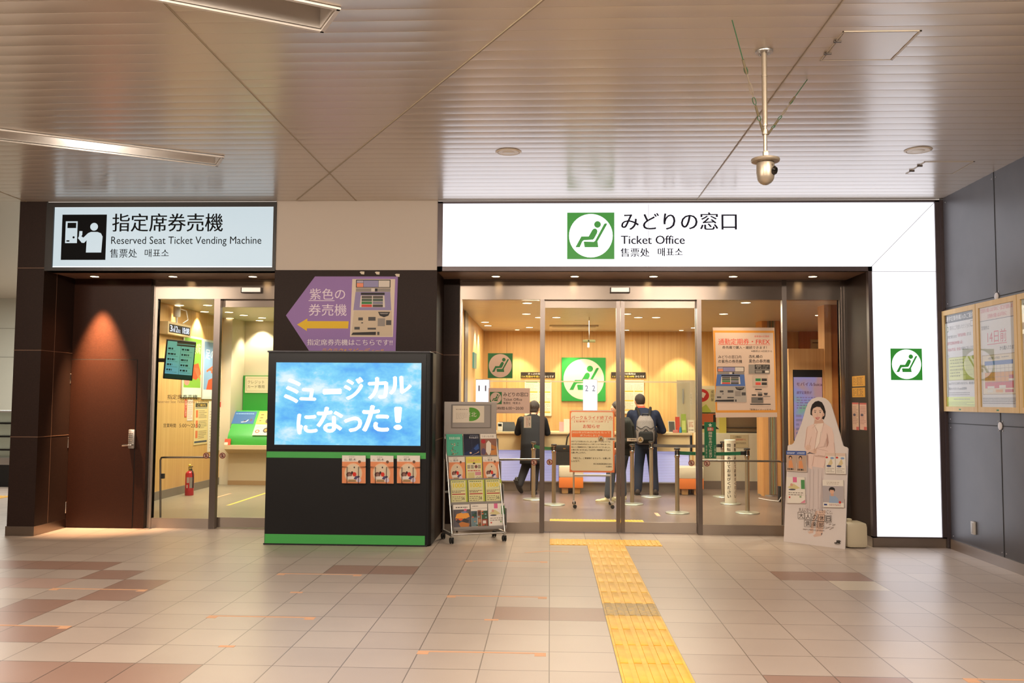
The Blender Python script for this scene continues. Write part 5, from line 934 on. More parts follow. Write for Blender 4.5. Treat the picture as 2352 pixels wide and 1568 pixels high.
for x0, x1, ch, lab in ((1093, 1123, '1', 'glowing white counter lantern numbered 1, above the brochure rack'), (1340, 1371, '2', 'glowing white counter lantern numbered 2, above the park and ride board')):
    a, b = P(x0, 880, 15.2), P(x1, 880, 15.2); zt_ = P(x0, 872, 15.2)[2]; t = thing('number_lantern', lab, 'lantern', ((a[0]+b[0])/2, 15.26, 1.01)); g = G(); g.box(a[0], b[0], 15.2, 15.34, 1.30, zt_, LB, 0.01); xm = (a[0]+b[0])/2; g.build('light_box', t)
    g = G(); g.box(a[0]-0.004, b[0]+0.004, 15.196, 15.344, zt_, zt_+0.012, ALU); g.box(b[0]+0.001, b[0]+0.012, 15.2, 15.34, 1.30, zt_, ink('#a9a7b4')); g.tube([(xm, 15.66, 1.01), (xm, 15.66, 1.36), (xm, 15.3, 1.36)], 0.012, ALU, 8); g.build('holder', t)
    c = Card([(0, 0), (30, 40)], (a[0], 15.199, zt_), (b[0]-a[0], 0, 0), (0, 0, -0.29), 0.0, eps=0.0006); c.text(ch, 6 if ch == '1' else 4, 13, 9 if ch == '1' else 10.5, 26, NG); c.text(ch, 21 if ch == '1' else 19.5, 13, 24 if ch == '1' else 26, 26, NG); c.build('numeral', parent=t)
# counter things
def on_counter(px, Y=15.75): return P(px, 990, Y)[0]
x = on_counter(1164); t = thing('ticket_terminal', 'dark ticket terminal with tilted screen on the counter behind the rack', 'terminal', (x, 15.8, 1.01)); g = G(); g.prism([(x-0.17, 15.8, 1.011), (x+0.17, 15.8, 1.011), (x+0.12, 15.96, 1.17), (x-0.14, 15.96, 1.17)], (0, 0.05, 0), BLACKM); g.build('screen', t); g = G(); g.box(x-0.12, x+0.12, 15.86, 16.1, 1.01, 1.05, BLACKM, 0.01); g.build('stand', t)
x = on_counter(1148); t = thing('card_reader', 'small pale card reader on the counter just left of the dark suited visitor', 'card reader', (x, 15.65, 1.01)); g = G(); g.box(x-0.045, x+0.045, 15.8, 15.9, 1.01, 1.16, WHITE, 0.01); g.build('body', t); g = G(); g.box(x-0.03, x+0.03, 15.795, 15.8, 1.10, 1.14, BLACK); g.build('display', t)
def slab_stand(name, px, w_, h_, m, lab, cat, Y=15.8, lean=0.06, fn=None):
    x = on_counter(px, Y); c = Card([(0, 0), (100, 140)], (x-w_/2, Y+lean, 1.011+h_), (w_, 0, 0), (0, -lean, -h_), 0.012, ink(m))
    if fn: fn(c)
    tag(c.build(name), lab, cat)
slab_stand('price_card', 1291, 0.10, 0.17, '#d79a98', 'pink card standing on the counter left of the park and ride board', 'card', 15.88)
slab_stand('desk_notice', 1303, 0.12, 0.22, '#d8cfbd', 'white desk notice beside the pink counter card', 'notice', 15.85)
slab_stand('photo_stand', 1544, 0.12, 0.20, '#cfc4ae', 'pale easel card on the counter right of the backpack wearer', 'card', 15.8, 0.09, lambda c: c.rect(8, 8, 92, 130, ink('#4a443e')))
slab_stand('leaflet_stand', 1557, 0.075, 0.27, '#c9452f', 'red leaflet stand on the counter', 'leaflet', 15.88)
slab_stand('leaflet_stand', 1571, 0.085, 0.32, '#9db04a', 'tall green leaflet stand on the counter', 'leaflet', 15.9, 0.05, lambda c: c.rect(15, 50, 85, 120, ink('#c9cf7a')))
slab_stand('leaflet_stand', 1588, 0.11, 0.22, '#d3c4a8', 'cream leaflet box with small print on the counter end', 'leaflet', 15.8, 0.05, lambda c: (c.rows(15, 20, 85, 80, 4, ink('#a85a3c'), .5, 2), c.rows(10, 100, 90, 120, 1, ink('#5a5048'), .5, 2)))
x = on_counter(1563, 15.78); g = G(); g.lathe([(0.024, 0), (0.026, 0.03), (0.02, 0.07), (0.014, 0.10)], (x, 15.78, 1.011), ink('#3f7fa8'), 14); tag(g.build('small_bottle'), 'small blue bottle on the counter before the leaflet stands', 'bottle')
x = on_counter(1551, 15.76); g = G(); g.box(x-0.04, x+0.04, 15.74, 15.78, 1.011, 1.06, ink('#c97a72'), 0.004); tag(g.build('tissue_box'), 'small red and white box on the counter edge', 'box')
# right hand end: cream partition, white cabinet, posters, columns
a, b = P(1555, 900, 16.1), P(1602, 900, 16.1); t = thing('partition_panel', 'cream partition panel with grey handle at the counter end', 'partition', ((a[0]+b[0])/2, 16.12, 1.01)); g = G(); g.box(a[0], b[0], 16.1, 16.16, 1.01, P(1580, 873, 16.1)[2], mat('partition_cream', '#cfc3a3', 0.5)); g.build('panel', t); p, q = P(1567.5, 893, 16.09), P(1570.5, 926, 16.09); g = G(); g.box(p[0], q[0], 16.08, 16.1, q[2], p[2], ALU); g.build('handle', t)
c = cardY(1585, 902, 1590, 930, 16.097, 0.002, ink('#d8cfb4')); c.vtext('お知らせ', 1586, 903, 1589, 929, ink('#8a8068')); tag(c.build('notice_strip'), 'narrow cream strip with vertical writing on the partition', 'notice')
a, b = P(1600, 1050, 16.4), P(1752, 1050, 16.4); zt_ = P(1690, 995, 16.4)[2]; t = thing('service_cabinet', 'white cabinet front with grey plinth behind the queue posts', 'cabinet', ((a[0]+b[0])/2, 16.5, 0)); g = G(); g.box(a[0], b[0], 16.4, 16.75, 0.14, zt_, mat('cabinet_cream', '#dad3ba', 0.5), 0.004); g.build('body', t); g = G(); g.box(a[0], b[0], 16.385, 16.75, 0, 0.14, mat('plinth_grey', '#857a70')); g.build('plinth', t)
p, q = P(1663, 955, 16.6), P(1743, 994, 16.6); t = thing('service_hatch', 'dark framed service hatch above the white cabinet, under the ticket poster', 'hatch', ((p[0]+q[0])/2, 16.65, zt_)); g = G(); bars(g, p[0], q[0], zt_, p[2]+0.12, 0.02, 0.03, 0.03, 0.02, 16.6, 16.64, mat('hatch_frame', '#3a332c', 0.4)); g.build('frame', t); g = G(); g.box(p[0], q[0], 16.64, 16.66, zt_, p[2]+0.12, mat('hatch_shutter', '#8a7a62', 0.35, 0.4)); g.build('shutter', t); g = G(); g.box(p[0]+0.02, q[0]-0.03, 16.6, 16.625, zt_+0.09, zt_+0.105, mat('hatch_frame', '#3a332c')); g.build('bar', t)
g = G(); g.box(P(1600, 900, 16.8)[0], P(1760, 900, 16.8)[0], 16.78, 16.84, zt_, P(1650, 886, 16.8)[2], mat('partition_cream', '#cfc3a3')); struct(g.build('wall_behind_cabinet'))
c = cardY(1603, 891, 1668, 1000, 16.55, 0.006, ink('#cfc491'))
c.rect(1603, 891, 1668, 893.5, CW); c.ell(1611, 908, 18, 15, ink('#b8302a'), 30); c.ell(1606, 906, 8, 7, ink('#7d2420'), 18); c.poly([(1604, 908), (1614, 900), (1622, 904), (1616, 914)], ink('#d8cfc0')); c.vtext('成田屋', 1633, 895, 1640, 922, ink('#4a4632'), 0.01)
c.poly([(1606, 940), (1622, 928), (1634, 945), (1620, 955)], ink('#a9b84c')); c.rect(1603, 947, 1668, 949.5, ink('#2a2521')); c.rect(1605, 950, 1645, 975, ink('#b9603a')); c.rect(1606, 952, 1611, 974, ink('#2a2521')); c.rect(1638, 952, 1644, 974, ink('#2a2521')); c.poly([(1603, 985), (1612, 977), (1642, 977), (1652, 985)], ink('#2a2521')); c.rect(1652, 930, 1668, 995, ink('#c9bd5a'))
tag(c.build('wall_poster'), 'travel poster with a red lantern disc, behind the hanging green plaque', 'poster')
c = cardY(1677, 998, 1719, 1028, 16.39, 0.003, ink('#c9bb97')); c.text('この機械は', 1684, 1001, 1703, 1005.5, ink('#4a4234'), 0.01); c.text('定期券専用です。', 1690, 1007, 1714, 1011.5, ink('#b84a3c'), 0.01); c.rows(1688, 1015, 1714, 1020, 2, ink('#5a5242'), .4, 3); tag(c.build('cabinet_notice'), 'cream notice with red writing on the white cabinet', 'notice')
# wood column with glass edge
a, b = P(1749, 1100, 15.25), P(1799, 1100, 15.25)
g = G(); xm, rad = (a[0]+b[0])/2, (b[0]-a[0])/2
g.prism([(xm-rad+0.0, 15.55, 0), (xm-rad, 15.32, 0), (xm-rad*0.8, 15.25, 0), (xm+rad*0.8, 15.25, 0), (xm+rad, 15.32, 0), (xm+rad, 15.55, 0)], (0, 0, OZ), WOODO)
for f_, m_ in ((-0.30, ALU), (-0.12, mat('glass_edge', '#7f836c', 0.25)), (0.12, mat('glass_edge', '#7f836c')), (0.28, ALU)): g.box(xm+rad*f_, xm+rad*(f_+0.14), 15.235, 15.25, 0.03, OZ, m_)
g.lathe([(rad*1.1, 0), (rad*1.1, 0.02), (rad*1.0, 0.022)], (xm, 15.4, 0), ALU, 28); struct(g.build('column_wood'))
a, b = P(1680, 720, 17.2), P(1744, 720, 17.2); g = G(); g.box(a[0], b[0], 17.2, 17.6, 0, OZ, CREAM); struct(g.build('column_cream'))
g = G(); a, b = P(1837, 780, 17.5), P(1900, 780, 17.5); g.box(a[0], 5.19, 17.5, 17.6, 0, OZ, WOODD); struct(g.build('wall_office_brown'))
c = cardY(1862, 779.5, 1890, 802, 17.49, 0.004, ink('#c9bb96')); c.rect(1866, 786, 1882, 788, ink('#5a4f3c')); tag(c.build('wall_notice'), 'pale notice high on the brown wall, above the wood kiosk', 'notice')
KYK = 12.7
a, b, d, e = P(1812, 900, KYK), P(1890, 900, KYK), P(1909, 900, KYK), P(1927, 900, KYK); zk = P(1850, 800.5, KYK)[2]
t = thing('signage_kiosk', 'pale wood kiosk with a colourful upright screen behind the standee', 'kiosk', ((a[0]+b[0])/2, KYK+0.1, 0)); g = G(); g.box(a[0], b[0]+0.017, KYK, KYK+0.22, 0, zk, WOODO); g.build('cabinet', t)
SG = bpy.data.materials.new('screen_pastel'); SG.use_nodes = True; k = N(SG); k.b.inputs['Base Color'].default_value = (0.02, 0.02, 0.02, 1); f = k.noise(k.tc, 2.4, 2); k.l(k.ramp(f, [(0.3, '#e08aa0'), (0.45, '#c99a9a'), (0.55, '#a59ad8'), (0.68, '#7fc46a')]), k.b.inputs['Emission Color']); k.b.inputs['Emission Strength'].default_value = 0.6
c = cardY(1822, 849, 1890, 1012, KYK-0.004, 0.003, BLACK); c.rect(1823.5, 866, 1889, 1010, SG); DP = ink('#5a2f4a'); c.text('モバイルSuica', 1830, 878, 1889, 886, DP, 0.02); c.text('通学定期券が', 1830, 898, 1865, 905, DP, 0.012); c.rows(1830, 910, 1880, 940, 5, ink('#7a6a9a'), .4, 4); c.rows(1828, 950, 1885, 1000, 5, ink('#8a86b8'), .5, 5); c.build('display', parent=t)
g = G(); g.box(b[0]+0.02, d[0], KYK-0.05, KYK+0.25, 0, OZ, WOODO); struct(g.build('column_orange_wood')); g = G(); g.box(d[0], e[0]+0.25, KYK-0.02, KYK+0.25, 0, OZ, WOODD); struct(g.build('column_brown'))
a = P(1793, 1126, 14.4); g = G(); g.box(a[0]-0.035, a[0]+0.035, 14.36, 14.45, 0.0, 0.24, BLACKM, 0.006); rt = tag(g.build('router_box'), 'small black box with a white cable standing by the wood column', 'box'); g = G(); g.tube([(a[0], 14.36, 0.08), (a[0]-0.06, 14.3, 0.02), (a[0]-0.16, 14.5, 0.012), (a[0]-0.25, 14.8, 0.012)], 0.007, WHITE, 6); g.build('cable', rt)
c = Card([(0, 0), (10, 30)], (-1.297, 14.9, 2.12), (0, -0.2, 0), (0, 0, -0.35), 0.02, lit('#9fd8b0', 0.7)) if False else None
g = G(); q = WX(1088, 828, -1.3); g.box(-1.3, -1.27, q[1]-0.25, q[1]+0.25, q[2]-0.13, q[2]+0.13, lit('#8fc7a2', 0.55)); tag(g.build('exit_sign'), 'narrow glowing green sign edge on the left wood wall', 'sign')
g = G(); q = WX(1070, 800, -1.3); g.box(-1.3, -1.285, q[1]-0.3, q[1]+0.22, 0, P(1070, 700, q[1])[2]-0.05, mat('steel_door_dark', '#5d5149', 0.35, 0.6)); struct(g.build('door_5'))
# stools with orange skirts
for px, py, lab in ((1311, 1128, 'white and orange stool under the black bag, left of the board'), (1584, 1130, 'white and orange stool behind the queue posts on the right')):
    q = P(px, 1120, 15.43); q[2] = 0.0; t = thing('stool', lab, 'stool', q, 0, 'stools in the office'); x, y = q[0], q[1]; W = 0.205
    g = G(); g.box(x-W, x+W, y-W, y+W, 0.27, 0.465, mat('stool_cream', '#d3c7ae', 0.5), 0.03); g.build('seat', t); g = G(); g.box(x-W+0.003, x+W-0.003, y-W+0.003, y+W-0.003, 0.10, 0.275, mat('stool_orange', '#d8752f', 0.55), 0.012); g.build('skirt', t)
    for sx in (-1, 1):
        for sy in (-1, 1): g = G(); g.box(x+sx*0.10-0.055, x+sx*0.10+0.055, y+sy*0.12-0.05, y+sy*0.12+0.05, 0, 0.105, mat('stool_foot', '#b58d5a', 0.5), 0.02); g.build('foot', t)
q = P(1300, 1120, 15.42); x, y = q[0]-0.03, 15.42; t = thing('shoulder_bag', 'black shoulder bag with upright strap, resting on the left stool', 'bag', (x, y, 0.465)); g = G(); g.prism([(x-0.17, y-0.06, 0.467), (x+0.2, y-0.06, 0.467), (x+0.2, y-0.06, 0.78), (x-0.22, y-0.06, 0.80), (x-0.2, y-0.06, 0.62)], (0, 0.13, 0), mat('bag_leather', '#1e1d1b', 0.45)); g.box(x-0.215, x+0.2, y-0.066, y+0.075, 0.70, 0.80, mat('bag_leather', '#1e1d1b'), 0.006); g.build('body', t)
g = G(); g.tube([(x+0.03, y, 0.79), (x+0.05, y, 0.93), (x+0.10, y, 1.01), (x+0.17, y, 1.04), (x+0.19, y, 0.8)], 0.012, mat('bag_leather', '#1e1d1b'), 8); g.build('strap', t); g = G(); g.box(x-0.02, x+0.02, y-0.072, y-0.064, 0.735, 0.755, mat('clasp', '#a08a5a', 0.3, 0.9)); g.build('clasp', t)
# queue posts
PM = mat('post_champagne', '#b3a78f', 0.32, 0.75); BASEM = mat('post_base', '#a9ab9d', 0.35, 0.6)
def post(px, py, lab):
    q = FL(px, py); x, y = q[0], q[1]; t = thing('queue_post', lab, 'queue post', (x, y, 0), 0, 'queue posts in the office')
    g = G(); g.lathe([(0.165, 0), (0.168, 0.006), (0.16, 0.016), (0.06, 0.026), (0.035, 0.032)], (x, y, 0), BASEM, 36); g.build('base', t); g = G(); g.lathe([(0.031, 0.03), (0.031, 0.77)], (x, y, 0), PM, 20); g.build('pole', t)
    g = G(); g.lathe([(0.036, 0.77), (0.038, 0.775), (0.036, 0.80), (0.032, 0.805), (0.032, 0.865), (0.036, 0.87), (0.036, 0.878)], (x, y, 0), CHROME, 20)
    for k in range(4): g.box(x+0.032*math.cos(k*1.57+0.78)-0.008, x+0.032*math.cos(k*1.57+0.78)+0.008, y+0.032*math.sin(k*1.57+0.78)-0.008, y+0.032*math.sin(k*1.57+0.78)+0.008, 0.80, 0.865, BLACK)
    hd = g.build('belt_head', t); g = G(); g.lathe([(0.042, 0.878), (0.045, 0.885), (0.042, 0.90), (0.02, 0.905)], (x, y, 0), mat('post_cap', '#3a3632', 0.4), 20); g.build('cap', t)
    return t, x, y
PA = post(1225, 1147, 'queue post beside the dark suited visitor, left end of the short green belt'); PB = post(1272, 1159, 'queue post before the left sliding door, right end of the short green belt'); PC = post(1452, 1158, 'beltless queue post just right of the door meeting line'); PD = post(1496, 1141, 'queue post behind the backpack wearer, start of the grey belt'); PE = post(1556, 1178, 'front queue post holding the green belt with the plaque'); PF = post(1661, 1141, 'rear right queue post where the grey belt ends'); PG = post(1717, 1178, 'front right queue post at the end of the green belt')
def belt(a, b, mt, sag=0.01):
    (t, x0, y0), (_, x1, y1) = a, b; d = np.array([x1-x0, y1-y0]); L = np.linalg.norm(d); d /= L; n_ = np.array([-d[1], d[0]])*0.0012; g = G(); up, dn = [], []
    for i in range(13):
        s = i/12; p = np.array([x0, y0])+d*(0.035+(L-0.07)*s); zz = 0.832-sag*4*s*(1-s); up.append((*p, zz+0.024)); dn.append((*p, zz-0.024))
    vs = []; 
    for u_, d_ in zip(up, dn): vs += [np.array(u_)+[*n_, 0], np.array(d_)+[*n_, 0], np.array(d_)-[*n_, 0], np.array(u_)-[*n_, 0]]
    fs = [[4*i+j, 4*i+(j+1) % 4, 4*i+4+(j+1) % 4, 4*i+4+j] for i in range(12) for j in range(4)]+[[0, 1, 2, 3], [51, 50, 49, 48]]; g.add(vs, fs, mt); g.build('belt', t)
    e = np.array([x1, y1])-d*0.06; g = G(); g.obox((e[0], e[1], 0.832), (*d, 0), (-d[1], d[0], 0), (0, 0, 1), 0.03, 0.012, 0.026, BLACKM, 0.006); g.build('belt_clip', t)
belt(PA, PB, GREENB); belt(PD, PF, mat('belt_grey', '#4a4441', 0.6)); belt(PE, PG, GREENB, 0.012)
yq = PE[2]-0.03
c = cardY(1618, 969, 1645, 1052.5, yq, 0.006, GREENB); c.poly([(1631.5+5*math.sin(i*0.628)*(1 if i % 2 == 0 else 0.45), 976-5*math.cos(i*0.628)*(1 if i % 2 == 0 else 0.45)) for i in range(10)], ink('#cfd8c4')); c.rect(1625, 981, 1639, 989.5, ink('#c0504a')); c.text('お願い', 1626, 982, 1638, 988.5, CW, 0.012); c.vtext('間隔をあけてお並び', 1628, 991, 1635.5, 1051, CW, 0.03); c.vtext('ご協力を', 1640, 1022, 1643.5, 1050, CW); c.vtext('感染防止', 1621, 1022, 1624, 1050, CW); tag(c.build('belt_plaque'), 'hanging green plaque with vertical white writing on the green belt', 'sign')
# round banner post
q = FL(1678, 1157); x, y = q[0], q[1]; t = thing('banner_post', 'white cylinder sign with vertical black writing on a round base', 'sign', (x, y, 0)); g = G(); g.lathe([(0.155, 0), (0.158, 0.006), (0.15, 0.018), (0.09, 0.026)], (x, y, 0), BASEM, 36); g.build('base', t)
zt_ = P(1678, 1010, y)[2]; rr = 0.085; g = G(); g.lathe([(rr, 0.026), (rr, zt_), (rr*0.97, zt_+0.003)], (x, y, 0), mat('banner_white', '#dcd4c0', 0.5), 40)
for ang in (-2.02, -0.72):
    h = (zt_-0.14)/13
    for i, ch in enumerate('間隔をあけてお並びください'):
        v, f = glyphs(ch); zt2 = zt_-0.05-i*h
        for dx in (0, 0.003): g.add([(x+(rr+0.001)*math.cos(ang+((a_-0.5)*0.05+dx)/rr), y+(rr+0.001)*math.sin(ang+((a_-0.5)*0.05+dx)/rr), zt2-h*0.85+b_*h*0.78) for a_, b_ in v], f, ink('#2b2723'))
g.build('printed_sleeve', t)
# easel board with casters
YE = 13.35; a, b = P(1308.5, 1014, YE), P(1411, 1014, YE); zt_, zb_ = P(1360, 944, YE)[2], P(1360, 1084, YE)[2]
t = thing('notice_stand', 'wheeled notice stand with an orange bordered park and ride board', 'notice stand', ((a[0]+b[0])/2, YE+0.15, 0))
c = cardY(1308.5, 944, 1411.5, 1084.5, YE, 0.02, ink('#dd7444')); OE = ink('#dd7444'); PW = ink('#dccfb2'); RE = ink('#c9432c')
c.poly([(1313, 946), (1407, 946), (1408, 950), (1408, 1078), (1404, 1081), (1315, 1081), (1311, 1078), (1311, 950)], PW); c.text('パーク＆ライド終了の', 1312, 954.5, 1406, 963.5, RE, 0.012); c.rect(1311.5, 964.5, 1407, 965, OE); c.text('[ 駐車場サービスは終了 ]', 1319, 966, 1397, 970.5, RE); c.text('お知らせ', 1339, 974.5, 1378, 983.5, RE, 0.02)
c.rect(1312.5, 989, 1404, 1004, OE); c.text('2022年2月28日(月)をもって', 1314, 990.5, 1401, 996, PW, 0.012); c.text('終了いたしました。', 1333, 997.5, 1381, 1002.5, PW, 0.012)
KB = ink('#40372e')
for i, s in enumerate(('かねてよりお知らせいたしました通りパーク＆ライドは', '2022年2月28日(月)をもって終了させて頂きました。', '長らくご愛顧頂きまして誠にありがとうございました。', 'お客さまにおかれましては何卒ご理解賜りますよう')): c.text(s, 1312.5, 1012+6.4*i, 1402, 1015.8+6.4*i, KB, 0.012)
c.text('お願い申し上げます。', 1312.5, 1037.6, 1346, 1041.4, KB, 0.012); c.text('今後とも、ご愛顧賜りますよう、お願い申', 1316, 1050, 1402, 1054, KB, 0.012); c.text('し上げます。', 1312.5, 1056.5, 1332, 1060.5, KB, 0.012); c.text('東日本旅客鉄道株式会社', 1363, 1063, 1405, 1066.5, KB, 0.012); c.text('小山駅長', 1391, 1069, 1405, 1072.5, KB, 0.012)
c.build('board', parent=t)
g = G(); g.box(a[0]+0.02, b[0]-0.02, YE+0.03, YE+0.06, zt_, zt_+0.012, ALU)
for x in (a[0]+0.06, b[0]-0.05): g.tube([(x, YE+0.03, zt_-0.02), (x, YE+0.03, 0.10)], 0.013, ALU, 10); g.tube([(x, YE-0.14, 0.085), (x, YE+0.36, 0.085)], 0.012, ALU, 10)
g.tube([(a[0]+0.06, YE+0.03, zb_-0.05), (b[0]-0.05, YE+0.03, zb_-0.05)], 0.016, ALU, 10); g.build('frame', t)
for x in (a[0]+0.06, b[0]-0.05):
    for yy in (YE-0.12, YE+0.34):
        g = G(); g.tube([(x, yy, 0.085), (x, yy, 0.055)], 0.008, CHROME, 8); g.obox((x+0.012, yy, 0.045), (1, 0, 0), (0, 1, 0), (0, 0, 1), 0.016, 0.01, 0.014, ink('#b09a6a'), 0.003)
        for o_ in (-0.014, 0.014): g.lathe([(0.006, -0.007), (0.026, -0.006), (0.028, 0), (0.026, 0.006), (0.006, 0.007)], (x+0.015, yy+o_, 0.028), RUBBER, 18, (0, 1, 0))
        g.build('caster', t)
# floor tapes inside
for x0, y0, x1, y1, lab in ((1.45, 12.45, 1.5, 12.8, 'short orange tape on the office floor before the front queue post'),): g = G(); g.box(x0, x1, y0, y1, 0, 0.0012, TAPE); tag(g.build('floor_tape'), lab, 'tape')

# ================================================================== ticket machine room on the left
for i, ((px, py), lab, en) in enumerate((((400, 700), 'nearest the left wall and clock', 110), ((477, 700), 'large one before the steel post', 110), ((460, 715), 'above the blue framed poster', 90), ((526, 716), 'first beyond the steel post', 80), ((560, 723), 'large one beyond the steel post', 110), ((515, 730), 'behind the steel post by the pilaster', 60), ((602, 729), 'upper one of the pair beside the pillar', 60), ((602, 737), 'lower one of the pair over the machine wall', 90))):
    x, y = ptr(px, py, LZ); downlight(max(x, -5.86), min(y, 16.75), LZ-0.001, 0.08, 'lit machine room downlight, '+lab, 'machine room downlights', True, en, mat('rim_office', '#d8c7a2'), GLOWI, spot=1.7, blend=0.5, color=WARM2)
lamp('added_machine_room_fill', 'AREA', (-4.4, 13.6, LZ-0.06), 120, WARM2, size=2.2, size_y=2.8)  # broad area light added as room fill, not a fitting
LX = -5.978
def onwall(x0, y0, x1, y1, off, fn, base, name, lab, cat, t_=0.004):
    """a sheet on the left wall given by photo pixels of its near top and far bottom corners"""
    A, B = WX(x0, (y0+y1)/2, LX+off), WX(x1, (y0+y1)/2, LX+off); zt_ = WX(x0, y0, LX+off)[2]; zb_ = WX(x0, y1, LX+off)[2]
    c = Card([(0, 0), (100, 140)], (LX+off, A[1], zt_), (0, B[1]-A[1], 0), (0, 0, zb_-zt_), t_, base); fn(c); o = c.build(name); return tag(o, lab, cat)
def f_green(c): c.rect(0, 0, 100, 140, ink('#c9d0b8')); c.rect(6, 5, 94, 118, ink('#7fae3f')); c.text('冬の味', 55, 12, 90, 40, ink('#d8e0c4')); c.poly([(30, 70), (80, 60), (95, 85), (70, 100), (40, 95)], ink('#c9562f')); c.poly([(20, 60), (40, 55), (35, 75)], ink('#d8703f')); c.ell(22, 105, 14, 8, ink('#d98a7a'), 14); c.rect(6, 118, 94, 135, ink('#dcdcc8')); [c.line(60+6*i, 72, 78+5*i, 92+3*i, 2.5, ink('#d8744a')) for i in range(4)]
def f_blue(c): c.rect(0, 0, 100, 140, ink('#c9d0c8')); c.rect(6, 5, 94, 118, ink('#7f9fc0')); c.text('足の味', 12, 22, 90, 46, ink('#dfe4e8')); c.poly([(20, 118), (30, 95), (60, 88), (90, 100), (94, 118)], ink('#c9502f')); [c.line(20+12*i, 75-5*(i % 2), 60+10*i, 60+12*i, 5, ink('#d8663f')) for i in range(4)]; c.rect(6, 118, 94, 135, ink('#dcdcd0'))
onwall(420, 768, 464, 912, 0.02, f_green, ink('#b9b09a'), 'framed_poster', 'green framed crab poster behind the departure screen', 'poster', 0.018); onwall(466, 778, 508, 916, 0.02, f_blue, ink('#b9b09a'), 'framed_poster', 'blue framed crab leg poster beside the steel post', 'poster', 0.018)
RD2 = ink('#c9503f')
onwall(424.5, 917, 429, 958, 0.002, lambda c: c.vtext('お願いします', 20, 6, 85, 134, CW, .02), RD2, 'notice_strip', 'narrow red vertical notice on the machine room wood wall', 'notice')
onwall(430.5, 917, 443, 966, 0.002, lambda c: c.rows(10, 8, 90, 130, 9, ink('#c98a7f'), .3, 2), ink('#dccdbd'), 'wall_notice', 'pale pink notice beside the narrow red strip', 'notice')
def f_tall(c):
    c.rect(6, 5, 94, 18, ink('#4a443c')); c.text('ご案内', 20, 7, 80, 16, ink('#d9b04a'), .01); c.rect(6, 20, 94, 22, ink('#4a6a86')); c.rect(4, 128, 96, 134, ink('#4a4f5c'))
    for k in range(3): c.poly([(10, 28+33*k), (26, 28+33*k), (26, 52+33*k), (10, 52+33*k)], ink('#d8744a')); c.rows(32, 28+33*k, 92, 55+33*k, 5, ink('#8a7a62'), .35, k)
onwall(446, 922, 477, 1022, 0.004, f_tall, ink('#dcc58c'), 'wall_notice', 'tall yellow notice with orange tabs on the wood wall', 'notice')
onwall(478, 920, 508, 1038, 0.003, lambda c: (c.rect(20, 3, 95, 18, RD2), c.rows(10, 26, 90, 132, 14, ink('#b9a596'), .3, 6)), ink('#e0d6c2'), 'wall_notice', 'tall white notice with red heading by the steel post', 'notice')
# clock box on the left wall
A = WX(366, 745, LX); Y0 = A[1]; X1 = P(385.5, 745, Y0)[0]; Y1 = WX(438, 755, X1)[1]; zt_, zb_ = WX(385.5, 737, X1)[2], WX(385.5, 766, X1)[2]
t = thing('digital_clock', 'pale wood digital clock box reading 3 12 18:08 on the left wood wall', 'clock', ((LX+X1)/2, (Y0+Y1)/2, zb_)); g = G(); g.box(LX, X1, Y0, Y1, zb_, zt_, mat('clock_case', '#c9b48c', 0.5), 0.004); g.build('case', t)
c = Card([(0, 0), (180, 70)], (X1+0.003, Y0, zt_), (0, Y1-Y0, 0), (0, 0, zb_-zt_), 0.002, ink('#c4ae86')); c.rect(8, 13, 172, 60, BLACK); DG = lit('#e6ecff', 1.5)
for s, x0, x1, y0 in (('3', 16, 34, 19), ('月', 36, 46, 36), ('12', 50, 74, 19), ('日', 76, 85, 36), ('土', 87, 98, 34), ('18:08', 112, 166, 19)): c.text(s, x0, y0, x1, 54, DG, 0.02)
c.build('dial', parent=t)
g = G(); xx, zz = LX+0.10, zt_; g.lathe([(0.05, 0.10), (0.055, 0.12), (0.055, 0.26), (0.03, 0.27)], (xx, Y0+0.4, zz), WHITE, 18); g.tube([(xx, Y0+0.4, zz), (xx, Y0+0.4, zz+0.11)], 0.015, WHITE, 8); cb = tag(g.build('wall_camera'), 'white cylindrical camera above the digital clock', 'security camera'); g = G(); g.tube([(xx+0.05, Y0+0.4, zz+0.22), (xx+0.13, Y0+0.45, zz+0.2), (xx+0.14, Y0+0.5, zz+0.06), (xx+0.06, Y0+0.5, zz+0.003)], 0.008, WHITE, 6); g.build('cable', cb)
# tilted departure screen
TLp, TRp, BLp2 = P(383, 780, 13.0), P(450.5, 786.5, 13.22), P(374.5, 869, 13.16); U, V = TRp-TLp, BLp2-TLp
t = thing('departure_screen', 'tilted departure screen with pale green page, bracketed to the wood wall', 'screen', (TLp+TRp+V)/2)
TEA = bpy.data.materials.new('screen_teal'); TEA.use_nodes = True; k = N(TEA); k.b.inputs['Base Color'].default_value = (0.01, 0.012, 0.012, 1); f = k.noise(k.tc, 1.2, 1); k.l(k.ramp(f, [(0.35, '#8fcfa0'), (0.5, '#7fc9b0'), (0.65, '#6fbcd0')]), k.b.inputs['Emission Color']); k.b.inputs['Emission Strength'].default_value = 0.72
c = Card([(0, 0), (100, 140)], TLp, U, V, 0.05, BLACK); c.rect(4, 3, 97, 137, TEA); TK = ink('#23403a'); c.rect(50, 12, 50.8, 122, TK); c.rect(4, 121, 97, 122, TK); c.rect(4, 122, 97, 137, ink('#1f4a44')); c.rect(36, 3, 98, 10, ink('#4a4a36')); c.rect(36, 12, 98, 18, ink('#3f4030'))
for i in range(5):
    for j in (0, 1): c.rows(8+46*j, 26+19*i, 34+46*j, 33+19*i, 1, TK, .9, 3*i+j); c.rows(8+46*j, 36+19*i, 44+46*j, 39+19*i, 1, ink('#4f8a7c'), .5, 5*i+j)
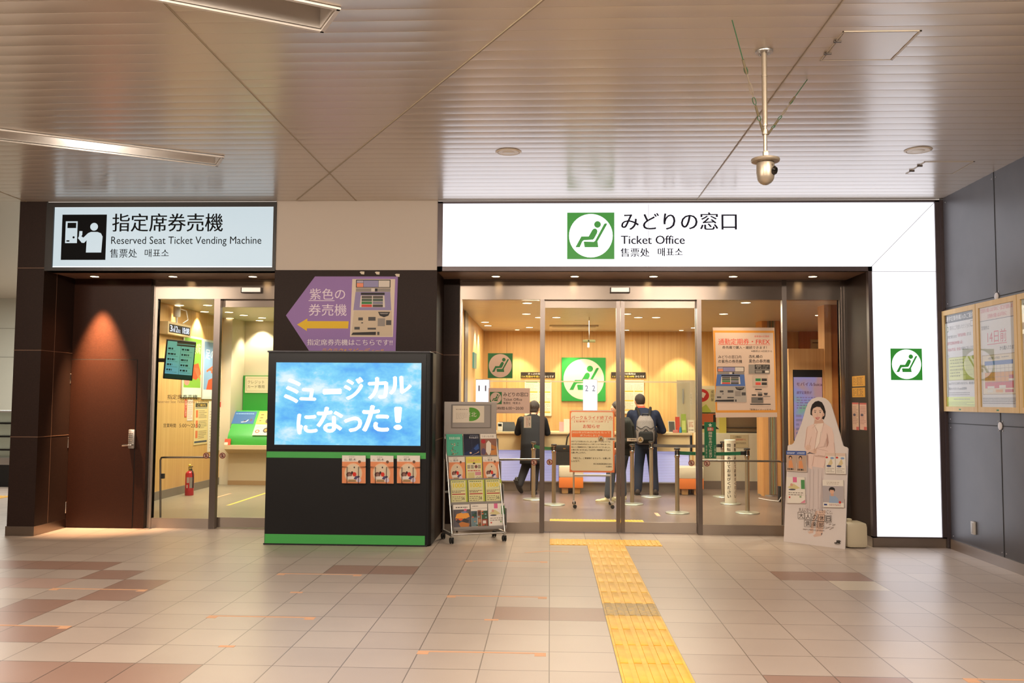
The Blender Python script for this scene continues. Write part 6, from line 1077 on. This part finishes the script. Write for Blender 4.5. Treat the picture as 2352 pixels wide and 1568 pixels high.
c.build('display', parent=t); g = G(); m_ = TLp+U*0.3+V*0.5; g.tube([(LX, m_[1]+0.1, m_[2]), (m_[0]-0.02, m_[1]+0.06, m_[2])], 0.03, BLACKM, 8); g.box(LX, LX+0.03, m_[1]-0.1, m_[1]+0.3, m_[2]-0.15, m_[2]+0.15, BLACKM); g.build('bracket', t)
# fire extinguisher
q = FL(434.5, 1137); x, y = q[0], q[1]; t = thing('fire_extinguisher', 'red fire extinguisher standing against the wood wall', 'fire extinguisher', (x, y, 0)); RED = mat('extinguisher_red', '#b8202a', 0.3)
g = G(); g.lathe([(0.066, 0), (0.068, 0.01), (0.068, 0.33), (0.06, 0.36), (0.03, 0.385), (0.022, 0.39)], (x, y, 0), RED, 28); g.build('cylinder', t); g = G(); g.lathe([(0.02, 0.388), (0.022, 0.43), (0.015, 0.44)], (x, y, 0), mat('valve_brass', '#a08a55', 0.35, 0.8), 14); g.tube([(x-0.02, y, 0.44), (x+0.05, y-0.01, 0.455)], 0.008, BLACKM, 8); g.tube([(x-0.01, y, 0.43), (x+0.045, y-0.01, 0.415)], 0.007, BLACKM, 8); vv = g.build('valve', t); g = G(); g.lathe([(0.012, 0.455), (0.022, 0.465), (0.02, 0.485), (0.006, 0.495)], (x-0.005, y, 0), mat('pin_yellow', '#c9b03a', 0.5), 14); g.build('safety_pin', vv); g = G(); g.tube([(x+0.015, y, 0.42), (x+0.06, y-0.03, 0.38), (x+0.072, y-0.03, 0.28), (x+0.07, y-0.03, 0.12)], 0.009, BLACKM, 8); g.build('hose', t)
g = G()
for a0, a1, z0, z1, m_ in ((-1.9, -1.3, 0.20, 0.29, '#b9a9a4'), (-1.2, -0.5, 0.12, 0.29, '#8f8a86'), (-1.9, -1.6, 0.12, 0.17, '#d3c9c4')):
    n_ = 6; g.add([(x+0.0687*math.cos(a0+(a1-a0)*i/n_), y+0.0687*math.sin(a0+(a1-a0)*i/n_), z) for z in (z0, z1) for i in range(n_+1)], [[i, i+1, n_+2+i, n_+1+i] for i in range(n_)], ink(m_))
g.build('instruction_label', t)
# green ticket machine
MG = mat('machine_green', '#3a9a3c', 0.35); MX0, MX1 = max(P(520, 1000, 16.1)[0], -5.79), -1.65
t = thing('ticket_machine', 'green reserved seat ticket machine console with sloped touch panel', 'ticket machine', ((MX0+MX1)/2, 16.5, 0))
g = G(); g.prism([(MX0, 16.10, 0.72), (MX0, 16.10, 0.80), (MX0, 16.16, 0.92), (MX0, 16.56, 1.33), (MX0, 16.9, 1.33), (MX0, 16.9, 0.72)], (MX1-MX0, 0, 0), MG); g.build('console', t)
g = G(); g.box(-5.79, MX1, 16.88, 16.93, 1.33, P(560, 862, 16.88)[2], mat('machine_green_flat', '#2f8f35', 0.5)); g.build('back_panel', t)
g = G(); LC = mat('ledge_cream', '#cbb793', 0.45); g.prism([(-5.795, 15.98, 0.72), (-5.795, 15.98, 0.65), (-5.8, 16.2, 0.56), (-5.8, 16.9, 0.56), (-5.8, 16.9, 0.72)], (MX1+5.8, 0, 0), LC); g.build('ledge', t); g = G(); g.box(-5.79, MX1, 16.2, 16.24, 0.08, 0.56, mat('under_panel', '#c2b294', 0.5)); g.build('under_panel', t); g = G(); g.box(-5.79, MX1, 16.19, 16.24, 0, 0.08, mat('kick_wood', '#9a7c56', 0.4)); g.build('plinth', t)
sd = np.array([0, 0.40, 0.41]); nn_ = np.array([0, -0.41, 0.40])/0.573
def on_slope(px0, px1, f0, f1, fn, base, name, lift=0.004):
    Ym = 16.16+0.4*(f0+f1)/2; x0, x1 = P(px0, 960, Ym)[0], P(px1, 960, Ym)[0]; TLq = np.array([x0, 16.16, 0.92])+sd*f1+nn_*lift; c = Card([(0, 0), (100, 60)], TLq, (x1-x0, 0, 0), -sd*(f1-f0), 0.003, base); fn(c); return c.build(name, parent=t)
on_slope(534, 586, 0.42, 0.95, lambda c: (c.ell(60, 48, 5, 5, ink('#3a3550'), 12), c.line(45, 52, 66, 50, 3, CW), c.line(66, 50, 74, 40, 3, CW), c.ell(86, 42, 5, 6, ink('#5a4a5c'), 12), c.rows(10, 8, 90, 14, 1, ink('#8fb8e0'), .5, 2)), lit('#5f9fd8', 0.75), 'touch_screen')
on_slope(592, 640, 0.40, 0.97, lambda c: (c.frame(2, 3, 98, 57, 3, ink('#d8a52f')), c.rows(12, 10, 30, 50, 3, ink('#7a6a3a'), .4, 3), c.ell(50, 45, 8, 10, ink('#5a4a35'), 12)), ink('#e3d65a'), 'yellow_panel')
on_slope(584, 640, -0.08, 0.38, lambda c: (c.ring(16, 38, 9, 4, ink('#c9553c')), c.ell(50, 32, 12, 14, ink('#3f362f'), 16), c.ell(50, 32, 7, 8, ink('#b98a3c'), 14), c.rows(8, 8, 70, 20, 2, ink('#b5a68a'), .4, 2)), ink('#ddd2b0'), 'payment_panel', 0.012)
c = cardY(563, 864, 640, 902, 16.87, 0.004, ink('#dccfae')); c.frame(566, 868, 637, 898, 0.8, ink('#a59a7a')); c.text('クレジット', 568.5, 873.5, 607, 881, ink('#5a5238')); c.text('カード専用', 568.5, 884, 607.5, 891.5, ink('#5a5238')); tag(c.build('machine_notice'), 'cream credit card only notice on the green machine wall', 'notice')
x = P(522, 1012, 16.05)[0]; g = G(); g.prism([(x-0.05, 16.02, 0.721), (x+0.06, 16.02, 0.721), (x+0.06, 16.05, 0.83), (x-0.04, 16.05, 0.83)], (0, 0.03, 0), ink('#d8573f')); lf = tag(g.build('desk_card'), 'small red card on the ledge left of the ticket machine', 'card'); g = G(); g.prism([(x-0.047, 16.0188, 0.725), (x+0.02, 16.0188, 0.725), (x+0.02, 16.0305, 0.77), (x-0.043, 16.0305, 0.77)], (0, 0.0012, 0), CW); g.build('label', lf)
for x0, x1, y0, y1, lab, m_ in ((-5.25, -5.2, 14.1, 14.75, 'thin orange tape on the machine room floor', TAPE), (-4.7, -4.65, 13.1, 15.3, 'yellow striped tape on the machine room floor', mat('tape_yellow', '#d8c050', 0.5))): g = G(); g.box(x0, x1, y0, y1, 0, 0.0012, m_); tag(g.build('floor_tape'), lab, 'tape')
# ================================================================== visitors
class Body:
    """a figure laid out in its own right / forward / up axes, written in world space"""
    def __init__(s, name, label, x, y, head_deg):
        a = math.radians(head_deg); s.f = Vector((math.cos(a), math.sin(a), 0)); s.r = Vector((math.sin(a), -math.cos(a), 0)); s.o = Vector((x, y, 0)); s.root = thing(name, label, 'person', (x, y, 0))
    def w(s, r, f, z): return s.o+s.r*r+s.f*f+Vector((0, 0, z))
    def loft(s, g, rings, mt, n=18):
        """rings: (r, f, z, half width, half depth, tilt of the ring plane forward)"""
        vs = []
        for (r, f, z, hw, hd, tl) in rings:
            c = s.w(r, f, z); d = s.f*math.cos(tl)-Vector((0, 0, 1))*math.sin(tl)
            for j in range(n):
                a = 2*math.pi*j/n; ca, sa = math.cos(a), math.sin(a); e = 0.8
                vs.append(c+s.r*(hw*math.copysign(abs(ca)**e, ca))+d*(hd*math.copysign(abs(sa)**e, sa)))
        k = len(rings); fs = [(i*n+j, i*n+(j+1) % n, (i+1)*n+(j+1) % n, (i+1)*n+j) for i in range(k-1) for j in range(n)]
        fs += [list(range(n))[::-1], [(k-1)*n+j for j in range(n)]]; g.add(vs, fs, mt)
    def limb(s, g, pts, rad, mt):
        P_ = [s.w(*p) for p in pts]; q, rr = [], []
        for i in range(len(P_)-1):
            for t in (0, 0.33, 0.66): q.append(P_[i].lerp(P_[i+1], t)); rr.append(rad[i]+(rad[i+1]-rad[i])*t)
        q.append(P_[-1]); rr.append(rad[-1]); g.tube(q, rr, mt, 14)
        for p, r in zip(P_, rad): g.ball(p, r, r, r, mt, 12, 8)
    def skin(s, g, name, voxel=0.011, it=5, parent=None):
        o = g.build(name, parent or s.root, ang=0); m = o.modifiers.new('join', 'REMESH'); m.mode = 'VOXEL'; m.voxel_size = voxel; m.use_smooth_shade = True
        m = o.modifiers.new('soften', 'SMOOTH'); m.iterations = it; m.factor = 0.5; return o
    def hand(s, g, wrist, pointing, palm_n, mt, side=1):
        wv = s.w(*wrist); p = (s.r*pointing[0]+s.f*pointing[1]+Vector((0, 0, pointing[2]))).normalized(); n = (s.r*palm_n[0]+s.f*palm_n[1]+Vector((0, 0, palm_n[2]))); n = (n-p*n.dot(p)).normalized(); b = p.cross(n)*side
        g.ball(wv+p*0.045, 0.042, 0.05, 0.018, mt, 12, 8, (b, p, n)); g.tube([wv-p*0.02, wv+p*0.02], [0.026, 0.028], mt, 10)
        for k, (off, ln) in enumerate(((-0.031, 0.068), (-0.011, 0.078), (0.010, 0.074), (0.030, 0.058))):
            a = wv+p*0.085+b*off; m_ = a+p*ln*0.5+n*0.006; g.tube([a-p*0.02, a, m_, m_+p*ln*0.35+n*0.018, m_+p*ln*0.5+n*0.032], [0.0105, 0.0105, 0.0098, 0.0088, 0.007], mt, 8)
        g.tube([wv+p*0.02-b*0.028, wv+p*0.05-b*0.055+n*0.012, wv+p*0.08-b*0.062+n*0.024], [0.0125, 0.0115, 0.009], mt, 8)
    def head(s, g, c, fdir, sk, scale=1.0):
        """face: brow, nose, lips, chin and ears around centre c (r, f, z), looking along fdir"""
        cv = s.w(*c); F = (s.r*fdir[0]+s.f*fdir[1]+Vector((0, 0, fdir[2]))).normalized(); R = F.cross(Vector((0, 0, 1))).normalized(); U = R.cross(F); k = scale
        at = lambda r, f, u: cv+R*(r*k)+F*(f*k)+U*(u*k)
        g.ball(cv, 0.075*k, 0.095*k, 0.10*k, sk, 20, 14, (R, F, U)); g.ball(at(0, 0.02, -0.05), 0.06*k, 0.07*k, 0.065*k, sk, 16, 10, (R, F, U)); g.ball(at(0, 0.072, -0.095), 0.026*k, 0.02*k, 0.02*k, sk, 10, 8, (R, F, U))
        g.tube([at(0, 0.09, 0.005), at(0, 0.108, -0.028), at(0, 0.098, -0.038)], [0.009*k, 0.015*k, 0.013*k], sk, 8); g.ball(at(0, 0.092, -0.062), 0.024*k, 0.009*k, 0.009*k, sk, 10, 6, (R, F, U)); g.ball(at(0, 0.083, 0.02), 0.05*k, 0.015*k, 0.012*k, sk, 10, 6, (R, F, U))
        for q in (-1, 1): g.ball(at(q*0.077, -0.005, -0.01), 0.011*k, 0.02*k, 0.032*k, sk, 10, 8, (R, F, U))
        return at, R, F, U
    def eyes(s, at, R, F, U):
        for q in (-1, 1): g = G(); g.ball(at(q*0.032, 0.083, 0.0), 0.014, 0.008, 0.008, mat('eye_white', '#d8d2ca', 0.3), 10, 6, (R, F, U)); g.ball(at(q*0.032, 0.089, 0.0), 0.006, 0.004, 0.006, mat('eye_dark', '#1f1714', 0.2), 8, 6, (R, F, U)); g.build('eye', s.root)
    def shoe(s, name, heel, toe, mt, sole, up=0.0, h=0.085, wd=0.046):
        a, b = s.w(*heel), s.w(*toe); d = (b-a).normalized(); n = d.cross(Vector((0, 0, 1))).normalized(); u = n.cross(d); L = (b-a).length; g = G()
        for t, hw, hh in ((0.12, wd*0.8, h), (0.35, wd*0.85, h*0.9), (0.6, wd, h*0.62), (0.85, wd*0.85, h*0.5)): g.ball(a+d*L*t+u*hh*0.5, hw, L*0.2, hh*0.52, mt, 14, 8, (n, d, u))
        o = s.skin(g, name, 0.008, 3); g = G(); pts = [(0.0, 0.6), (0.02, 0.85), (0.3, 0.8), (0.62, 1.05), (0.88, 0.85), (1.0, 0.4)]; ring = [a+d*L*t+n*wd*k for t, k in pts]+[a+d*L*t-n*wd*k for t, k in pts[::-1]]
        g.prism([p-u*0.002 for p in ring], u*0.018, sole); g.build('sole', o)
SKIN = mat('skin_tone', '#c9967a', 0.5); HAIRK = mat('hair_black', '#241d1a', 0.5); HAIRB = mat('hair_cropped', '#3b2b22', 0.6)
def fabric(n_, c, c2):
    m = mat(n_, c, 0.8, spec=0.25); k = N(m); f = k.noise(k.tc, 90, 3, 0.6); k.base(k.ramp(f, [(0.3, c), (0.7, c2)])); return m
for _m in (HAIRK, HAIRB):
    _k = N(_m); _n = _k.noise(_k.scale(_k.tc, (140, 140, 25)), 1.0, 3, 0.7); _k.bump(_n, 0.7, 0.012); _k.base(_k.ramp(_n, [(0.35, '#17110f'), (0.7, '#3d2f28')]))
SUIT = fabric('charcoal_suit', '#121216', '#1b1b20'); SUITL = fabric('charcoal_trousers', '#16171d', '#202128'); NAVYJ = fabric('navy_jacket', '#151b2e', '#1e263c'); JEAN = fabric('dark_jeans', '#1c2538', '#2a354a'); JEANG = fabric('grey_blue_jeans', '#3a4450', '#4d5763'); OLIVE = fabric('olive_black_jacket', '#12130f', '#1f201a'); PACK = fabric('grey_backpack', '#665f5d', '#7d7673'); PACKD = fabric('backpack_dark', '#171616', '#242222'); REDF = fabric('red_collar', '#b8452f', '#c9553c')
SHOEK = mat('shoe_black', '#1d1b1a', 0.35); SOLEK = mat('sole_black', '#141312', 0.7); SHOEW = fabric('shoe_offwhite', '#c9c29a', '#d8d1ab'); SOLEW = mat('sole_white', '#dcd8c8', 0.6); SHOEB = fabric('shoe_brown_black', '#322a26', '#423832')
# --- dark suited man leaning on the counter, left leg crossed back
X = P(1222, 1000, 15.12)[0]; m = Body('person', 'person in a dark suit leaning on the counter with one foot crossed back', X, 15.12, 90)
g = G(); at, R, F, U = m.head(g, (0.03, 0.36, 1.415), (0.3, 1, -0.25), SKIN, 1.1); m.limb(g, [(0.01, 0.27, 1.26), (0.025, 0.33, 1.37)], [0.066, 0.062], SKIN)
m.loft(g, [(0, 0.02, 0.82, 0.14, 0.09, 0.3), (0, 0.10, 1.0, 0.13, 0.08, 0.4), (0, 0.20, 1.17, 0.15, 0.085, 0.4), (0, 0.26, 1.27, 0.10, 0.06, 0.4)], SKIN)
for sg in (-1, 1):
    m.limb(g, [(sg*0.19, 0.22, 1.22), (sg*0.245, 0.33, 1.00), (sg*0.14, 0.56, 1.055)], [0.04, 0.035, 0.027], SKIN); m.hand(g, (sg*0.13, 0.575, 1.05), (-sg*0.5, 1, 0.02), (0, 0, -1), SKIN, sg)
m.limb(g, [(0.08, 0.02, 0.85), (0.055, 0.06, 0.47), (0.04, 0.0, 0.09)], [0.07, 0.05, 0.035], SKIN); m.limb(g, [(-0.08, 0.02, 0.85), (-0.09, 0.1, 0.47), (-0.19, -0.04, 0.16)], [0.07, 0.05, 0.035], SKIN); m.skin(g, 'body', 0.009, 3)
m.eyes(at, R, F, U)
g = G(); g.ball(at(0, -0.022, 0.022), 0.096, 0.108, 0.108, HAIRK, 18, 12, (R, F, U)); g.ball(at(0, -0.042, -0.04), 0.08, 0.068, 0.075, HAIRK, 14, 10, (R, F, U)); m.skin(g, 'hair', 0.01, 2)
g = G(); m.loft(g, [(0, -0.02, 0.50, 0.205, 0.135, 0.05), (0, -0.01, 0.64, 0.195, 0.14, 0.1), (0, 0.01, 0.80, 0.19, 0.145, 0.25), (0, 0.09, 0.97, 0.185, 0.135, 0.4), (0, 0.19, 1.13, 0.205, 0.13, 0.45), (0, 0.25, 1.235, 0.185, 0.105, 0.45), (0.005, 0.29, 1.295, 0.085, 0.075, 0.4)], SUIT)
for sg in (-1, 1): m.limb(g, [(sg*0.185, 0.23, 1.21), (sg*0.25, 0.31, 1.01), (sg*0.15, 0.53, 1.06)], [0.075, 0.062, 0.045], SUIT)
m.skin(g, 'coat', 0.012, 6)
g = G(); m.loft(g, [(0.01, 0.29, 1.275, 0.07, 0.065, 0.3), (0.015, 0.305, 1.325, 0.066, 0.06, 0.3)], SUIT); m.skin(g, 'collar', 0.008, 2)
g = G(); m.loft(g, [(0, 0.0, 0.60, 0.15, 0.11, 0), (0, 0.0, 0.88, 0.16, 0.115, 0)], SUITL); m.limb(g, [(0.075, 0.02, 0.80), (0.055, 0.05, 0.47), (0.035, -0.01, 0.10)], [0.10, 0.078, 0.062], SUITL); m.limb(g, [(-0.085, 0.02, 0.80), (-0.10, 0.10, 0.47), (-0.20, -0.05, 0.17)], [0.10, 0.078, 0.06], SUITL); m.skin(g, 'trousers', 0.011, 5)
m.shoe('shoe', (0.03, -0.08, 0.0), (0.045, 0.19, 0.0), SHOEK, SOLEK); m.shoe('shoe', (-0.27, -0.12, 0.24), (-0.17, 0.06, 0.01), SHOEK, SOLEK)
# --- man with the grey backpack at the counter
X = P(1486, 1050, 15.1)[0]; m = Body('person', 'person in navy jacket and jeans with a grey backpack, standing at the counter', X, 15.25, 90)
hx = P(1471, 910, 15.3)[0]-X
g = G(); at, R, F, U = m.head(g, (hx, 0.17, 1.55), (-0.15, 1, -0.2), SKIN, 1.08); m.limb(g, [(hx*0.6, 0.12, 1.38), (hx, 0.15, 1.50)], [0.068, 0.064], SKIN)
m.loft(g, [(0, 0.0, 0.88, 0.14, 0.09, 0), (0, 0.04, 1.1, 0.14, 0.09, 0.15), (-0.03, 0.1, 1.32, 0.15, 0.085, 0.2), (-0.05, 0.12, 1.40, 0.09, 0.06, 0.2)], SKIN)
for sg in (-1, 1):
    m.limb(g, [(sg*0.19-0.03, 0.1, 1.33), (sg*0.29-0.0, 0.18, 1.06), (sg*0.17, 0.48, 1.06)], [0.04, 0.036, 0.028], SKIN); m.hand(g, (sg*0.165, 0.49, 1.06), (-sg*0.4, 1, -0.05), (0, 0, -1), SKIN, sg); m.limb(g, [(sg*0.08, 0.0, 0.9), (sg*0.11, 0.02, 0.5), (sg*0.135, 0.0, 0.09)], [0.075, 0.052, 0.036], SKIN)
m.skin(g, 'body', 0.009, 3); m.eyes(at, R, F, U)
g = G(); g.ball(at(0, -0.018, 0.022), 0.089, 0.103, 0.10, HAIRB, 18, 12, (R, F, U)); g.ball(at(0, -0.04, -0.02), 0.077, 0.064, 0.06, HAIRB, 14, 10, (R, F, U)); m.skin(g, 'hair', 0.01, 3)
g = G(); m.loft(g, [(0, -0.02, 0.82, 0.185, 0.125, 0), (0, -0.01, 0.95, 0.18, 0.13, 0.05), (-0.01, 0.03, 1.12, 0.185, 0.13, 0.15), (-0.03, 0.08, 1.29, 0.215, 0.125, 0.2), (-0.035, 0.10, 1.375, 0.185, 0.10, 0.2), (-0.045, 0.115, 1.43, 0.085, 0.075, 0.2)], NAVYJ)
for sg in (-1, 1): m.limb(g, [(sg*0.20-0.03, 0.09, 1.33), (sg*0.30, 0.17, 1.06), (sg*0.18, 0.45, 1.065)], [0.078, 0.064, 0.046], NAVYJ)
m.skin(g, 'jacket', 0.012, 6)
g = G(); m.loft(g, [(hx*0.75, 0.125, 1.415, 0.072, 0.068, 0.25), (hx*0.85, 0.135, 1.46, 0.068, 0.062, 0.25)], REDF); m.skin(g, 'collar', 0.008, 2)
g = G(); m.loft(g, [(0, 0.0, 0.76, 0.165, 0.115, 0), (0, 0.0, 0.93, 0.16, 0.11, 0)], JEAN)
for sg in (-1, 1): m.limb(g, [(sg*0.085, 0.0, 0.82), (sg*0.115, 0.02, 0.48), (sg*0.14, -0.01, 0.09)], [0.10, 0.08, 0.072], JEAN)
m.skin(g, 'jeans', 0.011, 5)
for sg in (-1, 1): m.shoe('shoe', (sg*0.14, -0.10, 0.0), (sg*0.175, 0.17, 0.0), SHOEB, SOLEK, 0, 0.10, 0.052)
bx = -0.03; bz = 0.84
rt = thing('backpack', 'grey and black backpack worn on the back of the person at the counter', 'backpack', m.w(bx, -0.16, bz)); g = G(); m.loft(g, [(bx, -0.185, bz+0.0, 0.12, 0.05, 0), (bx, -0.20, bz+0.05, 0.15, 0.085, 0), (bx, -0.195, bz+0.22, 0.155, 0.095, 0.05), (bx, -0.165, bz+0.38, 0.14, 0.085, 0.15), (bx, -0.13, bz+0.47, 0.09, 0.055, 0.2)], PACK); m.skin(g, 'bag_body', 0.011, 5, rt)
g = G(); m.loft(g, [(bx, -0.262, bz+0.02, 0.10, 0.018, 0), (bx, -0.288, bz+0.08, 0.125, 0.024, 0), (bx, -0.285, bz+0.19, 0.12, 0.02, 0.05), (bx, -0.278, bz+0.22, 0.10, 0.008, 0.05)], PACKD); m.skin(g, 'front_pocket', 0.009, 4, rt)
g = G(); rr = lambda z_: (-0.298 if z_ < 0.27 else -0.285-0.25*(z_-0.27))
for zz, amp in ((0.30, 0.02), (0.25, 0.035)): g.tube([m.w(bx+0.15*t, -0.292+0.055*abs(t)**2-(0.25*max(zz-0.27, 0)), bz+zz+amp*math.cos(t*6.0)-amp) for t in np.linspace(-1, 1, 15)], 0.006, BLACKM, 6)
g.build('zip_trim', rt); g = G(); g.tube([m.w(bx-0.05, -0.165, bz+0.455), m.w(bx-0.045, -0.195, bz+0.50), m.w(bx+0.045, -0.195, bz+0.50), m.w(bx+0.05, -0.165, bz+0.455)], 0.012, BLACKM, 8); g.build('grab_handle', rt)
for sg in (-1, 1): g = G(); g.tube([m.w(bx+sg*0.075, -0.10, bz+0.45), m.w(sg*0.10-0.03, -0.005, 1.405), m.w(sg*0.115-0.03, 0.09, 1.44), m.w(sg*0.125-0.03, 0.19, 1.36), m.w(sg*0.155-0.02, 0.185, 1.15), m.w(sg*0.185, 0.08, 0.97), m.w(sg*0.13, -0.12, 0.90)], 0.022, PACKD, 8); g.build('shoulder_strap', rt); g = G(); g.ball(m.w(bx+sg*0.15, -0.17, bz+0.13), 0.035, 0.05, 0.11, PACKD, 12, 8, (m.r, m.f, Vector((0, 0, 1)))); g.build('side_pocket', rt)
# --- masked visitor in olive black, stepping to the left behind the board
X = P(1434, 1000, 14.2)[0]; m = Body('person', 'masked person in olive black jacket and off white shoes, half hidden behind the door posts', X, 14.2, 184)
hz = 1.43; g = G(); at, R, F, U = m.head(g, (0, 0.11, hz), (-0.1, 1, -0.15), SKIN, 1.06); m.limb(g, [(0, 0.03, 1.24), (0, 0.085, 1.36)], [0.062, 0.058], SKIN)
m.loft(g, [(0, 0.0, 0.82, 0.13, 0.09, 0), (0, 0.0, 1.0, 0.12, 0.085, 0), (0, 0.0, 1.18, 0.14, 0.085, 0), (0, 0, 1.27, 0.09, 0.06, 0)], SKIN)
for sg in (-1, 1): m.limb(g, [(sg*0.17, 0.0, 1.21), (sg*0.20, -0.04, 0.96), (sg*0.17, 0.14, 0.82)], [0.04, 0.034, 0.026], SKIN); m.hand(g, (sg*0.17, 0.15, 0.81), (0, 0.8, -0.5), (-sg, 0, 0), SKIN, sg)
m.limb(g, [(-0.08, 0.0, 0.84), (-0.09, 0.22, 0.47), (-0.13, 0.27, 0.1)], [0.07, 0.05, 0.034], SKIN); m.limb(g, [(0.08, 0.0, 0.84), (0.08, 0.04, 0.46), (0.08, 0.03, 0.1)], [0.07, 0.05, 0.034], SKIN); m.skin(g, 'body', 0.009, 3); m.eyes(at, R, F, U)
g = G(); g.ball(at(0, -0.018, 0.022), 0.094, 0.107, 0.105, HAIRK, 18, 12, (R, F, U)); g.ball(at(0, -0.05, -0.035), 0.072, 0.055, 0.065, HAIRK, 14, 10, (R, F, U)); m.skin(g, 'hair', 0.01, 3)
g = G(); g.ball(at(0, 0.07, -0.058), 0.056, 0.045, 0.048, mat('mask_dark', '#3a3634', 0.7), 14, 10, (R, F, U)); mk = m.skin(g, 'face_mask', 0.008, 2); g = G()
for sg in (-1, 1): g.tube([at(sg*0.056, 0.06, -0.05), at(sg*0.078, 0.01, -0.02), at(sg*0.08, -0.012, 0.0)], 0.003, mat('mask_dark', '#3a3634'), 5)
g.build('ear_loop', mk)
g = G(); m.loft(g, [(0, -0.01, 0.72, 0.19, 0.135, 0), (0, -0.02, 0.88, 0.19, 0.14, 0), (0, -0.02, 1.05, 0.185, 0.14, 0), (0, -0.02, 1.17, 0.205, 0.13, 0), (0, -0.01, 1.25, 0.16, 0.10, 0), (0, 0, 1.30, 0.08, 0.075, 0)], OLIVE)
for sg in (-1, 1): m.limb(g, [(sg*0.18, 0.0, 1.20), (sg*0.22, -0.05, 0.96), (sg*0.18, 0.12, 0.84)], [0.078, 0.064, 0.048], OLIVE)
m.skin(g, 'jacket', 0.012, 5)
g = G(); m.loft(g, [(0, 0.0, 0.70, 0.15, 0.11, 0), (0, 0.0, 0.88, 0.15, 0.11, 0)], JEANG); m.limb(g, [(-0.085, 0.01, 0.78), (-0.10, 0.22, 0.47), (-0.135, 0.26, 0.11)], [0.10, 0.078, 0.07], JEANG); m.limb(g, [(0.085, 0.0, 0.78), (0.085, 0.04, 0.46), (0.08, 0.02, 0.12)], [0.10, 0.078, 0.07], JEANG); m.skin(g, 'jeans', 0.011, 5)
m.shoe('shoe', (-0.135, 0.19, 0.0), (-0.15, 0.46, 0.0), SHOEW, SOLEW, 0, 0.10, 0.05); m.shoe('shoe', (0.08, -0.03, 0.0), (0.085, 0.235, 0.0), SHOEW, SOLEW, 0, 0.10, 0.05)
